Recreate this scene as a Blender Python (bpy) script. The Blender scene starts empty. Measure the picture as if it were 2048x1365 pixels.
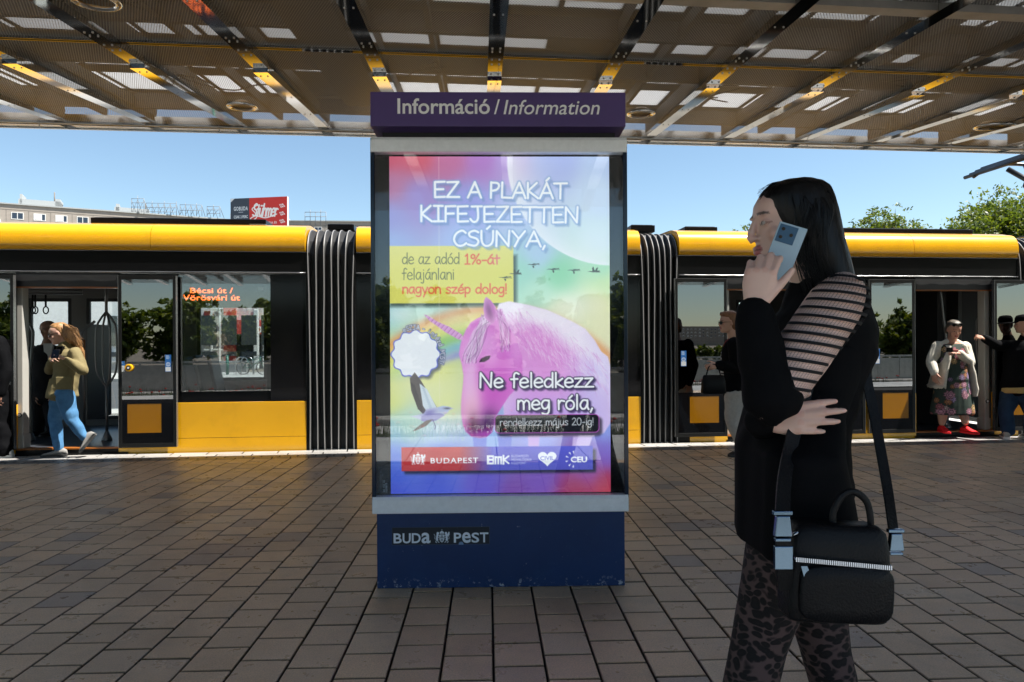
import bpy, math, random
import numpy as np
from mathutils import Vector, Matrix

SC = bpy.context.scene
COL = SC.collection
R = math.radians

# ------------------------------------------------------------------ camera, sky, sun, exposure
F = 1343.0            # focal length in photo pixels (2048 wide)
H = 1.25              # eye height
PHI = 0.005           # roll
cam_d = bpy.data.cameras.new('camera')
cam_d.sensor_width = 36.0
cam_d.lens = F / 2048 * 36
cam_d.shift_y = 7.5 / 2048
cam_d.clip_start = 0.05
cam_d.clip_end = 3000
cam = bpy.data.objects.new('camera', cam_d)
COL.objects.link(cam)
cam.location = (0, 0, H)
cam.rotation_euler = (R(90), PHI, 0)
SC.camera = cam

SUN_EL, SUN_SIDE = R(60), R(73)     # elevation; angle from the tram-side normal towards the right
TRAM_M = 0.1013
TRAM_Y = 8.33
TA = math.atan(TRAM_M)
nx, ny = math.sin(TA), -math.cos(TA)
rx_, ry_ = math.cos(TA), math.sin(TA)
hx = math.cos(SUN_SIDE) * nx + math.sin(SUN_SIDE) * rx_
hy = math.cos(SUN_SIDE) * ny + math.sin(SUN_SIDE) * ry_
SUN = Vector((hx * math.cos(SUN_EL), hy * math.cos(SUN_EL), math.sin(SUN_EL))).normalized()

W = bpy.data.worlds.new('World')
SC.world = W
W.use_nodes = True
wn, wl = W.node_tree.nodes, W.node_tree.links
wn.clear()
sky = wn.new('ShaderNodeTexSky')
sky.sky_type = 'NISHITA'
sky.sun_disc = False
sky.sun_elevation = SUN_EL
sky.sun_rotation = math.atan2(SUN.x, SUN.y)
sky.air_density = 1.0
sky.altitude = 0
sky.dust_density = 0.3
sky.ozone_density = 1.2
bg = wn.new('ShaderNodeBackground')
bg.inputs['Strength'].default_value = 0.0475
wo = wn.new('ShaderNodeOutputWorld')
tint = wn.new('ShaderNodeMix'); tint.data_type = 'RGBA'; tint.blend_type = 'MULTIPLY'; tint.inputs['Factor'].default_value = 1
tint.inputs['B'].default_value = (0.95, 1.0, 0.96, 1)
wl.new(sky.outputs[0], tint.inputs['A'])
wl.new(tint.outputs['Result'], bg.inputs['Color'])
wl.new(bg.outputs[0], wo.inputs['Surface'])

sd = bpy.data.lights.new('sun', 'SUN')
sd.energy = 3.1
sd.angle = R(0.5)
sd.color = (1.0, 0.95, 0.87)
so = bpy.data.objects.new('sun', sd)
COL.objects.link(so)
so.location = SUN * 60
so.rotation_euler = (-SUN).to_track_quat('-Z', 'Y').to_euler()

SC.view_settings.view_transform = 'Standard'
SC.view_settings.look = 'None'
SC.view_settings.exposure = 2.0
SC.view_settings.gamma = 1
SC.cycles.use_denoising = True
SC.cycles.max_bounces = 8
SC.cycles.transparent_max_bounces = 16
SC.cycles.caustics_reflective = False
SC.cycles.caustics_refractive = False
SC.cycles.sample_clamp_indirect = 6


# ------------------------------------------------------------------ photo pixel -> world
def unroll(px, py):
    dx, dy = px - 1024, py - 682.5
    return dx - PHI * dy, dy + PHI * dx


def P(px, py, Y):
    dx, dy = unroll(px, py)
    return Vector((dx / F * Y, Y, H - (dy - 7.5) / F * Y))


def TU(px, py, out=0.0):
    """pixel -> (u, z) on the tram side plane (pushed out by `out` metres)"""
    dx, dy = unroll(px, py)
    t = dx / F
    y0 = TRAM_Y - out / math.cos(TA)
    Y = y0 / (1 - TRAM_M * t)
    X = Y * t
    u = X * math.cos(TA) + (Y - TRAM_Y) * math.sin(TA)
    return u, H - (dy - 7.5) / F * Y


# ------------------------------------------------------------------ mesh builder
class MB:
    def __init__(s):
        s.v, s.f, s.m, s.s = [], [], [], []

    def add(s, vs, fs, m=0, smooth=False):
        o = len(s.v)
        s.v.extend([tuple(p) for p in vs])
        for f in fs:
            s.f.append([i + o for i in f])
            s.m.append(m)
            s.s.append(smooth)
        return s

    def box(s, x0, x1, y0, y1, z0, z1, m=0):
        if x0 > x1: x0, x1 = x1, x0
        if y0 > y1: y0, y1 = y1, y0
        if z0 > z1: z0, z1 = z1, z0
        v = [(x0, y0, z0), (x1, y0, z0), (x1, y1, z0), (x0, y1, z0), (x0, y0, z1), (x1, y0, z1), (x1, y1, z1), (x0, y1, z1)]
        return s.add(v, [(0, 3, 2, 1), (4, 5, 6, 7), (0, 1, 5, 4), (1, 2, 6, 5), (2, 3, 7, 6), (3, 0, 4, 7)], m)

    def hexa(s, b, t, m=0):
        """box from four bottom and four top corners (counter-clockwise from above)"""
        return s.add(list(b) + list(t), [(0, 3, 2, 1), (4, 5, 6, 7), (0, 1, 5, 4), (1, 2, 6, 5), (2, 3, 7, 6), (3, 0, 4, 7)], m)

    def tube(s, pts, r, n=8, m=0, smooth=True, caps=True, flat=None):
        pts = [Vector(p) for p in pts]
        k = len(pts)
        rr = r if isinstance(r, (list, tuple)) else [r] * k
        vs, up = [], None
        for i, p in enumerate(pts):
            d = (pts[min(i + 1, k - 1)] - pts[max(i - 1, 0)]).normalized()
            if up is None:
                up = Vector((0, 0, 1)) if abs(d.z) < 0.9 else Vector((0, 1, 0))
            a = d.cross(up)
            if a.length < 1e-5:
                a = d.orthogonal()
            a.normalize()
            b = a.cross(d).normalized()
            up = b
            ri = rr[i]
            ra, rb = ri if isinstance(ri, (list, tuple)) else (ri, ri)
            for j in range(n):
                q = 2 * math.pi * j / n
                vs.append(p + a * (math.cos(q) * ra) + b * (math.sin(q) * rb))
        fs = []
        for i in range(k - 1):
            for j in range(n):
                j2 = (j + 1) % n
                fs.append((i * n + j, i * n + j2, (i + 1) * n + j2, (i + 1) * n + j))
        if caps:
            fs.append(tuple(range(n - 1, -1, -1)))
            fs.append(tuple(range((k - 1) * n, k * n)))
        return s.add(vs, fs, m, smooth)

    def rings(s, rings, m=0, smooth=True, caps=True):
        n = len(rings[0])
        vs = [p for r in rings for p in r]
        fs = []
        for i in range(len(rings) - 1):
            for j in range(n):
                j2 = (j + 1) % n
                fs.append((i * n + j, i * n + j2, (i + 1) * n + j2, (i + 1) * n + j))
        if caps:
            fs.append(tuple(range(n - 1, -1, -1)))
            fs.append(tuple(range((len(rings) - 1) * n, len(rings) * n)))
        return s.add(vs, fs, m, smooth)

    def ell(s, c, r, m=0, nu=16, nv=10, M=None):
        c = Vector(c)
        r = r if isinstance(r, (list, tuple)) else (r, r, r)
        rs = []
        for i in range(nv + 1):
            a = -math.pi / 2 + math.pi * i / nv
            a = max(-1.5, min(1.5, a))
            ring = []
            for j in range(nu):
                q = 2 * math.pi * j / nu
                p = Vector((r[0] * math.cos(a) * math.cos(q), r[1] * math.cos(a) * math.sin(q), r[2] * math.sin(a)))
                if M is not None:
                    p = M @ p
                ring.append(c + p)
            rs.append(ring)
        return s.rings(rs, m)

    def extrude_profile(s, prof, x0, x1, m=0, closed=True, smooth=False, steps=1):
        """profile of (y, z) points run along x"""
        n = len(prof)
        vs = []
        for i in range(steps + 1):
            x = x0 + (x1 - x0) * i / steps
            vs += [(x, p[0], p[1]) for p in prof]
        fs = []
        for i in range(steps):
            for j in range(n if closed else n - 1):
                j2 = (j + 1) % n
                fs.append((i * n + j, (i + 1) * n + j, (i + 1) * n + j2, i * n + j2))
        if closed:
            s.add(vs[:n], [tuple(range(n))], m)
            s.add(vs[steps * n:], [tuple(range(n - 1, -1, -1))], m)
        return s.add(vs, fs, m, smooth)

    def disc(s, c, r, axis='y', th=0.01, n=24, m=0):
        """flat cylinder centred on c with its axis along an axis"""
        c = Vector(c)
        A = {'x': (Vector((0, 1, 0)), Vector((0, 0, 1)), Vector((1, 0, 0))), 'y': (Vector((0, 0, 1)), Vector((1, 0, 0)), Vector((0, 1, 0))),
             'z': (Vector((1, 0, 0)), Vector((0, 1, 0)), Vector((0, 0, 1)))}[axis]
        rs = []
        for k in (-0.5, 0.5):
            rs.append([c + A[0] * (r * math.cos(2 * math.pi * j / n)) + A[1] * (r * math.sin(2 * math.pi * j / n)) + A[2] * (k * th) for j in range(n)])
        return s.rings(rs, m, smooth=False)

    def mesh(s, name):
        me = bpy.data.meshes.new(name)
        me.from_pydata(s.v, [], s.f)
        me.polygons.foreach_set('material_index', s.m)
        me.polygons.foreach_set('use_smooth', s.s)
        me.update()
        return me

    def build(s, name, mats, parent=None, loc=(0, 0, 0), rz=0, bevel=0, seg=2):
        me = s.mesh(name)
        for m in (mats if isinstance(mats, (list, tuple)) else [mats]):
            me.materials.append(m)
        o = bpy.data.objects.new(name, me)
        COL.objects.link(o)
        o.location = loc
        o.rotation_euler = (0, 0, rz)
        if parent is not None:
            o.parent = parent
        if bevel:
            b = o.modifiers.new('bevel', 'BEVEL')
            b.width = bevel
            b.segments = seg
            b.limit_method = 'ANGLE'
            b.angle_limit = R(40)
        return o


def tag(o, label=None, cat=None, group=None, kind=None):
    if label: o['label'] = label
    if cat: o['category'] = cat
    if group: o['group'] = group
    if kind: o['kind'] = kind
    return o


def thing(name, label, cat, loc=(0, 0, 0), rz=0, group=None):
    o = bpy.data.objects.new(name, None)
    o.empty_display_size = 0.2
    COL.objects.link(o)
    o.location = loc
    o.rotation_euler = (0, 0, rz)
    return tag(o, label, cat, group)


def dup(o, loc, rz=None, label=None):
    c = o.copy()
    COL.objects.link(c)
    c.location = loc
    if rz is not None:
        c.rotation_euler = (0, 0, rz)
    if label:
        c['label'] = label
    for ch in list(o.children):
        d = ch.copy()
        COL.objects.link(d)
        d.parent = c
        for g in list(ch.children):
            e = g.copy()
            COL.objects.link(e)
            e.parent = d
    return c


def catmull(pts, n=6):
    pts = [np.array(p, float) for p in pts]
    out = []
    k = len(pts)
    for i in range(k - 1):
        p0, p1, p2, p3 = pts[max(i - 1, 0)], pts[i], pts[i + 1], pts[min(i + 2, k - 1)]
        for j in range(n):
            t = j / n
            out.append(0.5 * (2 * p1 + (p2 - p0) * t + (2 * p0 - 5 * p1 + 4 * p2 - p3) * t * t + (3 * p1 - p0 - 3 * p2 + p3) * t ** 3))
    out.append(pts[-1])
    return out


# ------------------------------------------------------------------ materials
def srgb(r, g, b):
    f = lambda c: (c / 255 / 12.92) if c / 255 <= 0.04045 else ((c / 255 + 0.055) / 1.055) ** 2.4
    return (f(r), f(g), f(b))


def mat(name, col=(0.5, 0.5, 0.5), rough=0.5, metal=0.0, spec=0.5, var=0.0, vscale=6.0, bump=0.0, bscale=40.0, rvar=0.0, coat=0.0, attr=None,
        stretch=None, emis=None, eattr=0.0, estr=1.0, dark=None, dscale=2.0, damt=0.6, sheen=0.0, subs=0.0):
    m = bpy.data.materials.new(name)
    m.use_nodes = True
    nt = m.node_tree
    N, L = nt.nodes, nt.links
    b = N['Principled BSDF']
    b.inputs['Base Color'].default_value = (*col, 1)
    b.inputs['Roughness'].default_value = rough
    b.inputs['Metallic'].default_value = metal
    b.inputs['Specular IOR Level'].default_value = spec
    if coat:
        b.inputs['Coat Weight'].default_value = coat
        b.inputs['Coat Roughness'].default_value = 0.05
    if sheen:
        b.inputs['Sheen Weight'].default_value = sheen
    if subs:
        b.inputs['Subsurface Weight'].default_value = subs
        b.inputs['Subsurface Radius'].default_value = (0.012, 0.004, 0.002)
        b.inputs['Subsurface Scale'].default_value = 1.0
    if emis:
        b.inputs['Emission Color'].default_value = (*emis, 1)
        b.inputs['Emission Strength'].default_value = estr
    tc = N.new('ShaderNodeTexCoord')
    src = tc.outputs['Object']
    if stretch:
        mp = N.new('ShaderNodeMapping')
        mp.inputs['Scale'].default_value = stretch
        L.new(src, mp.inputs['Vector'])
        src = mp.outputs[0]
    cur = None
    if attr:
        a = N.new('ShaderNodeAttribute')
        a.attribute_name = attr
        cur = a.outputs['Color']
    if var:
        n = N.new('ShaderNodeTexNoise')
        n.inputs['Scale'].default_value = vscale
        n.inputs['Detail'].default_value = 6
        n.inputs['Roughness'].default_value = 0.65
        L.new(src, n.inputs['Vector'])
        mr = N.new('ShaderNodeMapRange')
        mr.inputs['From Min'].default_value = 0.3
        mr.inputs['From Max'].default_value = 0.7
        mr.inputs['To Min'].default_value = 1 - var
        mr.inputs['To Max'].default_value = 1 + var
        L.new(n.outputs['Fac'], mr.inputs['Value'])
        mx = N.new('ShaderNodeMix')
        mx.data_type = 'RGBA'
        mx.blend_type = 'MULTIPLY'
        mx.inputs['Factor'].default_value = 1
        if cur is not None:
            L.new(cur, mx.inputs['A'])
        else:
            mx.inputs['A'].default_value = (*col, 1)
        cb = N.new('ShaderNodeCombineColor')
        for k in range(3):
            L.new(mr.outputs[0], cb.inputs[k])
        L.new(cb.outputs[0], mx.inputs['B'])
        cur = mx.outputs['Result']
    if dark is not None:
        n = N.new('ShaderNodeTexNoise')
        n.inputs['Scale'].default_value = dscale
        n.inputs['Detail'].default_value = 8
        n.inputs['Roughness'].default_value = 0.7
        L.new(src, n.inputs['Vector'])
        cr = N.new('ShaderNodeMapRange')
        cr.inputs['From Min'].default_value = 0.52
        cr.inputs['From Max'].default_value = 0.68
        cr.inputs['To Max'].default_value = damt
        L.new(n.outputs['Fac'], cr.inputs['Value'])
        mx = N.new('ShaderNodeMix')
        mx.data_type = 'RGBA'
        L.new(cr.outputs[0], mx.inputs['Factor'])
        if cur is not None:
            L.new(cur, mx.inputs['A'])
        else:
            mx.inputs['A'].default_value = (*col, 1)
        mx.inputs['B'].default_value = (*dark, 1)
        cur = mx.outputs['Result']
    if cur is not None:
        L.new(cur, b.inputs['Base Color'])
        if eattr:
            L.new(cur, b.inputs['Emission Color'])
            b.inputs['Emission Strength'].default_value = eattr
    if rvar:
        n = N.new('ShaderNodeTexNoise')
        n.inputs['Scale'].default_value = vscale * 1.7
        n.inputs['Detail'].default_value = 5
        L.new(src, n.inputs['Vector'])
        mr = N.new('ShaderNodeMapRange')
        mr.inputs['To Min'].default_value = max(0.02, rough - rvar)
        mr.inputs['To Max'].default_value = min(1, rough + rvar)
        L.new(n.outputs['Fac'], mr.inputs['Value'])
        L.new(mr.outputs[0], b.inputs['Roughness'])
    if bump:
        n = N.new('ShaderNodeTexNoise')
        n.inputs['Scale'].default_value = bscale
        n.inputs['Detail'].default_value = 4
        L.new(src, n.inputs['Vector'])
        bp = N.new('ShaderNodeBump')
        bp.inputs['Strength'].default_value = bump
        bp.inputs['Distance'].default_value = 0.01
        L.new(n.outputs['Fac'], bp.inputs['Height'])
        L.new(bp.outputs[0], b.inputs['Normal'])
    return m


def glass(name, tint=(0.6, 0.7, 0.75), refl=0.06, rough=0.0, gmax=0.9, dirt=0.0):
    """a pane: clear straight-through view plus a mirror that grows at grazing angles"""
    m = bpy.data.materials.new(name)
    m.use_nodes = True
    N, L = m.node_tree.nodes, m.node_tree.links
    N.clear()
    out = N.new('ShaderNodeOutputMaterial')
    tr = N.new('ShaderNodeBsdfTransparent')
    tr.inputs[0].default_value = (*tint, 1)
    gl = N.new('ShaderNodeBsdfGlossy')
    gl.inputs['Roughness'].default_value = rough
    gl.inputs['Color'].default_value = (1, 1, 1, 1)
    lw = N.new('ShaderNodeLayerWeight')
    lw.inputs['Blend'].default_value = 0.5
    pw = N.new('ShaderNodeMath'); pw.operation = 'POWER'
    pw.inputs[1].default_value = 3.5
    L.new(lw.outputs['Facing'], pw.inputs[0])
    mr = N.new('ShaderNodeMapRange')
    mr.inputs['To Min'].default_value = refl
    mr.inputs['To Max'].default_value = gmax
    L.new(pw.outputs[0], mr.inputs['Value'])
    mx = N.new('ShaderNodeMixShader')
    L.new(mr.outputs[0], mx.inputs[0])
    L.new(tr.outputs[0], mx.inputs[1])
    L.new(gl.outputs[0], mx.inputs[2])
    L.new(mx.outputs[0], out.inputs['Surface'])
    return m


M = {}
M['alu'] = mat('brushed aluminium', (0.62, 0.62, 0.6), 0.22, 1.0, rvar=0.1, vscale=5, var=0.12)
M['alu_dull'] = mat('dull aluminium', (0.42, 0.42, 0.41), 0.42, 0.9, var=0.15)
M['black'] = mat('black plastic', (0.012, 0.012, 0.013), 0.4, var=0.2)
M['rubber'] = mat('black rubber', (0.014, 0.014, 0.015), 0.7)
M['steel'] = mat('stainless steel', (0.5, 0.5, 0.5), 0.2, 1.0)
M['white'] = mat('white paint', (0.75, 0.75, 0.73), 0.45, var=0.05)
# ------------------------------------------------------------------ ground, platform, roads
def sheet(name, x0, x1, y0, y1, z, m):
    b = MB()
    b.add([(x0, y0, z), (x1, y0, z), (x1, y1, z), (x0, y1, z)], [(0, 1, 2, 3)])
    return tag(b.build(name, m), kind='structure')


M['asphalt'] = mat('asphalt', (0.055, 0.055, 0.057), 0.85, var=0.25, vscale=3, bump=0.3, bscale=120, dark=(0.09, 0.088, 0.085), dscale=0.6)
M['trackslab'] = mat('track slab concrete', (0.60, 0.585, 0.55), 0.9, var=0.15, vscale=2)  # lightened so the sunlit ground throws light onto the pillar front
M['paleroad'] = mat('pale road', (0.38, 0.375, 0.36), 0.85, var=0.2, vscale=2, dark=(0.28, 0.28, 0.27), dscale=0.5)  # paled to bounce more sun from behind the viewer onto the pillar
M['earth'] = mat('dry ground', (0.16, 0.14, 0.11), 0.95, var=0.3, vscale=0.6)
M['concrete'] = mat('concrete', (0.36, 0.35, 0.33), 0.85, var=0.15, vscale=4, bump=0.15, dark=(0.22, 0.21, 0.19), dscale=1.5)
M['sand'] = mat('joint sand', (0.018, 0.017, 0.016), 0.95, var=0.3, vscale=30)


def paver_mat(name, rough, base_spec):
    m = bpy.data.materials.new(name)
    m.use_nodes = True
    N, L = m.node_tree.nodes, m.node_tree.links
    b = N['Principled BSDF']
    b.inputs['Specular IOR Level'].default_value = base_spec
    a = N.new('ShaderNodeAttribute'); a.attribute_name = 'Col'
    tc = N.new('ShaderNodeTexCoord')

    def noise(scale, detail, lo, hi, a0, a1):
        n = N.new('ShaderNodeTexNoise')
        n.inputs['Scale'].default_value = scale
        n.inputs['Detail'].default_value = detail
        n.inputs['Roughness'].default_value = 0.7
        L.new(tc.outputs['Object'], n.inputs['Vector'])
        r = N.new('ShaderNodeMapRange')
        r.inputs['From Min'].default_value = lo; r.inputs['From Max'].default_value = hi
        r.inputs['To Min'].default_value = a0; r.inputs['To Max'].default_value = a1
        L.new(n.outputs['Fac'], r.inputs['Value'])
        return r.outputs[0], n.outputs['Fac']

    def mul(c, f):
        x = N.new('ShaderNodeMix'); x.data_type = 'RGBA'; x.blend_type = 'MULTIPLY'
        x.inputs['Factor'].default_value = 1
        L.new(c, x.inputs['A'])
        cb = N.new('ShaderNodeCombineColor')
        for k in range(3):
            L.new(f, cb.inputs[k])
        L.new(cb.outputs[0], x.inputs['B'])
        return x.outputs['Result']

    f1, _ = noise(160, 3, 0.3, 0.7, 0.72, 1.25)        # grain
    f2, _ = noise(0.9, 5, 0.45, 0.72, 1.06, 0.72)        # worn patches
    f3, _ = noise(1.7, 7, 0.55, 0.75, 1.0, 0.6)       # stains
    c = mul(mul(mul(a.outputs['Color'], f1), f2), f3)
    # pale grit specks
    v = N.new('ShaderNodeTexVoronoi'); v.inputs['Scale'].default_value = 34
    L.new(tc.outputs['Object'], v.inputs['Vector'])
    r = N.new('ShaderNodeMapRange')
    r.inputs['From Min'].default_value = 0.03; r.inputs['From Max'].default_value = 0.055
    r.inputs['To Min'].default_value = 0.5; r.inputs['To Max'].default_value = 0
    L.new(v.outputs['Distance'], r.inputs['Value'])
    gate, _ = noise(3.0, 2, 0.55, 0.62, 0, 1)
    gm = N.new('ShaderNodeMath'); gm.operation = 'MULTIPLY'
    L.new(r.outputs[0], gm.inputs[0]); L.new(gate, gm.inputs[1])
    x = N.new('ShaderNodeMix'); x.data_type = 'RGBA'
    L.new(gm.outputs[0], x.inputs['Factor']); L.new(c, x.inputs['A'])
    x.inputs['B'].default_value = (0.5, 0.48, 0.44, 1)
    # trodden gum and oil spots
    v2 = N.new('ShaderNodeTexVoronoi'); v2.inputs['Scale'].default_value = 1.3; v2.inputs['Randomness'].default_value = 1
    L.new(tc.outputs['Object'], v2.inputs['Vector'])
    r2 = N.new('ShaderNodeMapRange')
    r2.inputs['From Min'].default_value = 0.02; r2.inputs['From Max'].default_value = 0.03
    r2.inputs['To Min'].default_value = 0.75; r2.inputs['To Max'].default_value = 0
    L.new(v2.outputs['Distance'], r2.inputs['Value'])
    x2 = N.new('ShaderNodeMix'); x2.data_type = 'RGBA'
    L.new(r2.outputs[0], x2.inputs['Factor']); L.new(x.outputs['Result'], x2.inputs['A'])
    x2.inputs['B'].default_value = (0.10, 0.09, 0.08, 1)
    L.new(x2.outputs['Result'], b.inputs['Base Color'])
    rr, _ = noise(7, 4, 0.3, 0.7, rough - 0.1, rough + 0.12)
    L.new(rr, b.inputs['Roughness'])
    _, h = noise(220, 4, 0, 1, 0, 1)
    bp = N.new('ShaderNodeBump'); bp.inputs['Strength'].default_value = 0.35; bp.inputs['Distance'].default_value = 0.004
    L.new(h, bp.inputs['Height']); L.new(bp.outputs[0], b.inputs['Normal'])
    return m


M['paver'] = paver_mat('brown pavers', 0.33, 0.9)

GROUND_Z = -0.30
sheet('ground', -900, 900, -900, 1500, GROUND_Z - 0.02, M['earth'])
sheet('track_bed', -80, 80, -6.2, 14.5, GROUND_Z - 0.012, M['trackslab'])
sheet('far_road', -120, 120, 15.5, 30, GROUND_Z - 0.008, M['asphalt'])
sheet('rear_road', -120, 120, -19, -7.2, GROUND_Z - 0.008, M['paleroad'])
kb = MB()
for y0, y1 in ((14.5, 15.5), (-7.2, -6.2), (30, 30.3), (-19.3, -19)):
    kb.box(-120, 120, y0, y1, GROUND_Z - 0.1, GROUND_Z + 0.12)
tag(kb.build('kerb', M['concrete'], bevel=0.015), kind='structure')
fp = MB()
fp.box(-120, 120, 30.32, 37, GROUND_Z - 0.1, GROUND_Z + 0.11)
tag(fp.build('far_pavement', M['concrete']), kind='structure')
fp = MB()
fp.box(-120, 120, -22.5, -19.32, GROUND_Z - 0.1, GROUND_Z + 0.11)
tag(fp.build('rear_pavement', M['concrete']), kind='structure')
lm = MB()
for k in range(-20, 20):
    lm.box(k * 6, k * 6 + 3, 22.6, 22.72, GROUND_Z - 0.006, GROUND_Z - 0.001)
    lm.box(k * 6, k * 6 + 3, -13.1, -12.98, GROUND_Z - 0.006, GROUND_Z - 0.001)
tag(lm.build('road_markings', M['white']), kind='structure')
rl = MB()
for yy in (TRAM_Y + 0.55, TRAM_Y + 1.99):
    rl.box(-70, 70, yy - 0.035, yy + 0.035, -0.03, 0.0)
tag(rl.build('rails', M['steel'], loc=(0, 0, GROUND_Z + 0.03), rz=0), kind='structure')
for o in (bpy.data.objects['rails'],):
    o.rotation_euler = (0, 0, TA)
    o.location = (0, TRAM_Y * 0.0, GROUND_Z + 0.03)


# platform slab follows the tram line on its far edge
def tram_line(x, off):
    return TRAM_Y - off / math.cos(TA) + TRAM_M * x


PX0, PX1, PYB = -26.0, 26.0, -2.3
b = MB()
q = [(PX0, PYB), (PX1, PYB), (PX1, tram_line(PX1, 0.05)), (PX0, tram_line(PX0, 0.05))]
b.hexa([(x, y, -0.6) for x, y in q], [(x, y, -0.031) for x, y in q])
tag(b.build('platform_base', M['sand']), kind='structure')

random.seed(4)
PD = Vector((-0.036, 1.0)).normalized()      # the way the paver columns run
PS = Vector((PD.y, -PD.x))                    # across them
PITCH = 0.2015


def clip(poly, fn):
    out = []
    for i in range(len(poly)):
        a, c = poly[i], poly[(i + 1) % len(poly)]
        da, dc = fn(a), fn(c)
        if da <= 0:
            out.append(a)
        if da * dc < 0:
            t = da / (da - dc)
            out.append((a[0] + (c[0] - a[0]) * t, a[1] + (c[1] - a[1]) * t))
    return out


class Pavers:
    def __init__(s):
        s.v, s.f, s.c = [], [], []

    def put(s, poly, col, zt, gap=0.0040, bev=0.0045, tilt=(0, 0)):
        if len(poly) < 3:
            return
        cx = sum(p[0] for p in poly) / len(poly)
        cy = sum(p[1] for p in poly) / len(poly)
        rad = min(math.hypot(p[0] - cx, p[1] - cy) for p in poly)
        if rad < 0.02:
            return
        n = len(poly)
        o = len(s.v)
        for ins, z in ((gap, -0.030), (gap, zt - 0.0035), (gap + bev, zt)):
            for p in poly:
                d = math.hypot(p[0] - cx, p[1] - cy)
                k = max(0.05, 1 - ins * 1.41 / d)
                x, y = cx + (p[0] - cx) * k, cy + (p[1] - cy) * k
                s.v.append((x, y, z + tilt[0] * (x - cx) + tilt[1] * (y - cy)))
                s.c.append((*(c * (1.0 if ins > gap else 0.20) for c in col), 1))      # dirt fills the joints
        for l in (0, 1):
            for j in range(n):
                j2 = (j + 1) % n
                s.f.append((o + l * n + j, o + l * n + j2, o + (l + 1) * n + j2, o + (l + 1) * n + j))
        s.f.append(tuple(o + 2 * n + j for j in range(n)))

    def build(s, name, m):
        me = bpy.data.meshes.new(name)
        me.from_pydata(s.v, [], s.f)
        a = me.color_attributes.new('Col', 'FLOAT_COLOR', 'POINT')
        a.data.foreach_set('color', np.array(s.c, dtype=np.float32).ravel())
        me.materials.append(m)
        o = bpy.data.objects.new(name, me)
        COL.objects.link(o)
        return tag(o, kind='structure')


pv = Pavers()
lim = lambda p: p[1] - tram_line(p[0], 0.60)
ncol = int(20 / PITCH)
# column joint seen at photo x = 985, y = 1240
J0 = P(985.5, 1240, F * H / (1240 - 690))
s0 = Vector((J0.x, J0.y)).dot(PS)
for i in range(-ncol // 2 - 2, ncol // 2 + 3):
    off = (0.5 if i % 2 else 0.0) + random.uniform(-0.12, 0.12)
    a0 = s0 + i * PITCH
    for k in range(int(PYB / PITCH), 52):
        b0 = (k + off) * PITCH
        cs = [(a0, b0), (a0 + PITCH, b0), (a0 + PITCH, b0 + PITCH), (a0, b0 + PITCH)]
        poly = [tuple(PS * u + PD * v) for u, v in cs]
        if min(p[1] for p in poly) < -0.35:
            continue
        poly = clip(poly, lim)
        if len(poly) < 3:
            continue
        t = random.random()
        g = random.uniform(0.86, 1.08)
        col = (0.66 * g, 0.44 * g * (1 + 0.03 * t), 0.265 * g * (1 + 0.08 * t))
        if random.random() < 0.06:
            col = tuple(c * 0.80 for c in (0.50, 0.37, 0.28))
        elif random.random() < 0.07:
            col = (0.64, 0.46, 0.30)
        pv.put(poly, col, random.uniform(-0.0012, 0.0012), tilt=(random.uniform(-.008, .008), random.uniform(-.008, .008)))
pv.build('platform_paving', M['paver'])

pv = Pavers()
cT, sT = math.cos(TA), math.sin(TA)


def tw(u, d):
    """tram-line coordinates: u along, d metres in front of the tram side"""
    return (u * cT + d * sT, TRAM_Y + u * sT - d * cT)


for row, (d0, d1, L_, g0) in enumerate(((0.05, 0.225, 0.4, 0.36), (0.225, 0.40, 0.4, 0.34), (0.40, 0.50, 0.2, 0.13), (0.50, 0.60, 0.2, 0.12))):
    u = -14 + row * 0.13
    while u < 14:
        sk = 0.10
        poly = [tw(u + sk * (d1 - 0.05), d1), tw(u + L_ + sk * (d1 - 0.05), d1), tw(u + L_ + sk * (d0 - .05), d0), tw(u + sk * (d0 - .05), d0)]
        g = random.uniform(0.88, 1.1) * g0
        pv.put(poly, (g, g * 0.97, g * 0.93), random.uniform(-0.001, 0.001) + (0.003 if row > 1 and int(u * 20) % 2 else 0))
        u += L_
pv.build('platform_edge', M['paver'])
# rear edge of the platform: pale concrete slabs, put in to bounce sunlight onto the pillar
pv = Pavers()
u = -20
while u < 20:
    for r0, r1 in ((PYB, PYB + .44), (PYB + .44, PYB + .94), (PYB + .94, PYB + 1.44), (PYB + 1.44, -0.34)):
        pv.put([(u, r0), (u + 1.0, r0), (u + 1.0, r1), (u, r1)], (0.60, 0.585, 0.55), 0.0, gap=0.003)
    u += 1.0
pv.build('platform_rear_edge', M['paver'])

# planted strip with poppies between the platform and the road behind the viewer
M['grass'] = mat('grass', (0.07, 0.10, 0.03), 0.8, var=0.4, vscale=8)
M['poppy'] = mat('poppy red', (0.5, 0.03, 0.015), 0.6)
M['soil'] = mat('planted soil', (0.06, 0.07, 0.03), 0.95, var=0.4, vscale=6)
sheet('meadow_soil', -40, 40, -5.0, PYB - 0.02, GROUND_Z - 0.004, M['soil'])
gb = MB()
random.seed(8)
for k in range(9000):
    x, y = random.uniform(-16, 16), random.uniform(-4.9, -2.5)
    h = random.uniform(0.12, 0.45)
    a = random.uniform(0, 6.28)
    dx, dy = 0.012 * math.cos(a), 0.012 * math.sin(a)
    lx, ly = random.uniform(-.1, .1), random.uniform(-.1, .1)
    gb.add([(x - dx, y - dy, 0), (x + dx, y + dy, 0), (x + lx, y + ly, h)], [(0, 1, 2)], 0)
    if k % 26 == 0:
        gb.ell((x + lx, y + ly, h), (0.035, 0.035, 0.022), 1, 6, 4)
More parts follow.
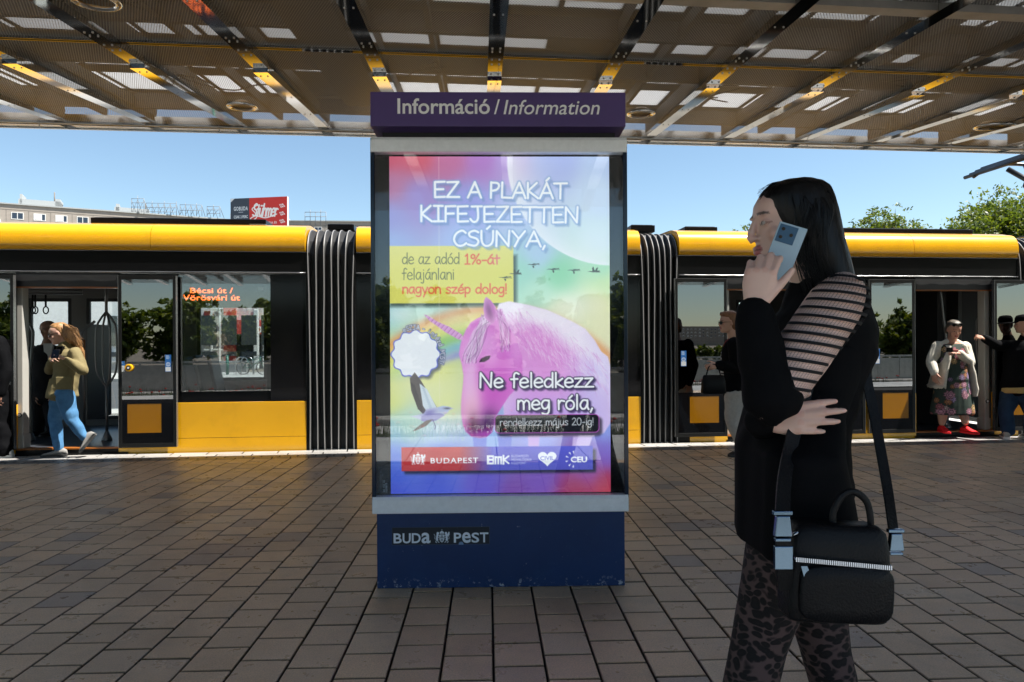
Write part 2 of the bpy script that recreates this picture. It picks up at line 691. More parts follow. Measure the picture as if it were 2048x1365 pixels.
tag(gb.build('meadow_strip', [M['grass'], M['poppy']], loc=(0, 0, GROUND_Z)), 'long grass with red poppies growing behind the platform', kind='stuff')
# ------------------------------------------------------------------ canopy
CY, CZ, CS = 7.25, 3.45, 0.087          # edge distance at x = 0, edge height, rise per metre
RD = Vector((-0.046, 1.0)).normalized()  # ribs run this way
RIB0, RIBP = -1.912, 0.845
LEN = 8.0                                # length of a rib
EDGE_DZ = {-6: -0.02, -5: 0.0, -4: 0.02, -3: 0.03, -2: 0.0, -1: -0.02, 0: 0.0}


def edge_pt(i):
    """bottom of rib i at the outer edge"""
    X = RIB0 + i * RIBP
    Y = CY + TRAM_M * X
    z = CZ
    if i < 0:
        z += -0.012 * 0
    return Vector((X, Y, z))


def cpt(i, s, dz=0.0, side=0.0):
    """point on the ceiling: rib number i (may be fractional), s metres in from the outer edge"""
    e = edge_pt(i)
    return Vector((e.x - RD.x * s + side, e.y - RD.y * s, e.z - CS * s + dz))


def perforated(name):
    m = bpy.data.materials.new(name)
    m.use_nodes = True
    N, L = m.node_tree.nodes, m.node_tree.links
    N.clear()
    out = N.new('ShaderNodeOutputMaterial')
    tc = N.new('ShaderNodeTexCoord')
    sp = N.new('ShaderNodeSeparateXYZ')
    L.new(tc.outputs['Object'], sp.inputs[0])

    def mth(op, a, b_=None, c=None):
        n = N.new('ShaderNodeMath'); n.operation = op
        for k, x in enumerate((a, b_, c)):
            if x is None: continue
            if isinstance(x, (int, float)): n.inputs[k].default_value = x
            else: L.new(x, n.inputs[k])
        return n.outputs[0]

    pitch = 0.0175
    gx = mth('MULTIPLY', sp.outputs['X'], 1 / pitch)
    gy = mth('MULTIPLY', sp.outputs['Y'], 1 / (pitch * 0.866))
    row = mth('FLOOR', gy)
    odd = mth('MULTIPLY', mth('MODULO', mth('ABSOLUTE', row), 2.0), 0.5)
    fx = mth('SUBTRACT', mth('FRACT', mth('ADD', gx, odd)), 0.5)
    fy = mth('MULTIPLY', mth('SUBTRACT', mth('FRACT', gy), 0.5), 0.866)
    d = mth('SQRT', mth('ADD', mth('MULTIPLY', fx, fx), mth('MULTIPLY', fy, fy)))
    hole = mth('LESS_THAN', d, 0.345)
    b = N.new('ShaderNodeBsdfPrincipled')
    b.inputs['Base Color'].default_value = (0.21, 0.20, 0.185, 1)
    b.inputs['Metallic'].default_value = 0.35
    b.inputs['Roughness'].default_value = 0.45
    tr = N.new('ShaderNodeBsdfTransparent')
    mx = N.new('ShaderNodeMixShader')
    L.new(hole, mx.inputs[0]); L.new(b.outputs[0], mx.inputs[1]); L.new(tr.outputs[0], mx.inputs[2])
    L.new(mx.outputs[0], out.inputs['Surface'])
    return m


M['perf'] = perforated('perforated sheet')
M['rib'] = mat('rib metal', (0.55, 0.55, 0.54), 0.055, 1.0, vscale=4, var=0.08, dark=(0.3, 0.3, 0.3), dscale=3, damt=0.3)
M['girder'] = mat('girder paint', (0.05, 0.05, 0.048), 0.6)
M['roofsheet'] = mat('roof sheet', (0.05, 0.05, 0.047), 0.5, var=0.2)
m = bpy.data.materials.new('milky roof glass')
m.use_nodes = True
N, L = m.node_tree.nodes, m.node_tree.links
N.clear()
_o = N.new('ShaderNodeOutputMaterial'); _t = N.new('ShaderNodeBsdfTranslucent'); _t.inputs[0].default_value = (0.66, 0.665, 0.67, 1)
_d = N.new('ShaderNodeBsdfDiffuse'); _d.inputs[0].default_value = (0.3, 0.3, 0.3, 1)
_x = N.new('ShaderNodeMixShader'); _x.inputs[0].default_value = 0.1
L.new(_t.outputs[0], _x.inputs[1]); L.new(_d.outputs[0], _x.inputs[2]); L.new(_x.outputs[0], _o.inputs['Surface'])
M['milky'] = m
M['milky_dim'] = m.copy()  # same glass passing less light, to leave the floor near the viewer darker
for _q in M['milky_dim'].node_tree.nodes:
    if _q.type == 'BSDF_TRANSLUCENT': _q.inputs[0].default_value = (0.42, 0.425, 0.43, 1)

canopy = thing('station_canopy', 'grey perforated metal canopy roofing the platform above the information pillar', 'canopy', (0, 0, 0))
I0, I1 = -10, 20
slope_v = Vector((RD.x, RD.y, CS)).normalized()


def cbox(mb, i, s0, s1, w, z0, z1, m=0, off=0.0):
    """a bar running along a rib line"""
    def q(s, sx, z):
        return cpt(i, s, z, off + sx * w / 2)
    mb.hexa([q(s1, -1, z0), q(s1, 1, z0), q(s0, 1, z0), q(s0, -1, z0)], [q(s1, -1, z1), q(s1, 1, z1), q(s0, 1, z1), q(s0, -1, z1)], m)


def xbox(mb, i0, i1, s, w, z0, z1, m=0):
    """a bar running across the ribs"""
    a, c = cpt(i0, s + w / 2, z0), cpt(i1, s + w / 2, z0)
    d, e = cpt(i1, s - w / 2, z0), cpt(i0, s - w / 2, z0)
    up = Vector((0, 0, z1 - z0))
    mb.hexa([a, c, d, e], [p + up for p in (a, c, d, e)], m)


JOINTS = (2.52, 5.1)                     # s of the panel joints
for i in range(I0, I1 + 1):
    rb = MB()
    w = 0.105
    # the outer length is set a touch steeper than the rest
    so = JOINTS[0] - 0.32
    q_ = lambda s, sx, z: cpt(i, s, z + 0.036 - 0.066 * s / so, sx * w / 2)
    rb.hexa([q_(so, -1, 0), q_(so, 1, 0), q_(0, 1, 0), q_(0, -1, 0)], [q_(so, -1, .06), q_(so, 1, .06), q_(0, 1, .03), q_(0, -1, .03)])
    for s0, s1 in ((JOINTS[0] + 0.32, JOINTS[1] - 0.3), (JOINTS[1] + 0.3, LEN)):
        cbox(rb, i, s0, s1, w, 0.0, 0.05)
    for j in JOINTS:                      # cover plates over the joints
        cbox(rb, i, j - 0.317, j - 0.003, w, 0.003, 0.05)
        cbox(rb, i, j + 0.003, j + 0.317, w, 0.003, 0.05)
        for ds in (-0.05, 0.05, -0.27, 0.27):
            for sx in (-0.026, 0.026):
                p = cpt(i, j + ds, 0.001, sx)
                rb.disc(p, 0.007, 'z', 0.006, 8, 1)
    for s in np.arange(0.25, LEN, 0.62):
        for sx in (-0.026, 0.026):
            rb.disc(cpt(i, s, -0.001 + (0.036 - 0.066 * s / so if s < so else 0), sx), 0.006, 'z', 0.006, 8, 1)
    rb.build('rib', [M['rib'], M['alu_dull']], canopy)
# perforated panels: local x across, y along
panel_segs = ((0.12, JOINTS[0] - 0.006), (JOINTS[0] + 0.006, JOINTS[1] - 0.006), (JOINTS[1] + 0.006, LEN))
for i in range(I0, I1):
    for s0, s1 in panel_segs:
        me_b = MB()
        a, c, d, e = cpt(i, s1, 0.052), cpt(i + 1, s1, 0.052), cpt(i + 1, s0, 0.052), cpt(i, s0, 0.052)
        me_b.add([a, c, d, e], [(0, 1, 2, 3)])
        me_b.build('perforated_panel', M['perf'], canopy)
# lips along the panel joints, cross beam, edge trim
for j in JOINTS:
    for dj in (0.016, -0.016):
        jb = MB()
        for i in range(I0, I1):
            xbox(jb, i + 0.064, i + 1 - 0.064, j + dj, 0.018, 0.036, 0.0515)
        jb.build('joint_lip', M['rib'], canopy)
bb = MB()
for s in (3.62,):
    for i in range(I0, I1):
        xbox(bb, i + 0.064, i + 1 - 0.064, s, 0.10, 0.005, 0.05)
bb.build('cross_beam', M['alu_dull'], canopy)
eb = MB()
for i in range(I0, I1):
    xbox(eb, i, i + 1, -0.012, 0.02, 0.004, 0.16)
    xbox(eb, i + 0.064, i + 0.936, 0.06, 0.10, 0.02, 0.045)
eb.build('edge_trim', M['alu'], canopy)
pb = MB()
pb.tube([cpt(I0, 0.20, 0.02), cpt(I1, 0.20, 0.02)], 0.011, 8)
for k in range(I0 * 3, I1 * 3):
    p = cpt(k / 3 + 0.11, 0.20, 0.02)
    if random.random() < 0.5:
        pb.tube([p + Vector((0, 0, 0.03)), p + Vector((0, 0.01, -0.03)), p + Vector((0.012, 0.0, -0.05))], 0.004, 5)
pb.build('conduit', M['alu_dull'], canopy)
# above the sheet: purlins, girders and the roof skin with its rows of milky panes
rows = [-0.05, 0.28, 0.98, 1.70, 2.42, 3.06, 3.78, 4.5, 5.2, 5.95, 6.7, 7.4]
ROOF_DZ = 0.26
random.seed(21)
roof = MB()
skyl, skyo = MB(), MB()
gird = MB()
band = [(0.10, 0.42), (0.60, 1.12), (1.32, 1.84), (2.08, 2.52), (2.86, 3.34), (3.66, 4.14), (4.4, 4.85), (5.1, 5.58), (5.85, 6.33), (6.6, 7.08), (7.3, 7.75)][:5]
prev = -0.1
for n, (s0, s1) in enumerate(band):
    def sl(mb, i0, i1, a, c, dz, th):
        q = [cpt(i0, c, dz), cpt(i1, c, dz), cpt(i1, a, dz), cpt(i0, a, dz)]
        mb.hexa(q, [p + Vector((0, 0, th)) for p in q])
    sl(roof, I0, I1, prev, s0, ROOF_DZ, 0.04)
    i = I0
    while i < I1:
        for half in (0, 0.5):
            if random.random() < 0.07:
                sl(roof, i + half - 0.031, i + half + 0.531, s0 + 0.001, s1 - 0.001, ROOF_DZ + 0.005, 0.02)
            else:
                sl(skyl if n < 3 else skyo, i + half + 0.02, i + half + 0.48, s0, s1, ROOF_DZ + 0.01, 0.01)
                sl(roof, i + half - 0.02, i + half + 0.02, s0 + 0.001, s1 - 0.001, ROOF_DZ + 0.002, 0.03)
        i += 1
    prev = s1
sl(roof, I0, I1, prev, LEN, ROOF_DZ, 0.04)
roof.build('roof_skin', M['roofsheet'], canopy)
skyl.build('skylight_panes', M['milky'], canopy)
skyo.build('skylight_panes', M['milky_dim'], canopy)
for i in range(I0, I1):
    cbox(gird, i + 0.03 + 0.45 * (i % 2), 0.15, LEN, 0.035, 0.12, 0.20)
    cbox(gird, i, 0.15, LEN, 0.05, 0.06, 0.22)
for s in (0.55, 1.9, 2.75, 4.3, 5.7):
    xbox(gird, I0, I1, s, 0.05, 0.10, 0.24)
gird.build('girders', M['girder'], canopy)
box_b = MB()
a = 0.42
xb = [cpt(a, 3.9, 0.09), cpt(a + 0.42, 3.9, 0.09), cpt(a + 0.42, 0.9, 0.09), cpt(a, 0.9, 0.09)]
box_b.hexa(xb, [p + Vector((0, 0, 0.16)) for p in xb])
box_b.build('gutter_box', M['girder'], canopy)
cb = MB()
random.seed(5)
for (i0, s0) in ((1.2, 1.9), (-0.7, 1.4), (-0.5, 3.0), (4.3, 1.6), (5.6, 2.2), (-2.6, 2.2)):
    pts = [cpt(i0, s0, 0.075)]
    ii, ss = i0, s0
    for k in range(6):
        ii += random.uniform(-0.22, 0.3); ss += random.uniform(-0.28, 0.24)
        pts.append(cpt(ii, ss, 0.07 + random.uniform(0, 0.02)))
    cb.tube([Vector(p) for p in catmull(pts, 5)], 0.006, 5)
cb.build('loose_cables', M['rubber'], canopy)


def on_ceiling(px, py):
    """photo pixel -> (x, y, z) on the underside of the sheet"""
    dx, dy = unroll(px, py)
    sx, sz = dx / F, -(dy - 7.5) / F
    # z = CZ + CS*(Y - edgeY(X at that column)); edge plane: Y_e = CY + TRAM_M*x
    Y = 5.0
    for _ in range(60):
        X = sx * Y
        # distance in from the edge along the rib
        s = (CY + TRAM_M * X - Y) / (RD.y + TRAM_M * -RD.x) if True else 0
        z = CZ - CS * s + 0.05
        Y = Y + 0.5 * ((z - H) / sz - Y)
    return Vector((sx * Y, Y, z))


M['lamp_in'] = mat('lamp bowl', (0.22, 0.13, 0.05), 0.3, 0.6)
lamp_labels = ['round recessed ceiling lamp above the left doors of the yellow tram', 'round recessed ceiling lamp just beside the purple Information header',
               'round recessed ceiling lamp above the doorway with the woman in the patterned dress', 'round recessed ceiling lamp cut by the top edge of the photo']
for (px, py), lb in zip(((484, 213), (1282, 227), (1978, 253), (191, 1)), lamp_labels):
    p = on_ceiling(px, py)
    t = thing('ceiling_lamp', lb, 'ceiling lamp', p, 0, 'lamps recessed in the canopy')
    r = MB()
    n = 28
    prof = [(0.135, 0.0), (0.135, -0.012), (0.12, -0.018), (0.10, -0.014), (0.096, 0.0)]
    r.rings([[(rr * math.cos(2 * math.pi * j / n), rr * math.sin(2 * math.pi * j / n), z + CS * rr * math.sin(2 * math.pi * j / n)) for j in range(n)] for rr, z in prof], caps=False)
    r.build('ring', M['alu'], t)
    r = MB()
    prof = [(0.0965, -0.002), (0.085, 0.03), (0.05, 0.05), (0.004, 0.055)]
    r.rings([[(rr * math.cos(2 * math.pi * j / n), rr * math.sin(2 * math.pi * j / n), z + CS * rr * math.sin(2 * math.pi * j / n) - 0.004) for j in range(n)] for rr, z in prof], caps=False)
    r.build('reflector', M['lamp_in'], t)
# ------------------------------------------------------------------ a small painter: flat printed artwork as colours on a dense grid
def G(pts, adv):
    return adv, pts


def arcp(cx, cy, rx, ry, a0=0, a1=360, n=14):
    return [(cx + rx * math.cos(R(a0 + (a1 - a0) * k / n)), cy + ry * math.sin(R(a0 + (a1 - a0) * k / n))) for k in range(n + 1)]


S_ = 's'
GL = {
    'E': (.62, [(.55, 1), (.08, .97), (.08, 0), (.56, .03)], [(.08, .5), (.48, .52)]),
    'Z': (.68, [(.06, .97), (.6, 1), (.04, .02), (.64, .03)]),
    'A': (.70, [(.02, 0), (.36, 1), (.66, 0)], [(.14, .34), (.56, .36)]),
    'P': (.56, [(.08, 0), (.1, 1)], [S_, (.1, .98), (.4, .95), (.48, .75), (.35, .52), (.1, .45)]),
    'L': (.55, [(.08, 1), (.06, .03), (.5, .02)]),
    'K': (.64, [(.08, 1), (.08, 0)], [(.52, 1), (.1, .48), (.58, 0)]),
    'T': (.68, [(.02, .97), (.66, .99)], [(.34, .98), (.32, 0)]),
    'I': (.52, [(.04, 1), (.46, 1)], [(.25, 1), (.25, 0)], [(.02, 0), (.48, .02)]),
    'F': (.58, [(.55, 1), (.08, .97), (.07, 0)], [(.08, .5), (.46, .52)]),
    'J': (.64, [(.12, .98), (.6, 1)], [S_, (.4, .99), (.42, .3), (.34, .04), (.18, 0), (.05, .18)]),
    'N': (.74, [(.06, 0), (.08, 1), (.6, .02), (.64, 1.02)]),
    'M': (.80, [(.03, 0), (.12, 1), (.36, .3), (.6, 1), (.72, 0)]),
    'O': (.74, [S_] + arcp(.36, .5, .31, .5)),
    'C': (.62, [S_, (.58, .85), (.42, 1), (.16, .8), (.06, .4), (.2, .05), (.42, .02), (.6, .18)]),
    'S': (.6, [S_, (.52, .9), (.34, 1), (.12, .86), (.16, .62), (.44, .48), (.52, .24), (.36, .02), (.06, .1)]),
    'U': (.66, [S_, (.06, 1), (.07, .35), (.2, .04), (.42, .06), (.56, .35), (.58, 1)]),
    'Y': (.64, [(.04, 1), (.32, .5)], [(.6, 1), (.32, .5), (.14, 0)]),
    ',': (.24, [(.14, .06), (.06, -.18)]),
    'n': (.53, [(.07, .62), (.07, 0)], [S_, (.07, .4), (.22, .62), (.4, .56), (.45, .3), (.45, 0)]),
    'a': (.55, [S_, (.44, .6), (.2, .62), (.05, .3), (.15, .04), (.32, .08), (.44, .4)], [(.44, .62), (.44, .15), (.5, 0)]),
    'g': (.53, [S_, (.44, .6), (.18, .62), (.05, .34), (.16, .06), (.34, .12), (.44, .4)], [S_, (.44, .62), (.44, -.1), (.3, -.32), (.08, -.26)]),
    'y': (.5, [(.04, .62), (.24, .05)], [(.46, .62), (.14, -.35)]),
    'o': (.55, [S_] + arcp(.27, .31, .22, .31)),
    's': (.47, [S_, (.4, .55), (.22, .63), (.08, .5), (.22, .34), (.38, .2), (.28, .02), (.05, .06)]),
    'z': (.52, [(.05, .6), (.44, .62), (.04, .02), (.48, .03)]),
    'e': (.52, [S_, (.06, .32), (.44, .36), (.38, .58), (.22, .63), (.06, .42), (.08, .12), (.26, 0), (.46, .1)]),
    'p': (.54, [(.07, .62), (.08, -.35)], [S_, (.08, .45), (.24, .62), (.44, .5), (.44, .2), (.28, .02), (.08, .12)]),
    'd': (.55, [S_, (.44, .5), (.22, .6), (.05, .35), (.12, .06), (.3, .04), (.45, .25)], [(.46, 1), (.46, 0)]),
    'l': (.22, [(.1, 1), (.1, 0)]),
    '!': (.22, [(.1, 1), (.1, .28)], [(.1, .04), (.1, .0)]),
    'f': (.44, [S_, (.42, .92), (.28, 1), (.18, .85), (.18, .4), (.17, 0)], [(.02, .56), (.36, .58)]),
    'k': (.5, [(.08, 1), (.08, 0)], [(.42, .6), (.1, .28), (.46, 0)]),
    'm': (.77, [(.07, .62), (.07, 0)], [S_, (.07, .42), (.2, .62), (.34, .54), (.37, .3), (.37, 0)], [S_, (.37, .42), (.5, .62), (.64, .54), (.68, .3), (.68, 0)]),
    'h': (.53, [(.07, 1), (.07, 0)], [S_, (.07, .4), (.22, .62), (.4, .56), (.45, .3), (.45, 0)]),
    'r': (.42, [(.07, .62), (.08, 0)], [S_, (.08, .38), (.2, .6), (.38, .56)]),
    'j': (.28, [S_, (.16, .62), (.16, -.15), (.08, -.32), (-.06, -.28)], [(.16, .84), (.16, .85)]),
    'i': (.2, [(.1, .62), (.1, 0)], [(.1, .84), (.1, .85)]),
    'u': (.53, [S_, (.06, .62), (.07, .2), (.2, .02), (.38, .15), (.43, .4)], [(.44, .62), (.45, 0)]),
    't': (.4, [(.18, .9), (.19, 0)], [(.02, .58), (.38, .6)]),
    'c': (.48, [S_, (.42, .54), (.24, .63), (.07, .4), (.1, .1), (.26, 0), (.44, .1)]),
    '1': (.46, [(.08, .8), (.22, 1), (.22, 0)], [(.05, 0), (.4, 0)]),
    '%': (.82, arcp(.18, .76, .14, .2), arcp(.6, .22, .14, .2), [(.62, 1), (.14, 0)]),
    '-': (.42, [(.06, .36), (.36, .37)]),
    '2': (.56, [S_, (.08, .8), (.25, 1), (.44, .85), (.4, .6), (.06, .02)], [(.06, .02), (.52, .03)]),
    '0': (.6, [S_] + arcp(.28, .5, .23, .5)),
    ' ': (.36,),
}


def acc(base, up, dx=0.0):
    g = GL[base]
    return g + ([(.24 + dx, up), (.38 + dx, up + .18)],)


GL['Á'] = acc('A', 1.14, .1)
GL['Ú'] = acc('U', 1.12, .06)
GL['é'] = acc('e', .77)
GL['ó'] = acc('o', .77)
GL['á'] = acc('a', .77)
GL['ü'] = GL['u'] + ([(.14, .84), (.14, .85)], [(.36, .84), (.36, .85)])


def stroke_text(text, x0, x1, base, cap, tilt=0.0, slant=0.0, track=0.0):
    """segments ((x0,y0),(x1,y1)) with y down, the text stretched from x0 to x1"""
    segs, x = [], 0.0
    for ch in text:
        g = GL[ch]
        for st in g[1:]:
            pts = st
            if pts[0] == S_:
                pts = [tuple(p) for p in catmull(pts[1:], 4)]
            for a, c in zip(pts, pts[1:]):
                segs.append([x + a[0] + slant * a[1], a[1], x + c[0] + slant * c[1], c[1]])
        x += g[0] + track
    S = np.array(segs)
    k = (x1 - x0) / x
    S[:, 0] = x0 + S[:, 0] * k
    S[:, 2] = x0 + S[:, 2] * k
    S[:, 1] = base - S[:, 1] * cap + (S[:, 0] - x0) * tilt
    S[:, 3] = base - S[:, 3] * cap + (S[:, 2] - x0) * tilt
    return S


def font_tris(text, bold=0.0, shear=0.0, space=1.0):
    """triangles of a line of text set in the built-in font: (n,3,2), cap height about 0.73 em, y up"""
    c = bpy.data.curves.new('tmp', 'FONT')
    c.body = text
    c.offset = bold
    c.shear = shear
    c.space_character = space
    c.resolution_u = 4
    c.fill_mode = 'FRONT'
    o = bpy.data.objects.new('tmp', c)
    COL.objects.link(o)
    bpy.context.view_layer.update()
    me = bpy.data.meshes.new_from_object(o.evaluated_get(bpy.context.evaluated_depsgraph_get()))
    me.calc_loop_triangles()
    V = np.zeros(len(me.vertices) * 3); me.vertices.foreach_get('co', V)
    V = V.reshape(-1, 3)[:, :2]
    T = np.zeros(len(me.loop_triangles) * 3, dtype=np.int32); me.loop_triangles.foreach_get('vertices', T)
    T = T.reshape(-1, 3)
    bpy.data.objects.remove(o)
    bpy.data.curves.remove(c)
    bpy.data.meshes.remove(me)
    return V[T]


def fit(tris, x0, x1, base, top=None, tilt=0.0):
    """place font triangles between x0 and x1 with the baseline at `base` (y down); `top` = y of the tallest point"""
    t = tris.copy()
    lo, hi = t[..., 0].min(), t[..., 0].max()
    k = (x1 - x0) / (hi - lo)
    ky = k if top is None else (base - top) / t[..., 1].max()
    X = x0 + (t[..., 0] - lo) * k
    Y = base - t[..., 1] * ky + (X - x0) * tilt
    return np.stack([X, Y], -1)


class Canvas:
    def __init__(s, w, h, res=1.0, bg=(255, 255, 255)):
        s.w, s.h, s.res = w, h, res
        s.nx, s.ny = int(round(w * res)) + 1, int(round(h * res)) + 1
        s.X, s.Y = np.meshgrid(np.linspace(0, w, s.nx), np.linspace(0, h, s.ny))
        s.C = np.empty((s.ny, s.nx, 3)); s.C[:] = bg

    def mix(s, mask, col):
        m = np.clip(mask, 0, 1)[..., None]
        s.C = s.C * (1 - m) + np.asarray(col, float) * m

    def rect(s, x0, y0, x1, y1, soft=0.5):
        d = np.minimum(np.minimum(s.X - x0, x1 - s.X), np.minimum(s.Y - y0, y1 - s.Y))
        return np.clip(d / soft * 0.5 + 0.5, 0, 1)

    def rrect(s, x0, y0, x1, y1, r, soft=0.5):
        cx, cy = (x0 + x1) / 2, (y0 + y1) / 2
        dx = np.maximum(np.abs(s.X - cx) - (x1 - x0) / 2 + r, 0)
        dy = np.maximum(np.abs(s.Y - cy) - (y1 - y0) / 2 + r, 0)
        return np.clip((r - np.hypot(dx, dy)) / soft * 0.5 + 0.5, 0, 1)

    def circ(s, cx, cy, rx, ry=None, soft=0.7):
        ry = ry or rx
        d = 1 - np.hypot((s.X - cx) / rx, (s.Y - cy) / ry)
        return np.clip(d * min(rx, ry) / soft * 0.5 + 0.5, 0, 1)

    def blob(s, cx, cy, rx, ry=None, ang=0, p=1.0):
        ry = ry or rx
        c, sn = math.cos(R(ang)), math.sin(R(ang))
        u = ((s.X - cx) * c + (s.Y - cy) * sn) / rx
        v = (-(s.X - cx) * sn + (s.Y - cy) * c) / ry
        return np.exp(-((u * u + v * v) ** p))

    def _win(s, x0, x1, y0, y1):
        i0 = max(0, int((x0) * s.res) - 1); i1 = min(s.nx, int(x1 * s.res) + 3)
        j0 = max(0, int((y0) * s.res) - 1); j1 = min(s.ny, int(y1 * s.res) + 3)
        return slice(j0, j1), slice(i0, i1)

    def strokes(s, S, w, soft=0.7):
        """mask of round-ended strokes of width w"""
        D = np.full(s.X.shape, 1e6)
        pad = w / 2 + soft + 1
        for a, b, c, d in S:
            sl = s._win(min(a, c) - pad, max(a, c) + pad, min(b, d) - pad, max(b, d) + pad)
            X, Y = s.X[sl], s.Y[sl]
            if X.size == 0: continue
            vx, vy = c - a, d - b
            t = np.clip(((X - a) * vx + (Y - b) * vy) / (vx * vx + vy * vy + 1e-9), 0, 1)
            D[sl] = np.minimum(D[sl], np.hypot(X - a - t * vx, Y - b - t * vy))
        return np.clip((w / 2 - D) / soft * 0.5 + 0.5, 0, 1)

    def poly(s, pts, ss=2):
        pts = np.array(pts, float)
        x0, y0 = pts.min(0) - 1; x1, y1 = pts.max(0) + 1
        sl = s._win(x0, x1, y0, y1)
        m = np.zeros(s.X.shape)
        X, Y = s.X[sl], s.Y[sl]
        acc_ = np.zeros(X.shape)
        for ox in range(ss):
            for oy in range(ss):
                xx = X + ((ox + .5) / ss - .5) / s.res; yy = Y + ((oy + .5) / ss - .5) / s.res
                ins = np.zeros(X.shape, bool)
                for (ax, ay), (bx, by) in zip(pts, np.roll(pts, -1, 0)):
                    if ay == by: continue
                    cnd = (ay > yy) != (by > yy)
                    ins ^= cnd & (xx < (bx - ax) * (yy - ay) / (by - ay) + ax)
                acc_ += ins
        m[sl] = acc_ / ss / ss
        return m

    def tris(s, T, ss=3):
        m = np.zeros(s.X.shape)
        for t in T:
            x0, y0 = t.min(0) - 1; x1, y1 = t.max(0) + 1
            sl = s._win(x0, x1, y0, y1)
            X, Y = s.X[sl], s.Y[sl]
            if X.size == 0: continue
            (ax, ay), (bx, by), (cx, cy) = t
            den = (by - cy) * (ax - cx) + (cx - bx) * (ay - cy)
            if abs(den) < 1e-12: continue
            acc_ = np.zeros(X.shape)
            for ox in range(ss):
                for oy in range(ss):
                    xx = X + ((ox + .5) / ss - .5) / s.res; yy = Y + ((oy + .5) / ss - .5) / s.res
                    l1 = ((by - cy) * (xx - cx) + (cx - bx) * (yy - cy)) / den
                    l2 = ((cy - ay) * (xx - cx) + (ax - cx) * (yy - cy)) / den
                    acc_ += (l1 >= 0) & (l2 >= 0) & (l1 + l2 <= 1)
            m[sl] = np.minimum(1, m[sl] + acc_ / ss / ss)
        return m

    def blur(s, m, r):
        n = max(1, int(r * s.res * 2.5))
        k = np.exp(-0.5 * (np.arange(-n, n + 1) / (r * s.res)) ** 2); k /= k.sum()
        f = lambda a: np.convolve(a, k, mode='same')
        return np.apply_along_axis(f, 0, np.apply_along_axis(f, 1, m))

    def shift(s, m, dx, dy):
        return np.roll(np.roll(m, int(round(dx * s.res)), 1), int(round(dy * s.res)), 0)

    def build(s, name, m, parent, x0, x1, z0, z1, y, curve=None):
        """x runs right, z up; the top row of the canvas sits at z1; the sheet faces -y"""
        X = x0 + s.X / s.w * (x1 - x0)
        Z = z1 - s.Y / s.h * (z1 - z0)
        Yv = np.full(X.shape, y)
        V = np.stack([X, Yv, Z], -1).reshape(-1, 3)
        i = np.arange((s.ny - 1) * s.nx).reshape(s.ny - 1, s.nx)[:, :-1].ravel()
        Q = np.stack([i, i + s.nx, i + s.nx + 1, i + 1], -1)
        me = bpy.data.meshes.new(name)
        me.vertices.add(len(V)); me.vertices.foreach_set('co', V.ravel().astype(np.float32))
        me.loops.add(Q.size); me.loops.foreach_set('vertex_index', Q.ravel().astype(np.int32))
        me.polygons.add(len(Q))
        me.polygons.foreach_set('loop_start', np.arange(0, Q.size, 4, dtype=np.int32))
        me.polygons.foreach_set('loop_total', np.full(len(Q), 4, dtype=np.int32))
        me.update(calc_edges=True)
        c = np.clip(s.C / 255, 0, 1)
        lin = np.where(c <= 0.04045, c / 12.92, ((c + 0.055) / 1.055) ** 2.4)
        a = me.color_attributes.new('Col', 'FLOAT_COLOR', 'POINT')
        rgba = np.concatenate([lin.reshape(-1, 3), np.ones((len(V), 1))], 1).astype(np.float32)
        a.data.foreach_set('color', rgba.ravel())
        me.materials.append(m)
        o = bpy.data.objects.new(name, me)
        COL.objects.link(o)
        if parent is not None:
            o.parent = parent
        return o


M['print'] = mat('printed sheet', (0.8, 0.8, 0.8), 0.5, attr='Col')
M['added_glow'] = mat('backlit poster', (0.8, 0.8, 0.8), 0.5, attr='Col', eattr=0.21)  # glow added to the print to brighten it; nothing shines from behind
# ------------------------------------------------------------------ information pillar
KS = F / 3.44                     # photo pixels per metre at the pillar's front
kiosk = thing('information_pillar', 'navy and grey information pillar with purple header and a pink unicorn poster', 'pillar', (-0.0635, 3.44, 0), R(1.2))
KX = lambda px: (px - 1000.0) / KS
KZ = lambda py: H + (690.0 - py) / KS
M['navy'] = mat('navy paint', (0.004, 0.03, 0.115), 0.38, var=0.12, vscale=3, rvar=0.1)
# chips and scuffs in the navy paint
_m = M['navy']; N, L = _m.node_tree.nodes, _m.node_tree.links
_b = N['Principled BSDF']
_prev = _b.inputs['Base Color'].links[0].from_socket
_tc = N.new('ShaderNodeTexCoord')


def _chip(scale, lo, hi, amt, col, zfade=None):
    global _prev
    n = N.new('ShaderNodeTexNoise'); n.inputs['Scale'].default_value = scale; n.inputs['Detail'].default_value = 9; n.inputs['Roughness'].default_value = 0.75
    L.new(_tc.outputs['Object'], n.inputs['Vector'])
    r = N.new('ShaderNodeMapRange'); r.inputs['From Min'].default_value = lo; r.inputs['From Max'].default_value = hi; r.inputs['To Max'].default_value = amt
    L.new(n.outputs['Fac'], r.inputs['Value'])
    f = r.outputs[0]
    if zfade:
        sp = N.new('ShaderNodeSeparateXYZ'); L.new(_tc.outputs['Object'], sp.inputs[0])
        z = N.new('ShaderNodeMapRange'); z.inputs['From Min'].default_value = zfade[0]; z.inputs['From Max'].default_value = zfade[1]
        z.inputs['To Min'].default_value = 1; z.inputs['To Max'].default_value = 0
        L.new(sp.outputs['Z'], z.inputs['Value'])
        mm = N.new('ShaderNodeMath'); mm.operation = 'MULTIPLY'; L.new(f, mm.inputs[0]); L.new(z.outputs[0], mm.inputs[1]); f = mm.outputs[0]
    x = N.new('ShaderNodeMix'); x.data_type = 'RGBA'
    L.new(f, x.inputs['Factor']); L.new(_prev, x.inputs['A']); x.inputs['B'].default_value = (*col, 1)
    _prev = x.outputs['Result']
    L.new(_prev, _b.inputs['Base Color'])


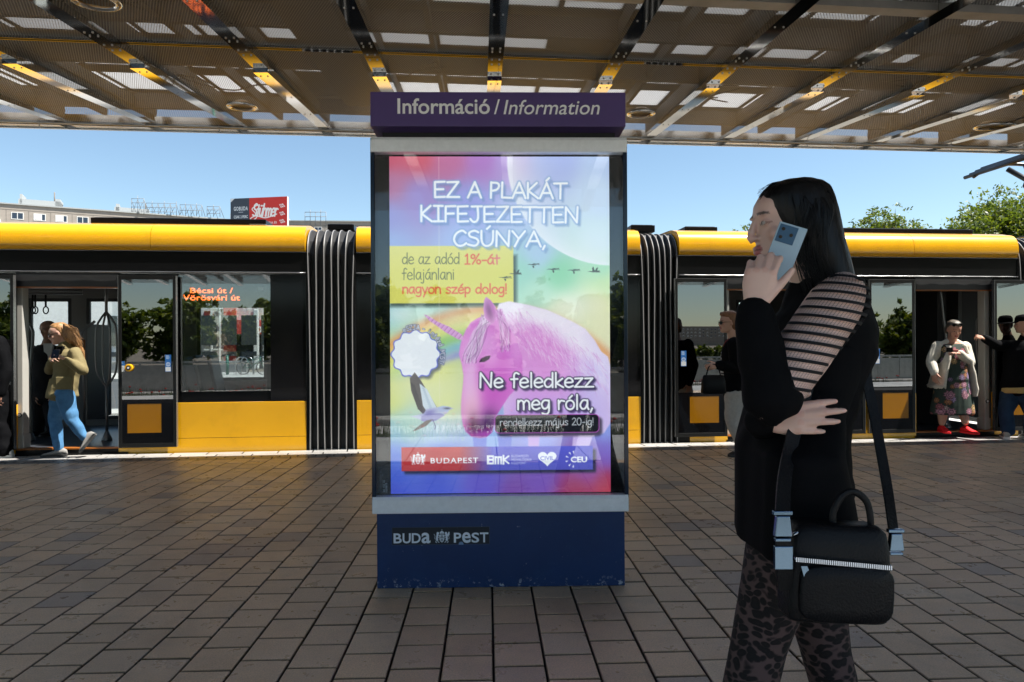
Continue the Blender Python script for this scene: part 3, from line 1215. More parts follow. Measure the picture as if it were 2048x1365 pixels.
_chip(9, 0.55, 0.75, 0.25, (0.03, 0.09, 0.2))
_chip(28, 0.655, 0.69, 0.8, (0.45, 0.48, 0.52))
_chip(34, 0.56, 0.60, 0.85, (0.5, 0.52, 0.55), zfade=(0.008, 0.06))
M['navy_dark'] = mat('navy frame gloss', (0.004, 0.016, 0.04), 0.15)
M['purple'] = mat('purple header', (0.088, 0.055, 0.195), 0.42, var=0.08, vscale=2)
M['pale_bar'] = mat('pale grey enamel', (0.86, 0.89, 0.93), 0.4, var=0.05, vscale=30, bump=0.05, bscale=300)
M['letter'] = mat('white lettering', (0.92, 0.93, 0.95), 0.5)
M['inner_black'] = mat('black glass border', (0.006, 0.008, 0.010), 0.12)
M['pane'] = glass('poster pane', (0.93, 0.95, 0.96), 0.06, 0.0, 0.7)

D = 0.30
# base
b = MB(); b.box(KX(752), KX(1251), 0.022, D - 0.022, 0.0, KZ(1027)); b.build('base', M['navy'], kiosk, bevel=0.004)
# body frame: two stiles, a back
b = MB()
b.box(KX(744), KX(752), 0.0, D, KZ(1022), KZ(276)); b.build('side_frame', M['navy_dark'], kiosk, bevel=0.003)
b = MB()
b.box(KX(1250), KX(1258), 0.0, D, KZ(1022), KZ(276)); b.build('side_frame', M['navy_dark'], kiosk, bevel=0.003)
b = MB(); b.box(KX(752.3), KX(1249.7), 0.05, D - 0.004, KZ(1022), KZ(276)); b.build('cabinet', M['inner_black'], kiosk)
# the two pale bars
for a, c in ((275, 305), (992, 1025)):
    b = MB()
    z0, z1 = KZ(c), KZ(a)
    prof = [(-0.010, z0), (-0.012, z0 + 0.01), (-0.012, z1 - 0.016), (-0.002, z1), (0.05, z1), (0.05, z0)]
    b.extrude_profile(prof, KX(745.5), KX(1256.5)); b.build('cross_bar', M['pale_bar'], kiosk, bevel=0.002)
# pane in front of the poster
b = MB(); b.box(KX(752.5), KX(1249.5), 0.006, 0.012, KZ(991.5), KZ(305.5)); b.build('glass_pane', M['pane'], kiosk)
# neck and header
b = MB(); b.box(KX(762), KX(1240), 0.10, D - 0.03, KZ(276), KZ(250)); b.build('neck', M['black'], kiosk)
hdr = MB()
hdr.box(KX(745), KX(1255), -0.004, D + 0.0, KZ(253.5), KZ(185)); hd = hdr.build('header', M['purple'], kiosk, bevel=0.003)


def text_part(name, tris, m, parent, x0, x1, base_z, y, th=0.0015, top_z=None):
    """raised lettering: extruded triangles facing -y"""
    lo, hi = tris[..., 0].min(), tris[..., 0].max()
    k = (x1 - x0) / (hi - lo)
    kz = k if top_z is None else (top_z - base_z) / tris[..., 1].max()
    b = MB()
    for t in tris:
        p = [(x0 + (v[0] - lo) * k, y, base_z + v[1] * kz) for v in t]
        b.add(p, [(0, 1, 2)])
    o = b.build(name, m, parent)
    return o


text_part('header_text', font_tris('Információ', bold=0.016), M['letter'], hd, KX(799), KX(983), KZ(228.5), -0.0065)
text_part('header_text', font_tris('/', bold=0.008), M['letter'], hd, KX(991), KX(1003), KZ(229), -0.0065)
text_part('header_text', font_tris('Information', bold=0.006, shear=0.2), M['letter'], hd, KX(1010), KX(1203), KZ(229.5), -0.0065)

# ------------------------------------------------------------------ the poster artwork
W_, H_ = 446.0, 682.0
cv = Canvas(W_, H_, 1.0)
ox, oy = 779.0, 308.0
A = lambda x, y: (740 + x / 3.938 - ox, 280 + y / 3.938 - oy)      # from the upper close look
B = lambda x, y: (740 + x / 2.967 - ox, 580 + y / 2.967 - oy)      # from the lower close look
X, Y = cv.X, cv.Y
# colour field: weighted key colours
keys = [(0, 0, 208, 96, 120), (60, 0, 214, 100, 118), (120, 5, 200, 120, 165), (190, 5, 185, 130, 205), (235, 10, 190, 165, 225), (330, 10, 170, 185, 240), (440, 10, 190, 210, 245),
        (0, 60, 190, 130, 170), (60, 80, 165, 150, 215), (160, 90, 160, 165, 232), (0, 120, 160, 160, 220), (0, 180, 165, 185, 232), (150, 170, 175, 195, 240), (260, 100, 195, 210, 248),
        (430, 80, 205, 225, 250), (430, 170, 212, 236, 245), (300, 200, 180, 205, 235), (270, 235, 160, 215, 195), (340, 240, 140, 212, 165), (430, 225, 170, 225, 190), (440, 260, 205, 230, 170),
        (300, 275, 190, 230, 205), (430, 300, 242, 240, 190), (350, 320, 240, 240, 205), (440, 350, 240, 238, 195), (0, 310, 165, 218, 222), (100, 310, 190, 225, 215), (40, 350, 190, 225, 205),
        (0, 400, 232, 236, 150), (70, 440, 236, 236, 140), (0, 490, 226, 232, 130), (100, 500, 232, 236, 150), (40, 540, 190, 225, 205), (0, 560, 175, 215, 225), (90, 560, 185, 215, 240),
        (200, 575, 165, 195, 245), (300, 580, 170, 180, 245), (440, 560, 150, 170, 240), (440, 470, 190, 200, 240), (0, 600, 110, 140, 230), (100, 600, 120, 145, 230), (440, 600, 140, 130, 220),
        (0, 640, 66, 92, 205), (90, 660, 72, 88, 200), (190, 660, 96, 82, 192), (300, 650, 120, 80, 180), (400, 640, 150, 80, 165), (440, 660, 178, 62, 92), (440, 682, 190, 52, 66),
        (380, 682, 165, 55, 90), (250, 682, 120, 72, 160), (0, 682, 66, 80, 195), (440, 610, 130, 90, 190)]
num = np.zeros(cv.C.shape); den = np.zeros(X.shape)
for kx, ky, r_, g_, b_ in keys:
    w_ = 1 / (((X - kx) ** 2 + (Y - ky) ** 2) / 2000 + 0.35) ** 2.0
    num += w_[..., None] * np.array([r_, g_, b_]); den += w_
cv.C = num / den[..., None]
rng = np.random.default_rng(3)
# the big pale moon
mx_, my_, mr_ = 452, 8, 215
dm = np.hypot(X - mx_, Y - my_)
edge = np.clip((mr_ - dm) / 3, 0, 1) * np.exp(-np.clip(mr_ - dm, 0, None) / 60)
mot = cv.blur(rng.random(X.shape), 5); mot = (mot - mot.min()) / (mot.max() - mot.min())
cv.mix(edge * (0.6 + 0.4 * mot) * np.clip((dm > 0) * 1.0, 0, 1), (244, 246, 252))
# rainbow
rc = np.hypot(X - 208, Y - 642)
for r0, wd, c_ in ((332, 12, (236, 150, 96)), (318, 12, (246, 205, 110)), (302, 14, (240, 232, 120)), (284, 13, (150, 205, 110)), (266, 12, (130, 190, 215)), (250, 9, (150, 150, 225))):
    cv.mix(np.exp(-((rc - r0) / wd) ** 2) * 0.75 * np.clip((460 - Y) / 60, 0, 1) * np.clip((Y - 285) / 20, 0, 1), c_)
for bx, by, br, al in ((20, 318, 40, .5), (130, 330, 50, .35), (60, 470, 80, .35), (110, 545, 60, .5), (380, 300, 60, .4)):
    cv.mix(cv.blob(bx, by, br, br * .5) * al, (250, 250, 245))
# grass texture in the lower field
for k in range(500):
    gx, gy = rng.uniform(0, 150), rng.uniform(535, 580)
    cv.mix(cv.strokes([[gx, gy, gx + rng.uniform(-3, 3), gy - rng.uniform(3, 9)]], 0.7, 0.6) * 0.35, (205, 225, 215) if k % 2 else (140, 195, 190))
# yellow note with a hard shadow
cv.mix(cv.rect(0, 200, 257, 304, 4) * .8, (52, 66, 62))
yb = cv.rect(-5, 181, 250, 297)
cv.mix(yb, (226, 220, 108)); cv.mix(yb * np.clip((235 - Y) / 60, 0, 1) * .35, (246, 242, 190))
cv.mix(cv.strokes([[100, 0, 99, 560]], 1.6) * .3, (250, 245, 235))

# unicorn: body, neck, head
body = [B(*p) for p in [(745, 150), (770, 78), (830, 64), (950, 88), (1060, 118), (1150, 158), (1215, 190), (1290, 232), (1345, 300), (1385, 370), (1425, 402), (1442, 470), (1445, 790), (1400, 860), (1330, 880),
                        (1290, 1000), (1200, 1010), (1215, 880), (1010, 880), (1000, 1000), (945, 1000), (940, 860), (800, 830), (790, 600), (860, 420)]]
mb_ = cv.blur(cv.poly(body), 1.0)
cv.mix(mb_, (240, 226, 248))
_P = lambda x, y, rx, ry, ang, col, al, mk, p=1.0: cv.mix(cv.blob(*B(x, y), rx, ry, ang, p) * al * mk, col)
_P(1060, 330, 70, 36, 30, (232, 150, 220), .75, mb_)
_P(900, 300, 55, 60, 20, (228, 140, 216), .7, mb_)
_P(1010, 480, 90, 50, 10, (230, 148, 218), .75, mb_)
_P(960, 700, 60, 70, 0, (215, 130, 220), .6, mb_)
_P(1200, 560, 80, 60, 30, (232, 150, 222), .7, mb_)
_P(1100, 800, 110, 60, 0, (190, 150, 235), .7, mb_)
_P(1330, 640, 45, 90, 0, (205, 190, 245), .7, mb_)
_P(1380, 480, 35, 60, 0, (225, 215, 250), .7, mb_)
_P(960, 130, 120, 22, 14, (252, 244, 253), .9, mb_)
_P(1230, 290, 70, 22, 38, (250, 242, 252), .8, mb_)
for k in range(520):                      # hair strokes along the back
    t = rng.random(); x0 = 780 + 620 * t; y0 = 80 + 330 * t ** 1.5 + rng.uniform(0, 230)
    a_ = R(62 + rng.uniform(-22, 22)); ln = rng.uniform(25, 70)
    p, q_ = B(x0, y0), B(x0 + ln * math.cos(a_), y0 + ln * math.sin(a_))
    cv.mix(cv.strokes([[*p, *q_]], 0.8, 0.8) * mb_ * .4, (255, 248, 255) if k % 3 else (205, 110, 200))
# blue far legs
for lx in (650, 800):
    lg = cv.blur(cv.poly([B(lx - 45, 840), B(lx + 45, 840), B(lx + 38, 960), B(lx + 42, 1000), B(lx - 42, 1000), B(lx - 36, 950)]), 1)
    cv.mix(lg * .8, (120, 130, 225))
face = [B(*p) for p in [(680, 150), (640, 165), (600, 190), (570, 235), (545, 290), (535, 335), (528, 380), (545, 440), (556, 510), (552, 570), (545, 620), (540, 680), (540, 740), (548, 800), (565, 845), (600, 876),
                        (650, 886), (690, 880), (725, 850), (740, 800), (752, 750), (790, 690), (830, 630), (880, 580), (905, 530), (912, 460), (905, 390), (870, 300), (820, 200), (765, 120), (745, 140)]]
mf = cv.blur(cv.poly(face), 0.9)
cv.mix(mf, (224, 128, 214))
_P(560, 420, 16, 60, 0, (240, 175, 232), .8, mf)
_P(690, 330, 36, 30, -30, (240, 190, 236), .85, mf)
_P(650, 470, 26, 40, 0, (214, 96, 200), .7, mf)
_P(800, 420, 40, 60, 10, (210, 88, 198), .8, mf)
_P(730, 610, 36, 46, 20, (206, 84, 194), .8, mf)
_P(600, 640, 20, 50, 0, (246, 190, 226), .9, mf)
_P(590, 720, 22, 30, 0, (240, 180, 205), .8, mf)
_P(600, 480, 14, 50, 8, (244, 200, 238), .7, mf)
_P(720, 380, 22, 34, 0, (236, 170, 230), .6, mf)
_P(880, 330, 22, 60, 10, (238, 180, 234), .6, mf)
_P(700, 800, 18, 28, 15, (70, 30, 90), .95, mf)
_P(640, 830, 20, 16, 0, (84, 40, 96), .9, mf)
_P(612, 800, 12, 20, 0, (110, 70, 90), .7, mf)
_P(690, 862, 28, 8, 0, (190, 80, 190), .8, mf)
# eye
ey = cv.blur(cv.poly([B(*p) for p in [(648, 430), (660, 408), (690, 394), (718, 390), (708, 412), (680, 428)]]), .6)
cv.mix(ey, (52, 28, 60)); cv.mix(cv.blob(*B(700, 402), 3, 1.5) * .4, (150, 110, 150))
# forelock and mane
for k in range(210):
    t = rng.random(); sx_ = 690 + rng.uniform(-25, 60)
    pts = catmull([B(sx_, 160 + rng.uniform(-20, 20)), B(640 + 40 * t + rng.uniform(-30, 20), 240), B(585 + 70 * t + rng.uniform(-20, 20), 330 + rng.uniform(-10, 40)), B(560 + 60 * t + rng.uniform(-15, 15), 380 + 60 * rng.random())], 4)
    S = [[*p, *q_] for p, q_ in zip(pts, pts[1:])]
    cv.mix(cv.strokes(S, 1.0, 0.9) * .6, [(246, 226, 246), (226, 150, 220), (122, 60, 130), (250, 240, 250)][int(rng.integers(0, 4))])
for k in range(160):
    pts = catmull([B(760 + rng.uniform(-10, 30), 130 + rng.uniform(-20, 40)), B(800 + rng.uniform(-30, 30), 230), B(800 + rng.uniform(-25, 40), 330 + rng.uniform(-20, 40))], 4)
    S = [[*p, *q_] for p, q_ in zip(pts, pts[1:])]
    cv.mix(cv.strokes(S, 1.0, 0.9) * .55, [(236, 190, 236), (212, 96, 200), (160, 80, 160), (250, 235, 250)][int(rng.integers(0, 4))])
ear = [B(*p) for p in [(682, 158), (676, 110), (680, 60), (692, 36), (722, 60), (748, 95), (755, 130), (742, 190), (725, 200), (700, 180)]]
me_ = cv.blur(cv.poly(ear), .7)
cv.mix(me_, (235, 160, 226)); _P(712, 120, 9, 22, -12, (128, 48, 128), .9, me_); _P(730, 100, 4, 20, -18, (190, 90, 185), .8, me_)
# horn with its spiral
horn = [B(*p) for p in [(318, 140), (345, 150), (400, 185), (470, 215), (545, 262), (560, 300), (520, 290), (450, 250), (390, 205), (350, 178)]]
mh = cv.blur(cv.poly(horn), .6)
cv.mix(mh, (226, 170, 222))
for k in range(11):
    t = k / 10.5; cx_, cy_ = 330 + 215 * t, 150 + 130 * t
    p, q_ = B(cx_ + 10 + 12 * t, cy_ - 10 - 12 * t), B(cx_ - 6 - 10 * t, cy_ + 8 + 16 * t)
    cv.mix(cv.strokes([[*p, *q_]], 1.3, .9) * mh * .75, (160, 84, 160))
    cv.mix(cv.strokes([[p[0] + 2.2, p[1], q_[0] + 2.2, q_[1]]], 1.0, .9) * mh * .6, (250, 226, 248))

# scalloped badge (its code is left blank)
bcx, bcy = B(268, 380)
ang = np.arctan2(Y - bcy, X - bcx); rad = np.hypot(X - bcx, Y - bcy)
sc = 46.5 + 2.6 * np.cos(12 * ang)
cv.mix(cv.blur(np.clip(sc + 1 - np.hypot(X - bcx - 7, Y - bcy - 5), 0, 1), 2.2) * .6, (60, 66, 96))
cv.mix(np.clip(sc + 2.6 - rad, 0, 1), (112, 124, 214)); cv.mix(np.clip(sc - rad, 0, 1), (246, 248, 252))
txt = 'eSZJA - intézd MOST!'
gtx = dict(GL)
ta0, ta1 = R(-118), R(26)
for k, ch in enumerate(txt):
    a_ = ta0 + (ta1 - ta0) * (k + .5) / len(txt)
    S = []
    for st in gtx.get(ch, GL[' '])[1:]:
        pts = [tuple(p) for p in catmull(st[1:], 3)] if st[0] == S_ else st
        for p, q_ in zip(pts, pts[1:]):
            def tr(u, v):
                u = (u - .28) * 11; rr = 50 + v * 9.5
                x_ = bcx + rr * math.cos(a_) - u * math.sin(a_); y_ = bcy + rr * math.sin(a_) + u * math.cos(a_)
                return x_, y_
            S.append([*tr(*p), *tr(*q_)])
    if S:
        cv.mix(cv.strokes(S, 3.4), (70, 78, 120)); cv.mix(cv.strokes(S, 1.3), (250, 250, 252))

# roller-like bird with raised wing
wing = [B(*p) for p in [(232, 525), (262, 488), (300, 540), (330, 590), (365, 650), (395, 700), (370, 720), (310, 740), (282, 710), (262, 660), (240, 600)]]
cv.mix(cv.poly(wing), (112, 106, 104))
cv.mix(cv.poly([B(*p) for p in [(290, 555), (335, 590), (368, 655), (395, 705), (340, 735), (310, 690), (300, 620)]]), (222, 232, 238))
for k in range(14):
    y_ = 560 + k * 12
    cv.mix(cv.strokes([[*B(238 + k * 3.0, y_ - 10), *B(262 + k * 4, y_ + 12)]], 1.0) * .8, (60, 58, 62))
    cv.mix(cv.strokes([[*B(300 + k * 4, y_), *B(318 + k * 4.6, y_ + 22)]], .9) * .5, (140, 165, 190))
cv.mix(cv.poly([B(*p) for p in [(315, 735), (330, 712), (380, 700), (430, 700), (465, 698), (495, 706), (470, 716), (455, 735), (400, 765), (345, 780), (300, 775), (232, 750), (260, 748)]]), (210, 214, 232))
cv.mix(cv.poly([B(*p) for p in [(300, 752), (340, 735), (420, 735), (440, 748), (390, 778), (340, 790), (300, 780)]]), (176, 172, 214))
cv.mix(cv.poly([B(*p) for p in [(395, 700), (430, 690), (470, 696), (480, 708), (450, 726), (410, 726)]]), (196, 206, 232))
cv.mix(cv.blob(*B(350, 730), 14, 6, -15) * .7, (130, 120, 190)); cv.mix(cv.blob(*B(455, 706), 7, 2) * .8, (80, 80, 95))
cv.mix(cv.poly([B(*p) for p in [(330, 778), (370, 770), (330, 810), (262, 840), (246, 842), (290, 805)]]), (150, 140, 135))
cv.mix(cv.strokes([[*B(370, 775), *B(385, 815)], [*B(385, 815), *B(380, 830)]], 1.2), (120, 110, 150))

# flying cranes
def bird(x, y, s_, up):
    pts = [(-1.0, .02), (-.6, -.05), (-.25, -.02)] + ([(-.3, -.5), (-.1, -.75), (.1, -.1), (.35, -.5), (.6, -.62), (.45, -.05)] if up else [(-.05, -.12), (.35, -.15), (.0, .05), (.1, .45), (-.05, .6), (-.22, .2)]) + [(.95, .08), (.95, .14), (.2, .12), (-.3, .1), (-.6, .05)]
    p0 = A(x, y)
    cv.mix(cv.poly([(p0[0] + a_ * s_ * 13, p0[1] + b_ * s_ * 13) for a_, b_ in pts]), (56, 66, 60))


for x, y, u_ in ((1300, 972, 0), (1460, 1010, 0), (1625, 1018, 0), (1785, 1030, 1), (1155, 1045, 1), (1075, 1075, 0)):
    bird(x, y, 1.05, u_)
    cv.mix(cv.strokes([[*A(x - 10, y + 2), *A(x + 42, y - 4)]], 1.8), (60, 70, 64))

# headline with blue outline and soft shadow
SL = np.concatenate([stroke_text('EZ A PLAKÁT', A(503, 0)[0], A(1575, 0)[0], A(0, 434)[1], 31.5, .012), stroke_text('KIFEJEZETTEN', A(393, 0)[0], A(1672, 0)[0], A(0, 626)[1], 31.5, .011),
                     stroke_text('CSÚNYA,', A(655, 0)[0], A(1408, 0)[0], A(0, 822)[1], 31, .011)])
m5 = cv.strokes(SL, 4.5); m9 = cv.strokes(SL, 8.8, 1.6)
cv.mix(cv.shift(cv.blur(m5, 1.6), 5, 6) * .75, (120, 150, 196))
cv.mix(m9 * .85, (140, 172, 220)); cv.mix(m5, (250, 252, 255))
S = stroke_text('de az adód', A(250, 0)[0], A(712, 0)[0], A(0, 966)[1], 22.5); cv.mix(cv.strokes(S, 1.7), (88, 96, 62))
S = stroke_text('felajánlani', A(250, 0)[0], A(668, 0)[0], A(0, 1090)[1], 22.5); cv.mix(cv.strokes(S, 1.7), (80, 90, 58))
S = stroke_text('1%-át', A(748, 0)[0], A(1030, 0)[0], A(0, 968)[1], 20); mm = cv.strokes(S, 3.0); cv.mix(mm, (230, 108, 72)); cv.mix(mm * np.clip((X - 195) / 30, 0, 1) * .6, (232, 150, 190))
S = stroke_text('nagyon szép dolog!', A(250, 0)[0], A(1090, 0)[0], A(0, 1200)[1], 19.5, .004); cv.mix(cv.strokes(S, 3.0), (230, 100, 66))
SL = np.concatenate([stroke_text('Ne feledkezz', B(648, 0)[0], B(1342, 0)[0], B(0, 582)[1], 29.5, .003), stroke_text('meg róla,', B(874, 0)[0], B(1340, 0)[0], B(0, 716)[1], 29.5, .003)])
m5 = cv.strokes(SL, 4.2)
cv.mix(cv.shift(cv.blur(cv.strokes(SL, 7), 1.5), 4, 4) * .8, (40, 30, 70)); cv.mix(cv.strokes(SL, 7.4, 1.2), (38, 34, 66)); cv.mix(m5, (250, 250, 252))
x0, y0 = B(740, 746); x1, y1 = B(1372, 858)
cv.mix(cv.blur(cv.rrect(x0 + 5, y0 + 6, x1 + 6, y1 + 7, 9), 2) * .8, (50, 44, 60))
cv.mix(cv.rrect(x0, y0, x1, y1, 9), (196, 92, 196)); cv.mix(cv.rrect(x0 + 1.3, y0 + 1.3, x1 - 1.3, y1 - 1.3, 8), (20, 22, 30))
S = stroke_text('rendelkezz május 20-ig!', B(770, 0)[0], B(1340, 0)[0], B(0, 812)[1], 14.5); cv.mix(cv.strokes(S, 1.35), (240, 242, 246))
# banner of logos
x0, y0 = B(180, 938); x1, y1 = B(1332, 1081)
cv.mix(cv.blur(cv.rect(x0 + 6, y0 + 7, x1 + 6, y1 + 6), 2.2) * .9, (22, 24, 50))
bn = cv.rect(x0, y0, x1, y1)
tt = np.clip((X - B(520, 0)[0]) / 70, 0, 1)[..., None]
ban = (1 - tt) * np.array([206, 62, 66]) + tt * np.array([96, 98, 214])
ban = ban * (1 - .12 * np.clip((Y - y0) / 48, 0, 1)[..., None])
cv.C = cv.C * (1 - bn[..., None]) + ban * bn[..., None]
WH = (246, 248, 252)


def arms(c, cx, cy, h, col, hole):
    """a shield under a crown held by two rampant beasts"""
    u = h / 40.0
    Q = lambda x, y: (cx + x * u, cy + y * u)
    c.mix(c.poly([Q(-8, -6), Q(8, -6), Q(8, 8), Q(5, 15), Q(0, 19), Q(-5, 15), Q(-8, 8)]), col)
    c.mix(c.strokes([[*Q(-6, 4), *Q(6, 4)], [*Q(-3, -3), *Q(-3, 2)], [*Q(3, -3), *Q(3, 2)], [*Q(0, -4), *Q(0, 2)], [*Q(-3, 8), *Q(-3, 13)], [*Q(3, 8), *Q(3, 13)], [*Q(0, 8), *Q(0, 15)]], .9 * u + .2), hole)
    c.mix(c.poly([Q(-6, -8), Q(-7, -14), Q(-3, -17), Q(0, -18), Q(3, -17), Q(7, -14), Q(6, -8)]), col)
    c.mix(c.strokes([[*Q(-4, -11), *Q(4, -11)]], .9 * u), hole)
    c.mix(c.strokes([[*Q(0, -18), *Q(0, -23)], [*Q(-2, -21), *Q(2, -21)]], 1.1 * u), col)
    for s_ in (-1, 1):
        Q2 = lambda x, y: Q(s_ * x, y)
        c.mix(c.strokes([[*Q2(14, -8), *Q2(16, 4)], [*Q2(16, 4), *Q2(15, 10)]], 6.5 * u), col)
        c.mix(c.circ(*Q2(13, -11), 4.2 * u), col)
        c.mix(c.strokes([[*Q2(14, -3), *Q2(9, -4)], [*Q2(15, 1), *Q2(10, 3)], [*Q2(15, 10), *Q2(12, 17)], [*Q2(12, 17), *Q2(9, 18)], [*Q2(17, 10), *Q2(20, 17)], [*Q2(20, 17), *Q2(17, 19)]], 2.4 * u), col)
        tail = catmull([Q2(18, 8), Q2(23, 6), Q2(22, -2), Q2(25, -8)], 4)
        c.mix(c.strokes([[*p, *q_] for p, q_ in zip(tail, tail[1:])], 1.8 * u), col)
        if s_ > 0:
            c.mix(c.poly([Q2(16, -4), Q2(22, -16), Q2(25, -14), Q2(24, -8), Q2(20, 0)]), col)


arms(cv, *B(279, 1008), 24, WH, (206, 62, 66))


def serif(c, tr, x0, x1, base, top, col):
    m_ = c.tris(fit(tr, x0, x1, base, top)); c.mix(m_, col); return m_


tr = font_tris('BUDAPEST', bold=0.012, space=1.18)
mm = serif(cv, tr, B(355, 0)[0], B(640, 0)[0], B(0, 1035)[1], B(0, 1003)[1], WH)
for fx in np.linspace(B(358, 0)[0], B(634, 0)[0], 9)[:8]:      # slab feet under and over each letter
    cv.mix(cv.strokes([[fx + .5, B(0, 1034)[1], fx + 5.5, B(0, 1034)[1]]], 1.2) * .8, WH)
for k, (a_, c_) in enumerate(((692, 735), (738, 782), (786, 826))):
    p0, p1 = B(a_, 990), B(c_, 1045)
    if k == 0:
        cv.mix(cv.rect(*p0, *p1), WH); cv.mix(cv.rect(p0[0] + 5, p0[1] + 4, p1[0] - 3, p0[1] + 7), (110, 96, 205)); cv.mix(cv.rect(p0[0] + 5, p0[1] + 11, p1[0] - 3, p0[1] + 14.5), (110, 96, 205))
    elif k == 1:
        for t in (0, .42, .84):
            cv.mix(cv.rect(p0[0] + 14 * t, p0[1] + 3, p0[0] + 14 * t + 3.6, p1[1]), WH)
        cv.mix(cv.rect(p0[0], p0[1] + 2, p1[0], p0[1] + 6), WH)
    else:
        cv.mix(cv.strokes([[p0[0] + 2, p0[1] + 1, p0[0] + 2, p1[1] - 1]], 4), WH); cv.mix(cv.strokes([[p0[0] + 3, (p0[1] + p1[1]) / 2, p1[0] - 1, p0[1] + 2], [p0[0] + 3, (p0[1] + p1[1]) / 2, p1[0] - 1, p1[1] - 2]], 3.6), WH)
for k, w in enumerate(('BUDAPESTI', 'MŰVELŐDÉSI', 'KÖZPONT')):
    serif(cv, font_tris(w, space=1.05), B(840, 0)[0], B((942, 960, 930)[k], 0)[0], B(0, 1003 + 21 * k)[1], B(0, 988 + 21 * k - (3 if k else 0))[1], (232, 234, 250))
hx_, hy_ = B(1056, 1010)
th_ = np.linspace(0, 2 * math.pi, 60)
cv.mix(cv.poly(np.stack([hx_ + 1.17 * 16 * np.sin(th_) ** 3, hy_ - 1.05 * (13 * np.cos(th_) - 5 * np.cos(2 * th_) - 2 * np.cos(3 * th_) - np.cos(4 * th_))], -1)), WH)
serif(cv, font_tris('CIVIL', bold=0.012), hx_ - 14, hx_ + 14, hy_ + 4, hy_ - 4, (100, 112, 214))
serif(cv, font_tris('CEU', bold=0.035), B(1198, 0)[0], B(1297, 0)[0], B(0, 1035)[1], B(0, 1002)[1], WH)
for a_ in (100, 128, 165, 200, 235, 262):
    p = (B(1222, 1018)[0] + 16 * math.cos(R(a_)), B(1222, 1018)[1] + 14 * math.sin(R(a_)))
    cv.mix(cv.poly([(p[0] + 3 * math.cos(R(a_)) - 1.8 * math.sin(R(a_)), p[1] + 3 * math.sin(R(a_)) + 1.8 * math.cos(R(a_))), (p[0] + 3 * math.cos(R(a_)) + 1.8 * math.sin(R(a_)), p[1] + 3 * math.sin(R(a_)) - 1.8 * math.cos(R(a_))), (p[0] - 3.4 * math.cos(R(a_)), p[1] - 3.4 * math.sin(R(a_)))]), WH)
poster = cv.build('poster', M['added_glow'], kiosk, KX(779), KX(1224.5), KZ(990), KZ(308.5), 0.046)

# small dark code plate beside the poster
cp = Canvas(21, 56, 2.2, (16, 22, 28))
cp.mix(cp.rect(1.5, 2, 19.5, 54) * .4, (40, 48, 54))
for k, (w, x_, y_) in enumerate((('001_FLR_1A', 13.0, 33), ('1033875', 18.2, 34))):
    t = font_tris(w, bold=.02)
    f_ = fit(t, 0, y_ * .55 if k else y_ * .75, 0)
    cp.mix(cp.tris(np.stack([x_ + f_[..., 1], 52 - f_[..., 0]], -1)), (210, 214, 218))
for k, (x_, l_) in enumerate(((5.0, 44), (8.6, 44))):
    for j in range(int(l_ / 2.2)):
        if rng.random() < .8: cp.mix(cp.rect(x_ - .9, 52 - j * 2.2 - 1.5, x_ + .5, 52 - j * 2.2) * .8, (150, 156, 160))
cp.build('code_plate', M['print'], kiosk, KX(754.5), KX(774.5), KZ(990.5), KZ(935), 0.0455)

# BUDAPEST plate on the base
bp_ = Canvas(197, 36, 2.0, (22, 30, 40))
bp_.mix(bp_.rrect(0, 0, 197, 36, 1) - bp_.rect(.8, .8, 196, 35), (70, 86, 110))
LT = (226, 234, 244)
for w, x0, x1, top in (('B', 3.5, 20, 12), ('U', 21.5, 38, 12), ('D', 40, 58, 12), ('a', 59.5, 77.5, 11)):
    bp_.mix(bp_.tris(fit(font_tris(w, bold=.022), x0, x1, 31.5, top)), LT)
for w, x0, x1, top in (('P', 124.5, 139.5, 12), ('e', 141, 158.5, 11), ('S', 160, 175.5, 12), ('T', 177, 194, 12)):
    bp_.mix(bp_.tris(fit(font_tris(w, bold=.022), x0, x1, 31.5, top)), LT)
arms(bp_, 100.5, 19.5, 25, LT, (22, 30, 40))
bp_.mix(bp_.circ(139, 35, 5, 5), (120, 150, 185))
for k in range(60):
    a_, c_ = rng.uniform(0, 197), rng.uniform(0, 36)
    bp_.mix(bp_.strokes([[a_, c_, a_ + rng.uniform(-2, 2), c_ + rng.uniform(-5, 5)]], .4) * .25, (110, 125, 140))
bp_.build('city_plate', M['print'], kiosk, KX(782), KX(978.5), KZ(1091), KZ(1055), 0.0195)
# ------------------------------------------------------------------ the tram
tram = thing('tram', 'long yellow and black articulated tram with open doors standing at the platform', 'tram', (0, TRAM_Y, 0), TA)
M['yellow'] = mat('tram yellow', (0.84, 0.42, 0.008), 0.24, coat=0.6, var=0.035, vscale=1.2, rvar=0.04, dark=(0.50, 0.25, 0.012), dscale=2.2, damt=0.22)
M['tblack'] = mat('tram gloss black', (0.004, 0.004, 0.005), 0.10, spec=0.2, rvar=0.05, vscale=1.5)
M['tblack2'] = mat('tram satin black', (0.005, 0.005, 0.0055), 0.3, spec=0.16)
M['door_rubber'] = mat('door rubber', (0.008, 0.008, 0.008), 0.4, spec=.25)
M['glass'] = glass('tram glass', (0.80, 0.83, 0.84), 0.125, 0.0, 0.85)
M['glass_dark'] = glass('tram dark glass', (0.10, 0.13, 0.16), 0.19, 0.004, 0.85)
M['glass_clear'] = glass('tram clear glass', (0.86, 0.9, 0.9), 0.06, 0.0, 0.8)
M['inner_grey'] = mat('interior grey', (0.15, 0.15, 0.148), 0.5, var=0.05)
M['inner_floor'] = mat('interior floor', (0.045, 0.05, 0.06), 0.3, var=0.25, vscale=60)
M['inner_dark'] = mat('interior dark', (0.02, 0.02, 0.022), 0.5)
M['pole'] = mat('grab pole grey', (0.16, 0.165, 0.17), 0.3, 0.6)
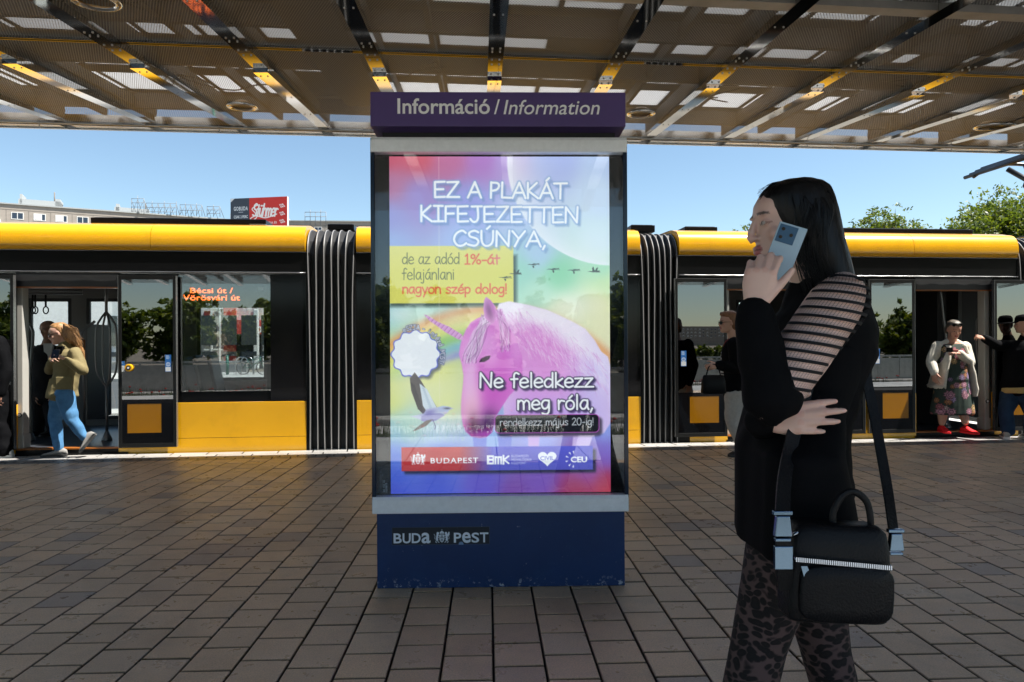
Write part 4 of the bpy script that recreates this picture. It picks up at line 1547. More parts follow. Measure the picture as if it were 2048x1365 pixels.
M['seat'] = mat('seat fabric', (0.42, 0.15, 0.02), 0.8, var=0.2, vscale=50)
M['orange'] = mat('orange sill', (0.32, 0.10, 0.012), 0.4)
M['led'] = mat('amber lamps', (0.1, 0.02, 0.0), 0.5, emis=(1.0, 0.16, 0.03), estr=1.6)
M['fold'] = mat('bellows fabric', (0.02, 0.02, 0.021), 0.55, var=0.2)
M['fold_edge'] = mat('bellows edge highlight', (0.27, 0.265, 0.26), 0.45)  # pale grey paints the light caught along the pleat edges
M['gutter'] = mat('gutter rail', (0.30, 0.30, 0.30), 0.25, 0.8)

ZR, ZC, ZB0, ZB1, ZG0 = 2.72, 2.385, 2.12, 2.36, 0.585      # roof edge, foot of the cove, black band, top of the lower yellow
ZBOT = -0.02
ZWT = 2.085                                              # head of doors and windows
FLOOR_Z = 0.075
WD = 2.40
u_ = lambda px, py=690, out=0.0: TU(px, py, out)[0]


def cove(t):
    """outline of the roof edge (y, z)"""
    pts = [(0.0, ZC), (-0.022, ZC + 0.05), (-0.022, ZC + 0.15), (0.005, ZC + 0.235), (0.07, ZC + 0.30), (0.17, ZR - 0.005), (0.34, ZR + 0.03), (0.8, ZR + 0.05)]
    return pts


def cove_part(u0, u1, mb=None):
    pr = [tuple(p) for p in catmull(cove(0), 5)]
    inner = [(p[0] + 0.02 if k < 20 else p[0], p[1] - 0.025) for k, p in enumerate(pr)]
    b = MB()
    b.extrude_profile(pr + [(0.8, ZR + 0.0), (0.8, ZC - 0.001), (0.04, ZC - 0.001)], u0, u1, smooth=False)
    return b


def panel(name, u0, u1, z0, z1, m, y0=0.0, y1=0.05, bevel=0.0, parent=None):
    b = MB(); b.box(u0, u1, y0, y1, z0, z1)
    return b.build(name, m, parent or tram, bevel=bevel)


def frame_mb(u0, u1, z0, z1, w, y0, y1, wt=None, wb=None):
    """four bars butted end to end round an opening"""
    wt = wt or w; wb = wb or w
    b = MB()
    b.box(u0, u0 + w, y0, y1, z0, z1); b.box(u1 - w, u1, y0, y1, z0, z1)
    b.box(u0 + w, u1 - w, y0, y1, z0, z0 + wb); b.box(u0 + w, u1 - w, y0, y1, z1 - wt, z1)
    return b


# ---- stickers
def sticker(u0, u1, z0, z1, y, kind, parent):
    w, h = (u1 - u0) * 1000, (z1 - z0) * 1000
    c = Canvas(60, 60 * h / w, 1.0, (36, 104, 176))
    hh = 60 * h / w
    rg = np.random.default_rng(2)
    if kind == 'tall':
        for k in range(5):
            c.mix(c.rect(8, 8 + k * 8, 8 + rg.uniform(24, 42), 11 + k * 8), (225, 235, 245))
        c.mix(c.circ(30, hh * .56, 21) - c.circ(30, hh * .56, 17), (240, 245, 250))
        c.mix(c.rrect(21, hh * .56 - 12, 39, hh * .56 + 12, 3) - c.rrect(24, hh * .56 - 9, 36, hh * .56 + 9, 2), (240, 245, 250))
        c.mix(c.rect(4, hh - 50, 56, hh - 4), (214, 218, 222))
    else:
        c.mix(c.rect(0, hh * .42, 60, hh), (222, 226, 228))
        for k in range(3):
            c.mix(c.rect(8, 7 + k * 7, 8 + rg.uniform(20, 40), 10 + k * 7), (220, 232, 244))
        c.mix(c.circ(30, hh * .7, 17) - c.circ(30, hh * .7, 14), (60, 66, 72))
        c.mix(c.strokes([[22, hh * .7, 27, hh * .7 - 5], [22, hh * .7, 27, hh * .7 + 5], [38, hh * .7, 33, hh * .7 - 5], [38, hh * .7, 33, hh * .7 + 5]], 2.5), (60, 66, 72))
    o = c.build('sticker', M['print'], parent, u0, u1, z0, z1, y)
    return o


# ---- a door leaf standing open in front of the side
def door_leaf(xl, xr, patch, stick=None, button=None, shortstick=None, lower=0.075, out=0.085):
    """xl..xr photo columns of the leaf; patch: photo rectangle of the yellow field"""
    u0, u1 = u_(xl, 720, out), u_(xr, 720, out)
    z0, z1 = lower, ZWT - 0.008
    y0, y1 = -out, -out + 0.045
    r = 0.035
    leaf = frame_mb(u0, u1, z0, z1, r, y0, y1, 0.045, 0.05).build('door', M['door_rubber'], tram, bevel=0.004)
    zg = ZG0 + 0.05
    b = MB(); b.box(u0 + r, u1 - r, y0 + 0.004, y0 + 0.012, zg, z1 - 0.045)
    b.build('pane', M['glass_dark'], leaf)
    b = MB()
    pu0, pz1 = TU(patch[0], patch[1], out); pu1, pz0 = TU(patch[2], patch[3], out)
    # gloss black lower field with a yellow square let in
    b.box(u0 + r, pu0, y0 + 0.005, y1 - 0.005, z0 + 0.05, zg - 0.002)
    b.box(pu1, u1 - r, y0 + 0.005, y1 - 0.005, z0 + 0.05, zg - 0.002)
    b.box(pu0, pu1, y0 + 0.005, y1 - 0.005, z0 + 0.05, pz0)
    b.box(pu0, pu1, y0 + 0.005, y1 - 0.005, pz1, zg - 0.002)
    b.build('lower_field', M['tblack'], leaf)
    b = MB(); b.box(pu0 + .001, pu1 - .001, y0 + 0.007, y1 - 0.007, pz0 + .001, pz1 - .001)
    b.build('yellow_field', M['yellow_dim'], leaf)
    b = MB(); b.box(u0 - 0.004, u0 - 0.0005, y0 - 0.002, y1, z0, z1); b.box(u1 + 0.0005, u1 + 0.004, y0 - 0.002, y1, z0, z1)
    b.build('edge_strip', M['gutter'], leaf)
    if stick:
        sticker(u_(stick[0], 710, out), u_(stick[2], 710, out), TU(stick[0], stick[3], out)[1], TU(stick[0], stick[1], out)[1], y0 + 0.0025, 'tall', leaf)
    if shortstick:
        s = shortstick
        sticker(u_(s[0], 710, out), u_(s[2], 710, out), TU(s[0], s[3], out)[1], TU(s[0], s[1], out)[1], y0 + 0.0025, 'short', leaf)
    if button:
        bu, bz = TU(button[0], button[1], out)
        b = MB(); b.disc((bu, y0 - 0.012, bz), 0.044, 'y', 0.032, 24)
        b.build('push_button', M['yellow'], leaf, bevel=0.006)
        b = MB(); b.disc((bu, y0 - 0.030, bz), 0.026, 'y', 0.006, 20, 0); b.disc((bu, y0 - 0.0345, bz), 0.012, 'y', 0.004, 16, 1)
        b.build('button_face', [M['tblack2'], M['white']], leaf)
    return leaf


M['yellow_dim'] = mat('smoked yellow panel', (0.30, 0.125, 0.003), 0.14, var=0.06, vscale=2)

# ---- sections of the side (photo columns)
SEC = [(-560, -15), ]
A0, A1 = u_(-640), u_(612)
B0, B1 = u_(713), u_(1281)
C0, C1 = u_(1358), u_(2036)
D0, D1 = u_(2120), u_(3000)


def section(u0, u1, gaps, windows, seams=(), low_gaps=None):
    """gaps: door openings (u0,u1); windows: glazed spans (u0,u1)"""
    # roof cove in pieces split at the seams
    cs = [u0] + list(seams) + [u1]
    for a, c in zip(cs, cs[1:]):
        o = cove_part(a + 0.003, c - 0.003).build('roof_cove', M['yellow'], tram)
        for p in o.data.polygons: p.use_smooth = len(p.vertices) == 4
    b = MB(); b.box(u0, u1, 0.8, WD - 0.8, ZR - 0.03, ZR + 0.035); b.build('roof', M['tblack2'], tram)
    b = MB(); b.extrude_profile([(WD, ZC), (WD + .02, ZC + .15), (WD - .07, ZC + .3), (WD - .34, ZR + .03), (WD - .8, ZR + .035), (WD - .8, ZC)], u0, u1); b.build('roof_cove', M['yellow'], tram)
    # black band and gutter
    panel('upper_band', u0, u1, ZB0 + 0.02, ZC - 0.012, M['tblack2'], 0.012, 0.06)
    b = MB()
    pts = [(u0 + (u1 - u0) * k / 60, -0.006 + 0.002 * math.sin(k * 1.7), ZB0 + 0.006 + 0.0012 * math.sin(k * 2.3)) for k in range(61)]
    b.tube(pts, 0.009, 6); b.build('gutter_rail', M['gutter'], tram)
    b = MB(); b.box(u0, u1, -0.002, 0.03, ZC - 0.012, ZC - 0.004); b.build('cove_trim', M['gutter'], tram)
    # lower yellow between the doors
    spans, x = [], u0
    for g0, g1 in sorted(low_gaps if low_gaps is not None else gaps):
        if g0 > x: spans.append((x, g0))
        x = g1
    if x < u1: spans.append((x, u1))
    for a, c in spans:
        b = MB(); b.box(a, c, 0.0, 0.05, 0.165, ZG0); b.box(a, c, 0.001, 0.05, ZBOT, 0.162)
        b.build('lower_panel', M['yellow'], tram, bevel=0.003)
    # dark glazing band
    spans, x = [], u0
    for g0, g1 in sorted(list(gaps) + list(windows)):
        if g0 > x + 1e-4: spans.append((x, g0))
        x = g1
    if x < u1: spans.append((x, u1))
    for a, c in spans:
        panel('glazing_band', a, c, ZG0 + 0.003, ZWT + 0.02, M['tblack'], 0.004, 0.045)
    for a, c in windows:
        w = MB(); w.box(a, c, 0.004, 0.012, ZG0 + 0.13, ZWT + 0.02)
        wo_ = frame_mb(a + 0.001, c - 0.001, ZG0 + 0.003, ZWT + 0.02, 0.045, 0.0135, 0.045, 0.04, 0.125).build('window', M['tblack2'], tram)
        w.build('pane', M['glass'], wo_)
    # sill under each opening
    for g0, g1 in gaps:
        panel('door_sill', g0, g1, 0.02, FLOOR_Z - 0.016, M['tblack2'], 0.0, 0.10)
        panel('sill_strip', g0, g1, FLOOR_Z - 0.0155, FLOOR_Z, M['orange'], -0.002, 0.10)
        panel('step_edge', g0 - 0.02, g1 + 0.11, -0.022, 0.018, M['tblack2'], -0.035, 0.03, 0.006)
        panel('door_head', g0, g1, ZWT - 0.13, ZB0 - 0.002, M['inner_dark'], 0.02, 0.12)
        panel('head_strip', g0, g1, ZWT - 0.145, ZWT - 0.132, M['orange'], 0.02, 0.12)


gA = (u_(30), u_(236))
gC1 = (u_(1455), u_(1645))
gC2 = (u_(1832), u_(1988))
gA0 = (u_(-420), u_(-215))
section(A0, A1, [gA0, gA], [(u_(357), u_(541)), (u_(-200), u_(-60)), (u_(-600), u_(-440))], [u_(302, 470)])
section(B0, B1, [], [(u_(760), u_(990)), (u_(1005), u_(1235))], [u_(1000)])
section(C0, C1, [gC1, gC2], [], [u_(1826, 480)], low_gaps=[(u_(1358) + 0.0, u_(1379)), gC1, gC2])
gD = (u_(2420), u_(2560))
section(D0, D1, [gD], [(u_(2180), u_(2380))], [])
# yellow posts show between the leaves: trim of the plinth under the leaf recess
for a, c in ((C0, u_(1379)),):
    panel('plinth', a, c, ZBOT, ZG0, M['tblack2'], 0.006, 0.05)

# ---- doors
door_leaf(237, 352, (254, 808, 323, 866), stick=(330, 710, 342, 744), button=(259, 736), shortstick=(238, 723, 249, 744))
door_leaf(-92, 27, (-70, 812, -5, 870), stick=(-84, 712, -72, 746))
door_leaf(1351, 1454, (1380, 793, 1439, 846), stick=(1362, 702, 1373, 733))
door_leaf(1648, 1730, (1664, 788, 1710, 840), stick=(1655, 699, 1666, 728))
door_leaf(1739, 1830, (1766, 786, 1818, 837), stick=(1749, 698, 1760, 728))
door_leaf(1990, 2100, (2012, 780, 2070, 830))

# ---- jambs in the openings
M['jamb'] = mat('jamb plastic', (0.40, 0.39, 0.36), 0.45, var=0.05)
for px, sg in ((33.5, 1), (1980, -1), (1457, 1)):
    u0 = u_(px)
    b = MB(); b.box(u0 - 0.035, u0 + 0.035, 0.05, 0.17, FLOOR_Z, ZWT - 0.13)
    b.box(u0 - 0.045, u0 + 0.045, 0.04, 0.18, FLOOR_Z, FLOOR_Z + 0.16)
    j = b.build('door_jamb', M['jamb'], tram, bevel=0.008)
    b = MB(); b.disc((u0, 0.046, 0.46), 0.026, 'y', 0.012, 16, 0); b.disc((u0, 0.0395, 0.46), 0.017, 'y', 0.006, 16, 1)
    b.build('door_sensor', [M['tblack2'], M['white']], j)

# ---- destination display behind the window
d0, dz0 = TU(361, 612); d1, dz1 = TU(480, 567)
b = MB(); b.box(u_(358), u_(540), 0.05, 0.09, dz0 - 0.02, ZWT + 0.01); disp = b.build('destination_display', M['inner_dark'], tram)


def led_text(text, x0, x1, base, top, y, parent):
    """dot-matrix lettering"""
    tr = font_tris(text, bold=0.012)
    c = Canvas(100, 12, 1.0)
    n = 9
    c = Canvas((x1 - x0) / (base - top) * n if top < base else 1, n + 5, 2.0)
    mask = c.tris(fit(tr, 0.5, c.w - 0.5, n + 1, 1.0))
    b = MB()
    k = (x1 - x0) / c.w
    for j in range(mask.shape[0]):
        for i in range(mask.shape[1]):
            if mask[j, i] > 0.5:
                cx, cz = x0 + c.X[j, i] * k, dz_base(base, top, c.Y[j, i], n)
                r = 0.0046
                b.add([(cx - r, y, cz - r), (cx + r, y, cz - r), (cx + r, y, cz + r), (cx - r, y, cz + r)], [(0, 1, 2, 3)])
    return b.build('led_text', M['led'], parent)


def dz_base(base, top, row, n):
    return base + (n + 1 - row) / n * abs(top - base)


for w, x0, x1, yb, yt in (('Bécsi út /', 377, 464, 586, 576), ('Vörösvári út', 362, 478, 600.5, 590)):
    zb, zt = TU(420, yb)[1], TU(420, yt)[1]
    ux0, ux1 = u_(x0, 590), u_(x1, 590)
    tr = font_tris(w, bold=0.012)
    nrow = 9.0
    cw = (ux1 - ux0) / (zt - zb) * nrow
    c = Canvas(cw, nrow + 6, 2.0)
    mask = c.tris(fit(tr, 0.4, cw - 0.4, nrow + 2.5, 2.0), 4)
    b = MB(); k = (ux1 - ux0) / cw
    for j in range(0, mask.shape[0]):
        for i in range(0, mask.shape[1]):
            if mask[j, i] > 0.45:
                cx, cz = ux0 + c.X[j, i] * k, zb + (nrow + 2.5 - c.Y[j, i]) * k
                r = k * 0.21
                b.add([(cx - r, 0.047, cz - r), (cx + r, 0.047, cz - r), (cx + r, 0.047, cz + r), (cx - r, 0.047, cz + r)], [(0, 1, 2, 3)])
    b.build('led_text', M['led'], disp)
b = MB(); b.box(u_(514), u_(525), 0.045, 0.049, TU(514, 580)[1], TU(514, 574)[1]); b.build('route_card', M['white'], disp)

# ---- bellows
def bellows(u0, u1, nf, fan=1):
    b = MB()
    core = [(0.07, ZBOT + .02), (0.07, ZC - .02), (0.12, ZC + .14), (0.26, ZR - 0.05), (0.6, ZR - .02), (WD - .6, ZR - .02), (WD - .26, ZR - .05), (WD - .07, ZC), (WD - .07, ZBOT + .02)]
    core2 = [(p[0] + (0.03 if p[0] < WD / 2 else -.03), p[1] - (0.03 if p[1] > 2 else 0)) for p in core]
    b.extrude_profile(core + core2[::-1], u0, u1, 0)
    for k in range(nf):
        t = (k + 0.5) / nf
        uc = u0 + (u1 - u0) * t
        # rounded outline of one pleat; the top corner leans with the fan of the joint
        out = [(-0.005, ZBOT + .01), (-0.012, 0.5), (-0.014, 1.2), (-0.01, 1.85), (0.0, ZC - 0.02), (0.06, ZC + 0.15), (0.17, ZR - 0.08), (0.34, ZR - 0.02), (0.7, ZR)]
        pr = [tuple(p) for p in catmull(out, 4)]
        for (th, dy, m_) in ((0.012, 0.0, 0), (0.0045, -0.006, 1)):
            vs, fs = [], []
            for p in pr:
                wob = 0.006 * math.sin(p[1] * 2.2 + k * 1.3) + fan * 0.03 * max(0, p[1] - 1.9) * (k - nf / 2) / nf * 2
                du = uc + wob
                vs += [(du - th, p[0] + dy, p[1] - dy * .5), (du + th, p[0] + dy, p[1] - dy * .5), (du + th, p[0] + 0.10, p[1] - 0.06), (du - th, p[0] + 0.10, p[1] - 0.06)]
            for q in range(len(pr) - 1):
                o = q * 4
                fs += [(o, o + 1, o + 5, o + 4), (o + 1, o + 2, o + 6, o + 5), (o + 3, o, o + 4, o + 7)]
            b.add(vs, fs, m_, True)
    o = b.build('bellows', [M['fold'], M['fold_edge']], tram)
    # end frames
    for ue, s_ in ((u0, 1), (u1, -1)):
        fb = MB(); fb.box(ue - 0.002, ue + s_ * 0.05, -0.002, 0.08, ZBOT, ZC - 0.01)
        fb.build('end_frame', M['tblack2'], tram, bevel=0.01)
    return o


bellows(A1, B0, 7)
bellows(B1, C0, 7, 1)
bellows(C1, D0, 7)

# ---- roof equipment
def roofbox(x0, x1, ytop, back=0.45, h=0.10):
    a, c = u_(x0, 450, -back), u_(x1, 450, -back)
    z1 = TU((x0 + x1) / 2, ytop, -back)[1]
    b = MB(); b.box(a, c, back, back + 1.5, ZR + 0.02, z1)
    b.box(a + .02, c - .02, back + .04, back + 1.46, z1, z1 + 0.012)
    b.build('roof_equipment', M['tblack2'], tram, bevel=0.008)


roofbox(181, 532, 437.5)
roofbox(1663, 1946, 458)
roofbox(1370, 1435, 454, 0.5)
roofbox(655, 708, 449, 0.5)
roofbox(1262, 1310, 450.5, 0.4)
b = MB(); b.box(u_(500, 450, -.42), u_(532, 450, -.42), .4, .8, ZR + 0.02, ZR + 0.06); b.build('roof_equipment', M['gutter'], tram)

# ---- pantograph over the joint at the far right
pg = MB()
def T3(px, py, depth):
    u, z = TU(px, py, -depth); return Vector((u, depth, z))
e0 = T3(2006, 334, 1.1)
for dy in (-0.55, 0.55):
    q = [e0 + Vector((-0.02, dy, -0.02)), e0 + Vector((0.15, dy, 0.08)), e0 + Vector((0.55, dy, 0.20)), e0 + Vector((1.2, dy * .7, 0.12))]
    pg.tube([Vector(p) for p in catmull(q, 4)], 0.028, 8)
for k in range(4):
    a = e0 + Vector((0.0 + 0.1 * k, -0.75, 0.02 + 0.05 * k)); c = a + Vector((0, 1.5, 0)); pg.tube([a, c], 0.03, 8)
pg.tube([e0 + Vector((.10, -.3, -.02)), e0 + Vector((.16, -.3, -.15)), e0 + Vector((.2, -.3, -.22))], 0.05, 8)
pg.tube([e0 + Vector((.16, -.3, -.15)), T3(2048, 372, .9), T3(2110, 452, 1.0)], 0.022, 8)
pg.tube([e0 + Vector((.35, .3, .05)), T3(2075, 372, 1.1), T3(2140, 452, 1.1)], 0.04, 8)
for a in (0.06, 0.28):
    pg.tube([Vector(p) for p in catmull([e0 + Vector((a, -.4, -.03)), e0 + Vector((a - .02, -.4, -.15)), e0 + Vector((a + .05, -.4, -.2)), e0 + Vector((a + .09, -.38, -.1))], 4)], 0.009, 5)
pg.box(e0.x + 0.7, e0.x + 2.0, .6, 1.6, ZR + 0.02, ZR + 0.22)
pg.build('pantograph', M['black'], tram)

# ---- interior
def interior(u0, u1, far):
    b = MB(); b.box(u0 + .03, u1 - .03, 0.08, WD - 0.05, 0.0, FLOOR_Z - 0.002); b.build('floor', M['inner_floor'], tram)
    b = MB(); b.box(u0 + .03, u1 - .03, 0.13, WD - 0.05, 2.16, 2.2); b.build('ceiling', M['inner_grey'], tram)
    b = MB(); b.box(u0 + .03, u1 - .03, 0.065, 0.30, ZB0 - 0.12, 2.155) if False else None
    # far side: solid below and above the glazing, posts between
    fb = MB(); fb.box(u0, u1, WD - .05, WD, ZBOT, 0.16); fb.box(u0, u1, WD - .05, WD, 1.98, 2.38)
    x = u0
    for (a, c, full) in far:
        fb.box(x, a, WD - .05, WD, 0.16, 1.98)
        if not full: fb.box(a, c, WD - .05, WD, 0.16, 0.72)
        x = c
    fb.box(x, u1, WD - .05, WD, 0.16, 1.98)
    fb.build('far_wall', M['inner_grey'], tram)
    for a, c, full in far:
        z0 = 0.16 if full else 0.72
        w = frame_mb(a + .002, c - .002, z0 + .002, 1.978, 0.05, WD - .045, WD - .005).build('far_window', M['inner_dark'], tram)
        g = MB(); g.box(a + .05, c - .05, WD - .03, WD - .022, z0 + .05, 1.93); g.build('pane', M['glass_clear'], w)


def uf(px, depth=WD):
    return u_(px, 690, -depth)


interior(A0, A1, [(uf(-330), uf(-180), True), (uf(-150), uf(30), False), (uf(60), uf(147), False), (uf(176), uf(286), True), (uf(300), uf(349), False), (uf(396), uf(536), False)])
interior(B0, B1, [(uf(790), uf(1000), False), (uf(1020), uf(1230), False)])
interior(C0, C1, [(uf(1470), uf(1500), True), (uf(1960), uf(1998), False)])
interior(D0, D1, [(uf(2130), uf(2300), False)])
# section end bulkheads
for ue in (A0, A1 - .06, B0, B1 - .06, C0, C1 - .06, D0):
    b = MB(); b.box(ue, ue + .06, .09, .55, FLOOR_Z, 2.155); b.build('bulkhead', M['inner_grey'], tram)
    b = MB(); b.box(ue, ue + .06, WD - .6, WD - .06, FLOOR_Z, 2.155); b.build('bulkhead', M['inner_grey'], tram)
# poles
def pole(pts, r=0.017, name='grab_pole', parent=None):
    b = MB(); b.tube([Vector(p) for p in pts], r, 10)
    p0 = Vector(pts[0])
    if abs(p0.z - FLOOR_Z) < 0.02:
        b.rings([[(p0.x + q * math.cos(2 * math.pi * j / 12), p0.y + q * math.sin(2 * math.pi * j / 12), FLOOR_Z + z) for j in range(12)] for q, z in ((.05, 0), (.05, .012), (.02, .10))])
    return b.build(name, M['pole'], tram)


D1_ = 0.75
ux = lambda px, d=D1_: u_(px, 690, -d)
pole(catmull([(ux(61), D1_, FLOOR_Z), (ux(60), D1_, 0.8), (ux(66), D1_, 1.35), (ux(65), D1_, 1.47), (ux(56), D1_, 1.55), (ux(34), D1_ - .1, 1.68)], 6))
pole([(ux(168), D1_, FLOOR_Z), (ux(168), D1_, 1.0), (ux(163), D1_, 1.35)], .016)
pole(catmull([(ux(163, .9), .9, 1.35), (ux(166, .9), .9, 1.45), (ux(190, .9), .9, 1.58)], 5), .017)
# spindle of bowed bars on a centre pole
sp = MB(); us = ux(213, .6); 
sp.tube([(us, .6, FLOOR_Z), (us, .6, 0.78)], .017, 10); sp.tube([(us, .6, 1.66), (us, .6, 2.15)], .017, 10)
for k in range(4):
    a = R(45 + 90 * k); w = .115
    q = [(us, .6, .75), (us + w * .55 * math.cos(a), .6 + w * .55 * math.sin(a), .84), (us + w * math.cos(a), .6 + w * math.sin(a), 1.0), (us + w * math.cos(a), .6 + w * math.sin(a), 1.45), (us + w * .55 * math.cos(a), .6 + w * .55 * math.sin(a), 1.6), (us, .6, 1.69)]
    sp.tube([Vector(p) for p in catmull(q, 6)], .013, 8)
sp.rings([[(us + q * math.cos(2 * math.pi * j / 12), .6 + q * math.sin(2 * math.pi * j / 12), FLOOR_Z + z) for j in range(12)] for q, z in ((.06, 0), (.06, .012), (.02, .12))])
sp.build('spindle_pole', M['pole'], tram)
# handrails under the ceiling and hanging straps
for d in (0.95, 1.5):
    pole([(A0 + .3, d, 1.98), (ux(165, d), d, 1.98)], .015, 'handrail')
for k, px in enumerate((44, 56, 66, 71, 92, 20, -40)):
    d = 1.5; u0 = ux(px, d)
    b = MB(); b.box(u0 - .012, u0 + .012, d - .004, d + .004, 1.80, 1.97)
    rr = [Vector((u0 + .034 * math.cos(t), d, 1.755 + .048 * math.sin(t))) for t in np.linspace(0, 2 * math.pi, 17)]
    b.tube(rr, .009, 6, caps=False); b.build('hand_strap', M['tblack2'], tram)
# windscreen partitions, seats and machines
b = MB(); b.box(ux(176, 1.0) - .01, ux(176, 1.0) + .012, .95, 1.6, .3, 1.55); b.build('draught_screen', M['inner_grey'], tram, bevel=.01)
b = MB(); b.box(ux(178, 1.3), ux(196, 1.3), 1.3, 1.5, .85, 1.35); b.build('ticket_machine', M['inner_grey'], tram, bevel=.02)
b = MB(); b.box(ux(160, 1.5), ux(175, 1.5), 1.45, 1.7, .9, 1.35); b.build('ticket_machine', M['orange'], tram, bevel=.02)


def seat(u, y, face=1):
    b = MB()
    b.box(u, u + .42 * face, y, y + .44, .42, .50, 0)
    s_ = b.build('seat', M['seat'], tram, bevel=.03)
    b = MB(); b.hexa([(u - .01, y, .5), (u + .05 * face, y, .5), (u + .05 * face, y + .44, .5), (u - .01, y + .44, .5)], [(u - .14 * face, y + .03, 1.12), (u - .08 * face, y + .03, 1.12), (u - .08 * face, y + .41, 1.12), (u - .14 * face, y + .41, 1.12)])
    b.build('seat_back', M['inner_dark'], s_, bevel=.03)
    b = MB(); b.box(u + .1 * face, u + .3 * face, y + .1, y + .34, FLOOR_Z, .42); b.build('seat_base', M['inner_dark'], s_)


for px in (385, 412, 560):
    seat(ux(px, .5), .35, 1)
    seat(ux(px, 1.7) + .1, 1.75, 1)
for px in (770, 900, 1040, 1160):
    seat(ux(px, .5), .35, 1); seat(ux(px, 1.7), 1.75, 1)
# dark screens added to give the right-hand doorways their inside shade
b = MB(); b.box(uf(1830), uf(1955), WD - .12, WD - .06, FLOOR_Z, 2.15); b.build('cabinet', M['inner_dark'], tram)
b = MB(); b.box(u_(1845, 690, -.9), u_(1862, 690, -.9), .6, 1.9, FLOOR_Z, 2.1); b.build('bulkhead', M['inner_dark'], tram)
b = MB(); b.box(uf(1510), uf(1650), WD - .12, WD - .06, FLOOR_Z, 2.15); b.build('cabinet', M['inner_dark'], tram)
gx = ux(1958, .25)
pole(catmull([(u_(1983, 690, -.1), .12, 1.62), (gx - .03, .22, 1.58), (gx - .035, .25, 1.45), (gx - .03, .25, 1.1), (gx + .03, .22, .86), (u_(1984, 690, -.1), .12, .76)], 6), .016, 'door_handle')
gx = ux(1850, .3)
pole(catmull([(u_(1905, 690, -.2), .3, FLOOR_Z), (u_(1908, 690, -.2), .3, .9), (u_(1898, 690, -.2), .3, 1.6), (u_(1890, 690, -.2), .3, 2.1)], 6))
# ------------------------------------------------------------------ far buildings, hoardings, trees
M['panelwall'] = mat('panel wall', (0.34, 0.30, 0.26), 0.85, var=0.12, vscale=1.2, dark=(0.26, 0.22, 0.19), dscale=0.4, damt=.5)
M['panelgap'] = mat('panel joint', (0.18, 0.16, 0.14), 0.9)
M['winwhite'] = mat('white window frame', (0.72, 0.72, 0.70), 0.5)
M['wingl'] = mat('far window glass', (0.03, 0.045, 0.07), 0.08)
M['palebox'] = mat('pale roof block', (0.36, 0.38, 0.38), 0.8, var=0.08)
M['rust'] = mat('galvanised angle', (0.20, 0.22, 0.24), 0.7)


def apartment(name, label, loc, rz, length, top, win_from, storeys=6, group=None):
    bl = thing(name, label, 'apartment block', loc, rz, group)
    b = MB(); b.box(0, length, 0, 12, GROUND_Z, top)
    n = int(length / 3.6)
    wall = b.build('wall', M['panelwall'], bl)
    b = MB()
    for k in range(n + 1):
        b.box(k * 3.6 - .04, k * 3.6 + .04, -.02, .05, GROUND_Z, top - 1.0)
    for s_ in range(12):
        b.box(0, length, -.022, .05, top - 1.0 - 2.8 * s_ - .05, top - 1.0 - 2.8 * s_ + .05)
    b.build('joint', M['panelgap'], bl)
    b = MB(); b.box(-.2, length + .2, -.25, 12.2, top, top + .25); b.build('roof', M['palebox'], bl)
    # a small kit of window kinds, reused
    kinds = []
    random.seed(5)
    for kind in range(3):
        w = 2.0 if kind < 2 else 1.5
        f = frame_mb(-w / 2, w / 2, 0, 1.4, .12, -.06, .02)
        if kind == 0: f.box(-.06, .06, -.055, .02, .12, 1.28)
        if kind == 1: f.box(w / 2 - .75, w / 2 - .63, -.055, .02, .12, 1.28)
        g = MB(); g.box(-w / 2 + .12, w / 2 - .12, -.03, -.01, .12, 1.28)
        if kind == 1: g.box(-w / 2 + .12, w / 2 - .76, -.05, -.035, .2, 1.27, 1)
        if kind == 2: g.box(-w / 2 + .12, w / 2 - .12, -.05, -.035, .55, 1.27, 1)
        kinds.append((f.mesh('window'), g.mesh('pane')))
    for f, g in kinds:
        f.materials.append(M['winwhite']); g.materials.append(M['wingl']); g.materials.append(M['winwhite'])
    cnt = 0
    for s_ in range(storeys):
        for k in range(n):
            if cnt >= 98: break
            f, g = kinds[(k * 7 + s_ * 3 + (k * k) % 5) % 3]
            o = bpy.data.objects.new('window', f); COL.objects.link(o); o.parent = bl
            o.location = (k * 3.6 + 1.8, 0, top - 1.0 - 2.8 * s_ - 1.85)
            p = bpy.data.objects.new('pane', g); COL.objects.link(p); p.parent = o
            cnt += 1
            if (k + s_) % 5 == 2:
                b = MB(); b.box(.2, .95, -.4, -.02, -.75, -.25); b.build('air_conditioner', M['winwhite'], o)
    return bl


pa, pb_ = P(-330, 408, 118), P(455, 441, 152)
pa = P(-330, 398, 112)
top = P(20, 410, 131).z
dirv = Vector((P(430, 0, 147.0).x - P(0, 0, 130).x, 17.0))
rz = math.atan2(dirv.y, dirv.x)
o0 = P(0, 0, 130)
c0, s0_ = math.cos(rz), math.sin(rz)
L0 = 28.0
block = apartment('apartment_block', 'long beige panel apartment block rising over the tram roof', (o0.x - L0 * c0, 130 - L0 * s0_, 0), rz, L0 + 42, top, 0)


def on_block(px, back=5.0):
    """local u on the block where the photo column px falls"""
    t = (px - 1024) / F
    # (ox + u c)/(oy + u s) = t
    ox_, oy_ = o0.x - L0 * c0 - back * s0_, 130 - L0 * s0_ + back * c0
    return (t * oy_ - ox_) / (c0 - t * s0_)


